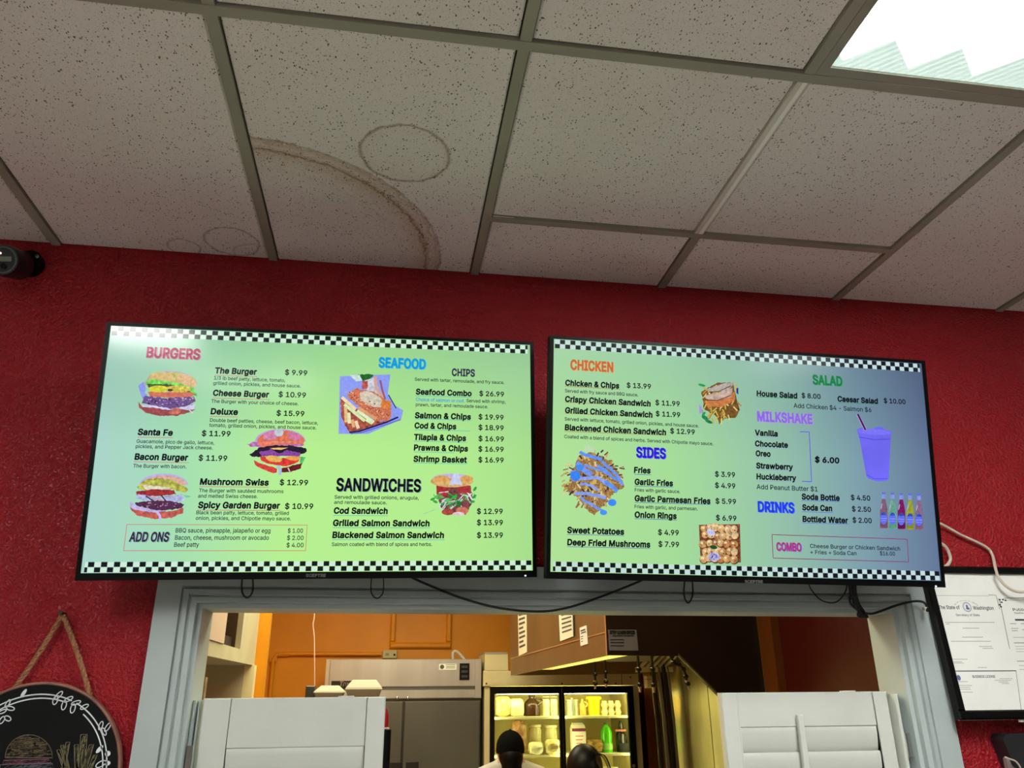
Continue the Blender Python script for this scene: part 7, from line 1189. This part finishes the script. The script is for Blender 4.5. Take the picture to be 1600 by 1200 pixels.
# ================================================================== CONTAINERS ON THE SHELF BEHIND THE LEFT SHUTTER
sx = thing('pickup_shelf', 'steel pick-up shelf behind the left shutter', 'shelf', (.86, 1.0, 0)); SZ = at(540, 1092, 1, 1.0).z-.004
MB().bbox(-.3, .13, -.14, .2, SZ-.02, SZ, .003).build('shelf_top', STEELD, sx)
for x in (-.28, .1): MB().box(x-.015, x+.015, -.12, -.09, 0, SZ-.02).box(x-.015, x+.015, .15, .18, 0, SZ-.02).build('leg', STEELD, sx)
FOAM = mat('cream_foam', (180, 174, 152), rough=.6)
def takeout(a_, b_, yt, label, dy):
    y = 1.0+dy; x0, x1 = at(a_, 1085, 1, y).x, at(b_, 1085, 1, y).x; ht = at((a_+b_)/2, yt, 1, y).z-SZ; t = thing('takeout_box', label, 'takeout box', ((x0+x1)/2, y+.06, SZ)); hw = (x1-x0)/2
    def ring(z, i): return [(-hw+i, -.07+i, z), (hw-i, -.07+i, z), (hw-i, .08-i, z), (-hw+i, .08-i, z)]
    V = ring(0, .012)+ring(ht*.5, 0); f = [(3, 2, 1, 0)]+[(i, (i+1) % 4, 4+(i+1) % 4, 4+i) for i in range(4)]+[(4, 5, 6, 7)]; MB().add(V, f).build('base', FOAM, t)
    V = ring(ht*.52, -.003)+ring(ht*.62, 0)+ring(ht, .022); MB().add(V, [(i, (i+1) % 4, 4+(i+1) % 4, 4+i) for i in range(4)]+[(4+i, 4+(i+1) % 4, 8+(i+1) % 4, 8+i) for i in range(4)]+[(8, 9, 10, 11), (3, 2, 1, 0)]).build('lid', FOAM, t)
takeout(491, 536, 1071, 'smaller cream foam takeout box, left of its pair', 0); takeout(540, 596, 1062, 'larger cream foam takeout box, right of its pair', 0)
q = at(478, 1071.5, 1, 1.1); t = tag(MB().bbox(q.x, q.x+.035, 1.1, 1.16, SZ, q.z, .003).build('dark_dispenser', mat('dark_grey_dispenser', (70, 68, 58), rough=.4)), 'dark grey dispenser left of the takeout boxes', 'dispenser')
q = at(603.5, 1120, 1, .42); t = thing('sauce_bottle', 'red squeeze bottle showing past the left shutter edge', 'bottle', (q.x-.003, .42, SZ-.30))
st2 = thing('prep_counter', 'steel prep counter below the opening on the kitchen side', 'counter', (1.5, .46, 0)); MB().box(-.95, .9, -.19, .2, .9, .94).build('counter_top', STEELD, st2); MB().box(-.9, .85, -.17, .18, 0, .9).build('counter_base', STEELD, st2)
t.location.z = .94; zz = at(603, 1107, 1, .42).z-.94; zl_ = at(603, 1140, 1, .42).z-.94
MB().lathe([(.02, 0), (.02, zl_-.0), (.018, zl_+.002)], n=14).build('stand_post', BLACK, t); MB().lathe([(.009, zl_), (.011, zl_+.01), (.011, zz-.02), (.004, zz)], n=16).build('bottle_body', mat('red_plastic', (190, 24, 40), rough=.3), t, smooth=True); MB().lathe([(.013, zl_-.006), (.015, zl_), (.012, zl_+.006)], n=16).build('white_collar', WHITE, t)
# ================================================================== PEOPLE
def cap_(bm, a_, b_, r0, r1, n=14, k=6):
    a_, b_ = Vector(a_), Vector(b_); d = b_-a_; q = d.to_track_quat('Z', 'Y').to_matrix(); L_ = d.length; V = []; prof = []
    for i in range(k): t = -math.pi/2+math.pi/2*i/k; prof.append((r0*math.cos(t), r0*math.sin(t)))
    prof.append((r0, 0)); prof.append((r1, L_))
    for i in range(1, k+1): t = math.pi/2*i/k; prof.append((r1*math.cos(t), L_+r1*math.sin(t)))
    o = len(bm.v); bm.lathe([(max(r_, 1e-4), h_) for r_, h_ in prof], n=n)
    for i in range(o, len(bm.v)): bm.v[i] = tuple(q @ Vector(bm.v[i])+a_)
def fuse(mb, voxel, name, mats, fn, parent):
    me = mb.mesh(name, mats[0]); ob = bpy.data.objects.new(name, me); col.objects.link(ob)
    m = ob.modifiers.new('r', 'REMESH'); m.mode = 'VOXEL'; m.voxel_size = voxel; m.use_smooth_shade = True
    s = ob.modifiers.new('s', 'SMOOTH'); s.factor = .5; s.iterations = 3
    dg = bpy.context.evaluated_depsgraph_get(); dg.update(); nm = bpy.data.meshes.new_from_object(ob.evaluated_get(dg)); bpy.data.objects.remove(ob); nm.name = name
    nm.materials.clear(); [nm.materials.append(x) for x in mats]
    for p_ in nm.polygons: p_.material_index = fn(p_.center); p_.use_smooth = True
    return link(name, nm, parent)
SKIN = mat('skin', (176, 122, 92), rough=.55); HAIR = mat('black_hair', (4, 3, 3), rough=.45, spec=.2, vary=.4, vscale=60, aniso=(1, 1, .1)); EYEW = mat('eye_white', (230, 226, 220), rough=.3)
def person(x, y, hgt, yaw, label, shirt, pants, hairfn, drop=0, sw=1.0):
    """faces +y before yaw"""
    t = thing('person', label, 'person', mtx=Matrix.Translation((x, y, 0)) @ Matrix.Rotation(yaw, 4, 'Z')); h = hgt+drop; s = h/1.75; mb = MB()
    hz = hgt-.125*s*.95                                  # head centre
    mb.ball((0, .005, hz+.005), .073*s, .092*s, .112*s, 20, 16); mb.ball((0, .03*s, hz-.05*s), .055*s, .06*s, .06*s, 16, 10)
    mb.ball((0, .098*s, hz-.012*s), .012*s, .02*s, .018*s, 8, 6)
    for q in (-1, 1): mb.ball((q*.076*s, -.004, hz-.008*s), .010*s, .018*s, .028*s, 8, 8)
    cap_(mb, (0, -.012, h*.835), (0, 0, h*.89), .055*s, .052*s)
    mb.ball((0, -.01, h*.77), .185*s*sw, .105*s, .12*s); mb.ball((0, 0, h*.70), .165*s*sw, .115*s, .17*s); mb.ball((0, 0, h*.60), .145*s*sw, .105*s, .15*s); mb.ball((0, 0, h*.52), .165*s, .12*s, .12*s)
    for q in (-1, 1):
        cap_(mb, (q*.05*s, -.01, h*.835), (q*.175*s*sw, -.01, h*.80), .05*s, .055*s)
        sh_, el, wr_ = (q*.19*s*sw, -.01, h*.795), (q*.225*s*sw, .05, h*.62), (q*.15*s, .27*s, h*.60)
        cap_(mb, sh_, el, .052*s, .042*s); cap_(mb, el, wr_, .041*s, .029*s)
        hx = Vector(wr_)+Vector((-q*.01, .05*s, -.01)); mb.ball(tuple(hx), .036*s, .048*s, .02*s, 12, 8)
        for f_ in range(4): fx = hx.x-.026*s+f_*.0175*s; L_ = (.055, .065, .06, .045)[f_ if q > 0 else 3-f_]*s; cap_(mb, (fx, hx.y+.03*s, hx.z), (fx, hx.y+.03*s+L_*.6, hx.z-.008), .0095*s, .009*s, 8, 3); cap_(mb, (fx, hx.y+.03*s+L_*.6, hx.z-.008), (fx, hx.y+.03*s+L_*.9, hx.z-.03), .009*s, .0075*s, 8, 3)
        cap_(mb, (hx.x-q*.028*s, hx.y-.01, hx.z), (hx.x-q*.055*s, hx.y+.03*s, hx.z-.008), .011*s, .009*s, 8, 3)
        hp_, kn, an_ = (q*.09*s, 0, h*.50), (q*.095*s, .015, h*.275), (q*.095*s, 0, h*.055)
        cap_(mb, hp_, kn, .085*s, .056*s); cap_(mb, kn, an_, .055*s, .038*s); cap_(mb, (q*.095*s, -.03, .045), (q*.105*s, .16*s, .035), .042*s, .034*s)
    def fn(c):
        if c.z < .085*s: return 3
        if c.z < h*.545: return 2
        if c.z > min(h*.845, hz-.06*s) and abs(c.x) < .085*s: return 0
        if c.y > .17*s and c.z < h*.66: return 0
        return 1
    fuse(mb, .011, 'body', [SKIN, shirt, pants, BLACK], fn, t)
    for q in (-1, 1): MB().ball((q*.03*s, .086*s, hz+.012*s), .012*s, .008*s, .008*s, 10, 8).build('eye', EYEW, t, smooth=True); MB().ball((q*.03*s, .0925*s, hz+.012*s), .0055*s, .003*s, .0055*s, 8, 6).build('iris', BLACK, t, smooth=True)
    MB().ball((0, .087*s, hz-.05*s), .022*s, .008*s, .005*s, 12, 6).build('mouth', mat('lips', (150, 80, 70)), t, smooth=True)
    hairfn(t, hz, s); return t
def cap_hair(t, hz, s):
    NAV = mat('black_cap_cloth', (4, 5, 6), rough=.9, spec=.1, bump=.3, bscale=200)
    mb = MB(); prof = [(.091*math.cos(R(a_))*s if a_ < 90 else .001, (.102*math.sin(R(a_)))*s) for a_ in (0, 12, 25, 40, 55, 70, 82, 90)]
    mb.lathe([(.0905*s, -.035*s), (.0925*s, -.01*s)]+prof, (0, -.004, hz+.03*s), 28, caps=False); mb.build('cap_crown', NAV, t, smooth=True)
    mb = MB(); V = []
    for i in range(13):
        a_ = R(20+140*i/12); V += [(.088*s*math.cos(a_), .09*s*math.sin(a_)-.002, hz+.006*s), (.088*s*math.cos(a_), (.09*s+.075*s*math.sin(a_))*math.sin(a_), hz-.008*s)]
    mb.add(V, [(2*i, 2*i+2, 2*i+3, 2*i+1) for i in range(12)]); o = mb.build('cap_brim', NAV, t); m = o.modifiers.new('s', 'SOLIDIFY'); m.thickness = .004
    MB().ball((0, -.004, hz+.133*s), .007, .007, .004, 10, 6).build('cap_button', NAV, t, smooth=True)
    # thick dark hair down the back of the neck
    mb = MB(); mb.ball((0, -.035*s, hz-.03*s), .079*s, .07*s, .095*s); mb.ball((0, -.04*s, hz-.11*s), .078*s, .05*s, .09*s); mb.ball((0, -.045*s, hz-.17*s), .066*s, .045*s, .07*s)
    fuse(mb, .009, 'hair', [HAIR], lambda c: 0, t)
def long_hair(t, hz, s):
    mb = MB(); mb.ball((0, -.012*s, hz+.018*s), .106*s, .112*s, .126*s, 24, 16); mb.ball((0, -.06*s, hz-.06*s), .09*s, .06*s, .12*s); cap_(mb, (.04*s, -.09*s, hz+.03*s), (.10*s, -.11*s, hz-.10*s), .035*s, .03*s); cap_(mb, (.10*s, -.11*s, hz-.10*s), (.09*s, -.10*s, hz-.28*s), .03*s, .014*s)
    fuse(mb, .009, 'hair', [HAIR], lambda c: 0, t)
    MB().lathe([(.034*s, -.008), (.038*s, 0), (.034*s, .008)], (.05*s, -.095*s, hz+.01*s), 16).build('hair_tie', mat('dark_hair_tie', (40, 26, 30)), t, smooth=True)
    for i in range(9):
        a_ = random.uniform(.3, 1); MB().tube([(.05*s, -.08*s, hz+.08*s+i*.002), (.09*s+.02*a_, -.09*s, hz+.07*s+.012*a_), (.125*s+.02*a_, -.09*s, hz-.01*s), (.13*s+.01*a_, -.09*s, hz-.10*s)], .0016, 5, 5).build('loose_strand', HAIR, t, smooth=True)
    # face is turned away; leave brow and cheeks clear
WS = mat('white_shirt_cloth', (176, 176, 172), rough=.8, bump=.2, bscale=40); DS = mat('dark_apron_cloth', (40, 40, 46), rough=.8, bump=.2, bscale=40); PT = mat('dark_trousers', (36, 38, 46), rough=.85)
q = at(797, 1140.5, 1, 3.0); person(q.x, 3.0, q.z-.012, 0, 'person in black cap and white shirt seen from behind at cooler', WS, PT, cap_hair, drop=.085, sw=1.15)
q = at(912, 1163, 1, 2.1); person(q.x, 2.1, q.z-.016, R(-8), 'person with long black tied-back hair seen from behind under the hood', DS, PT, long_hair)
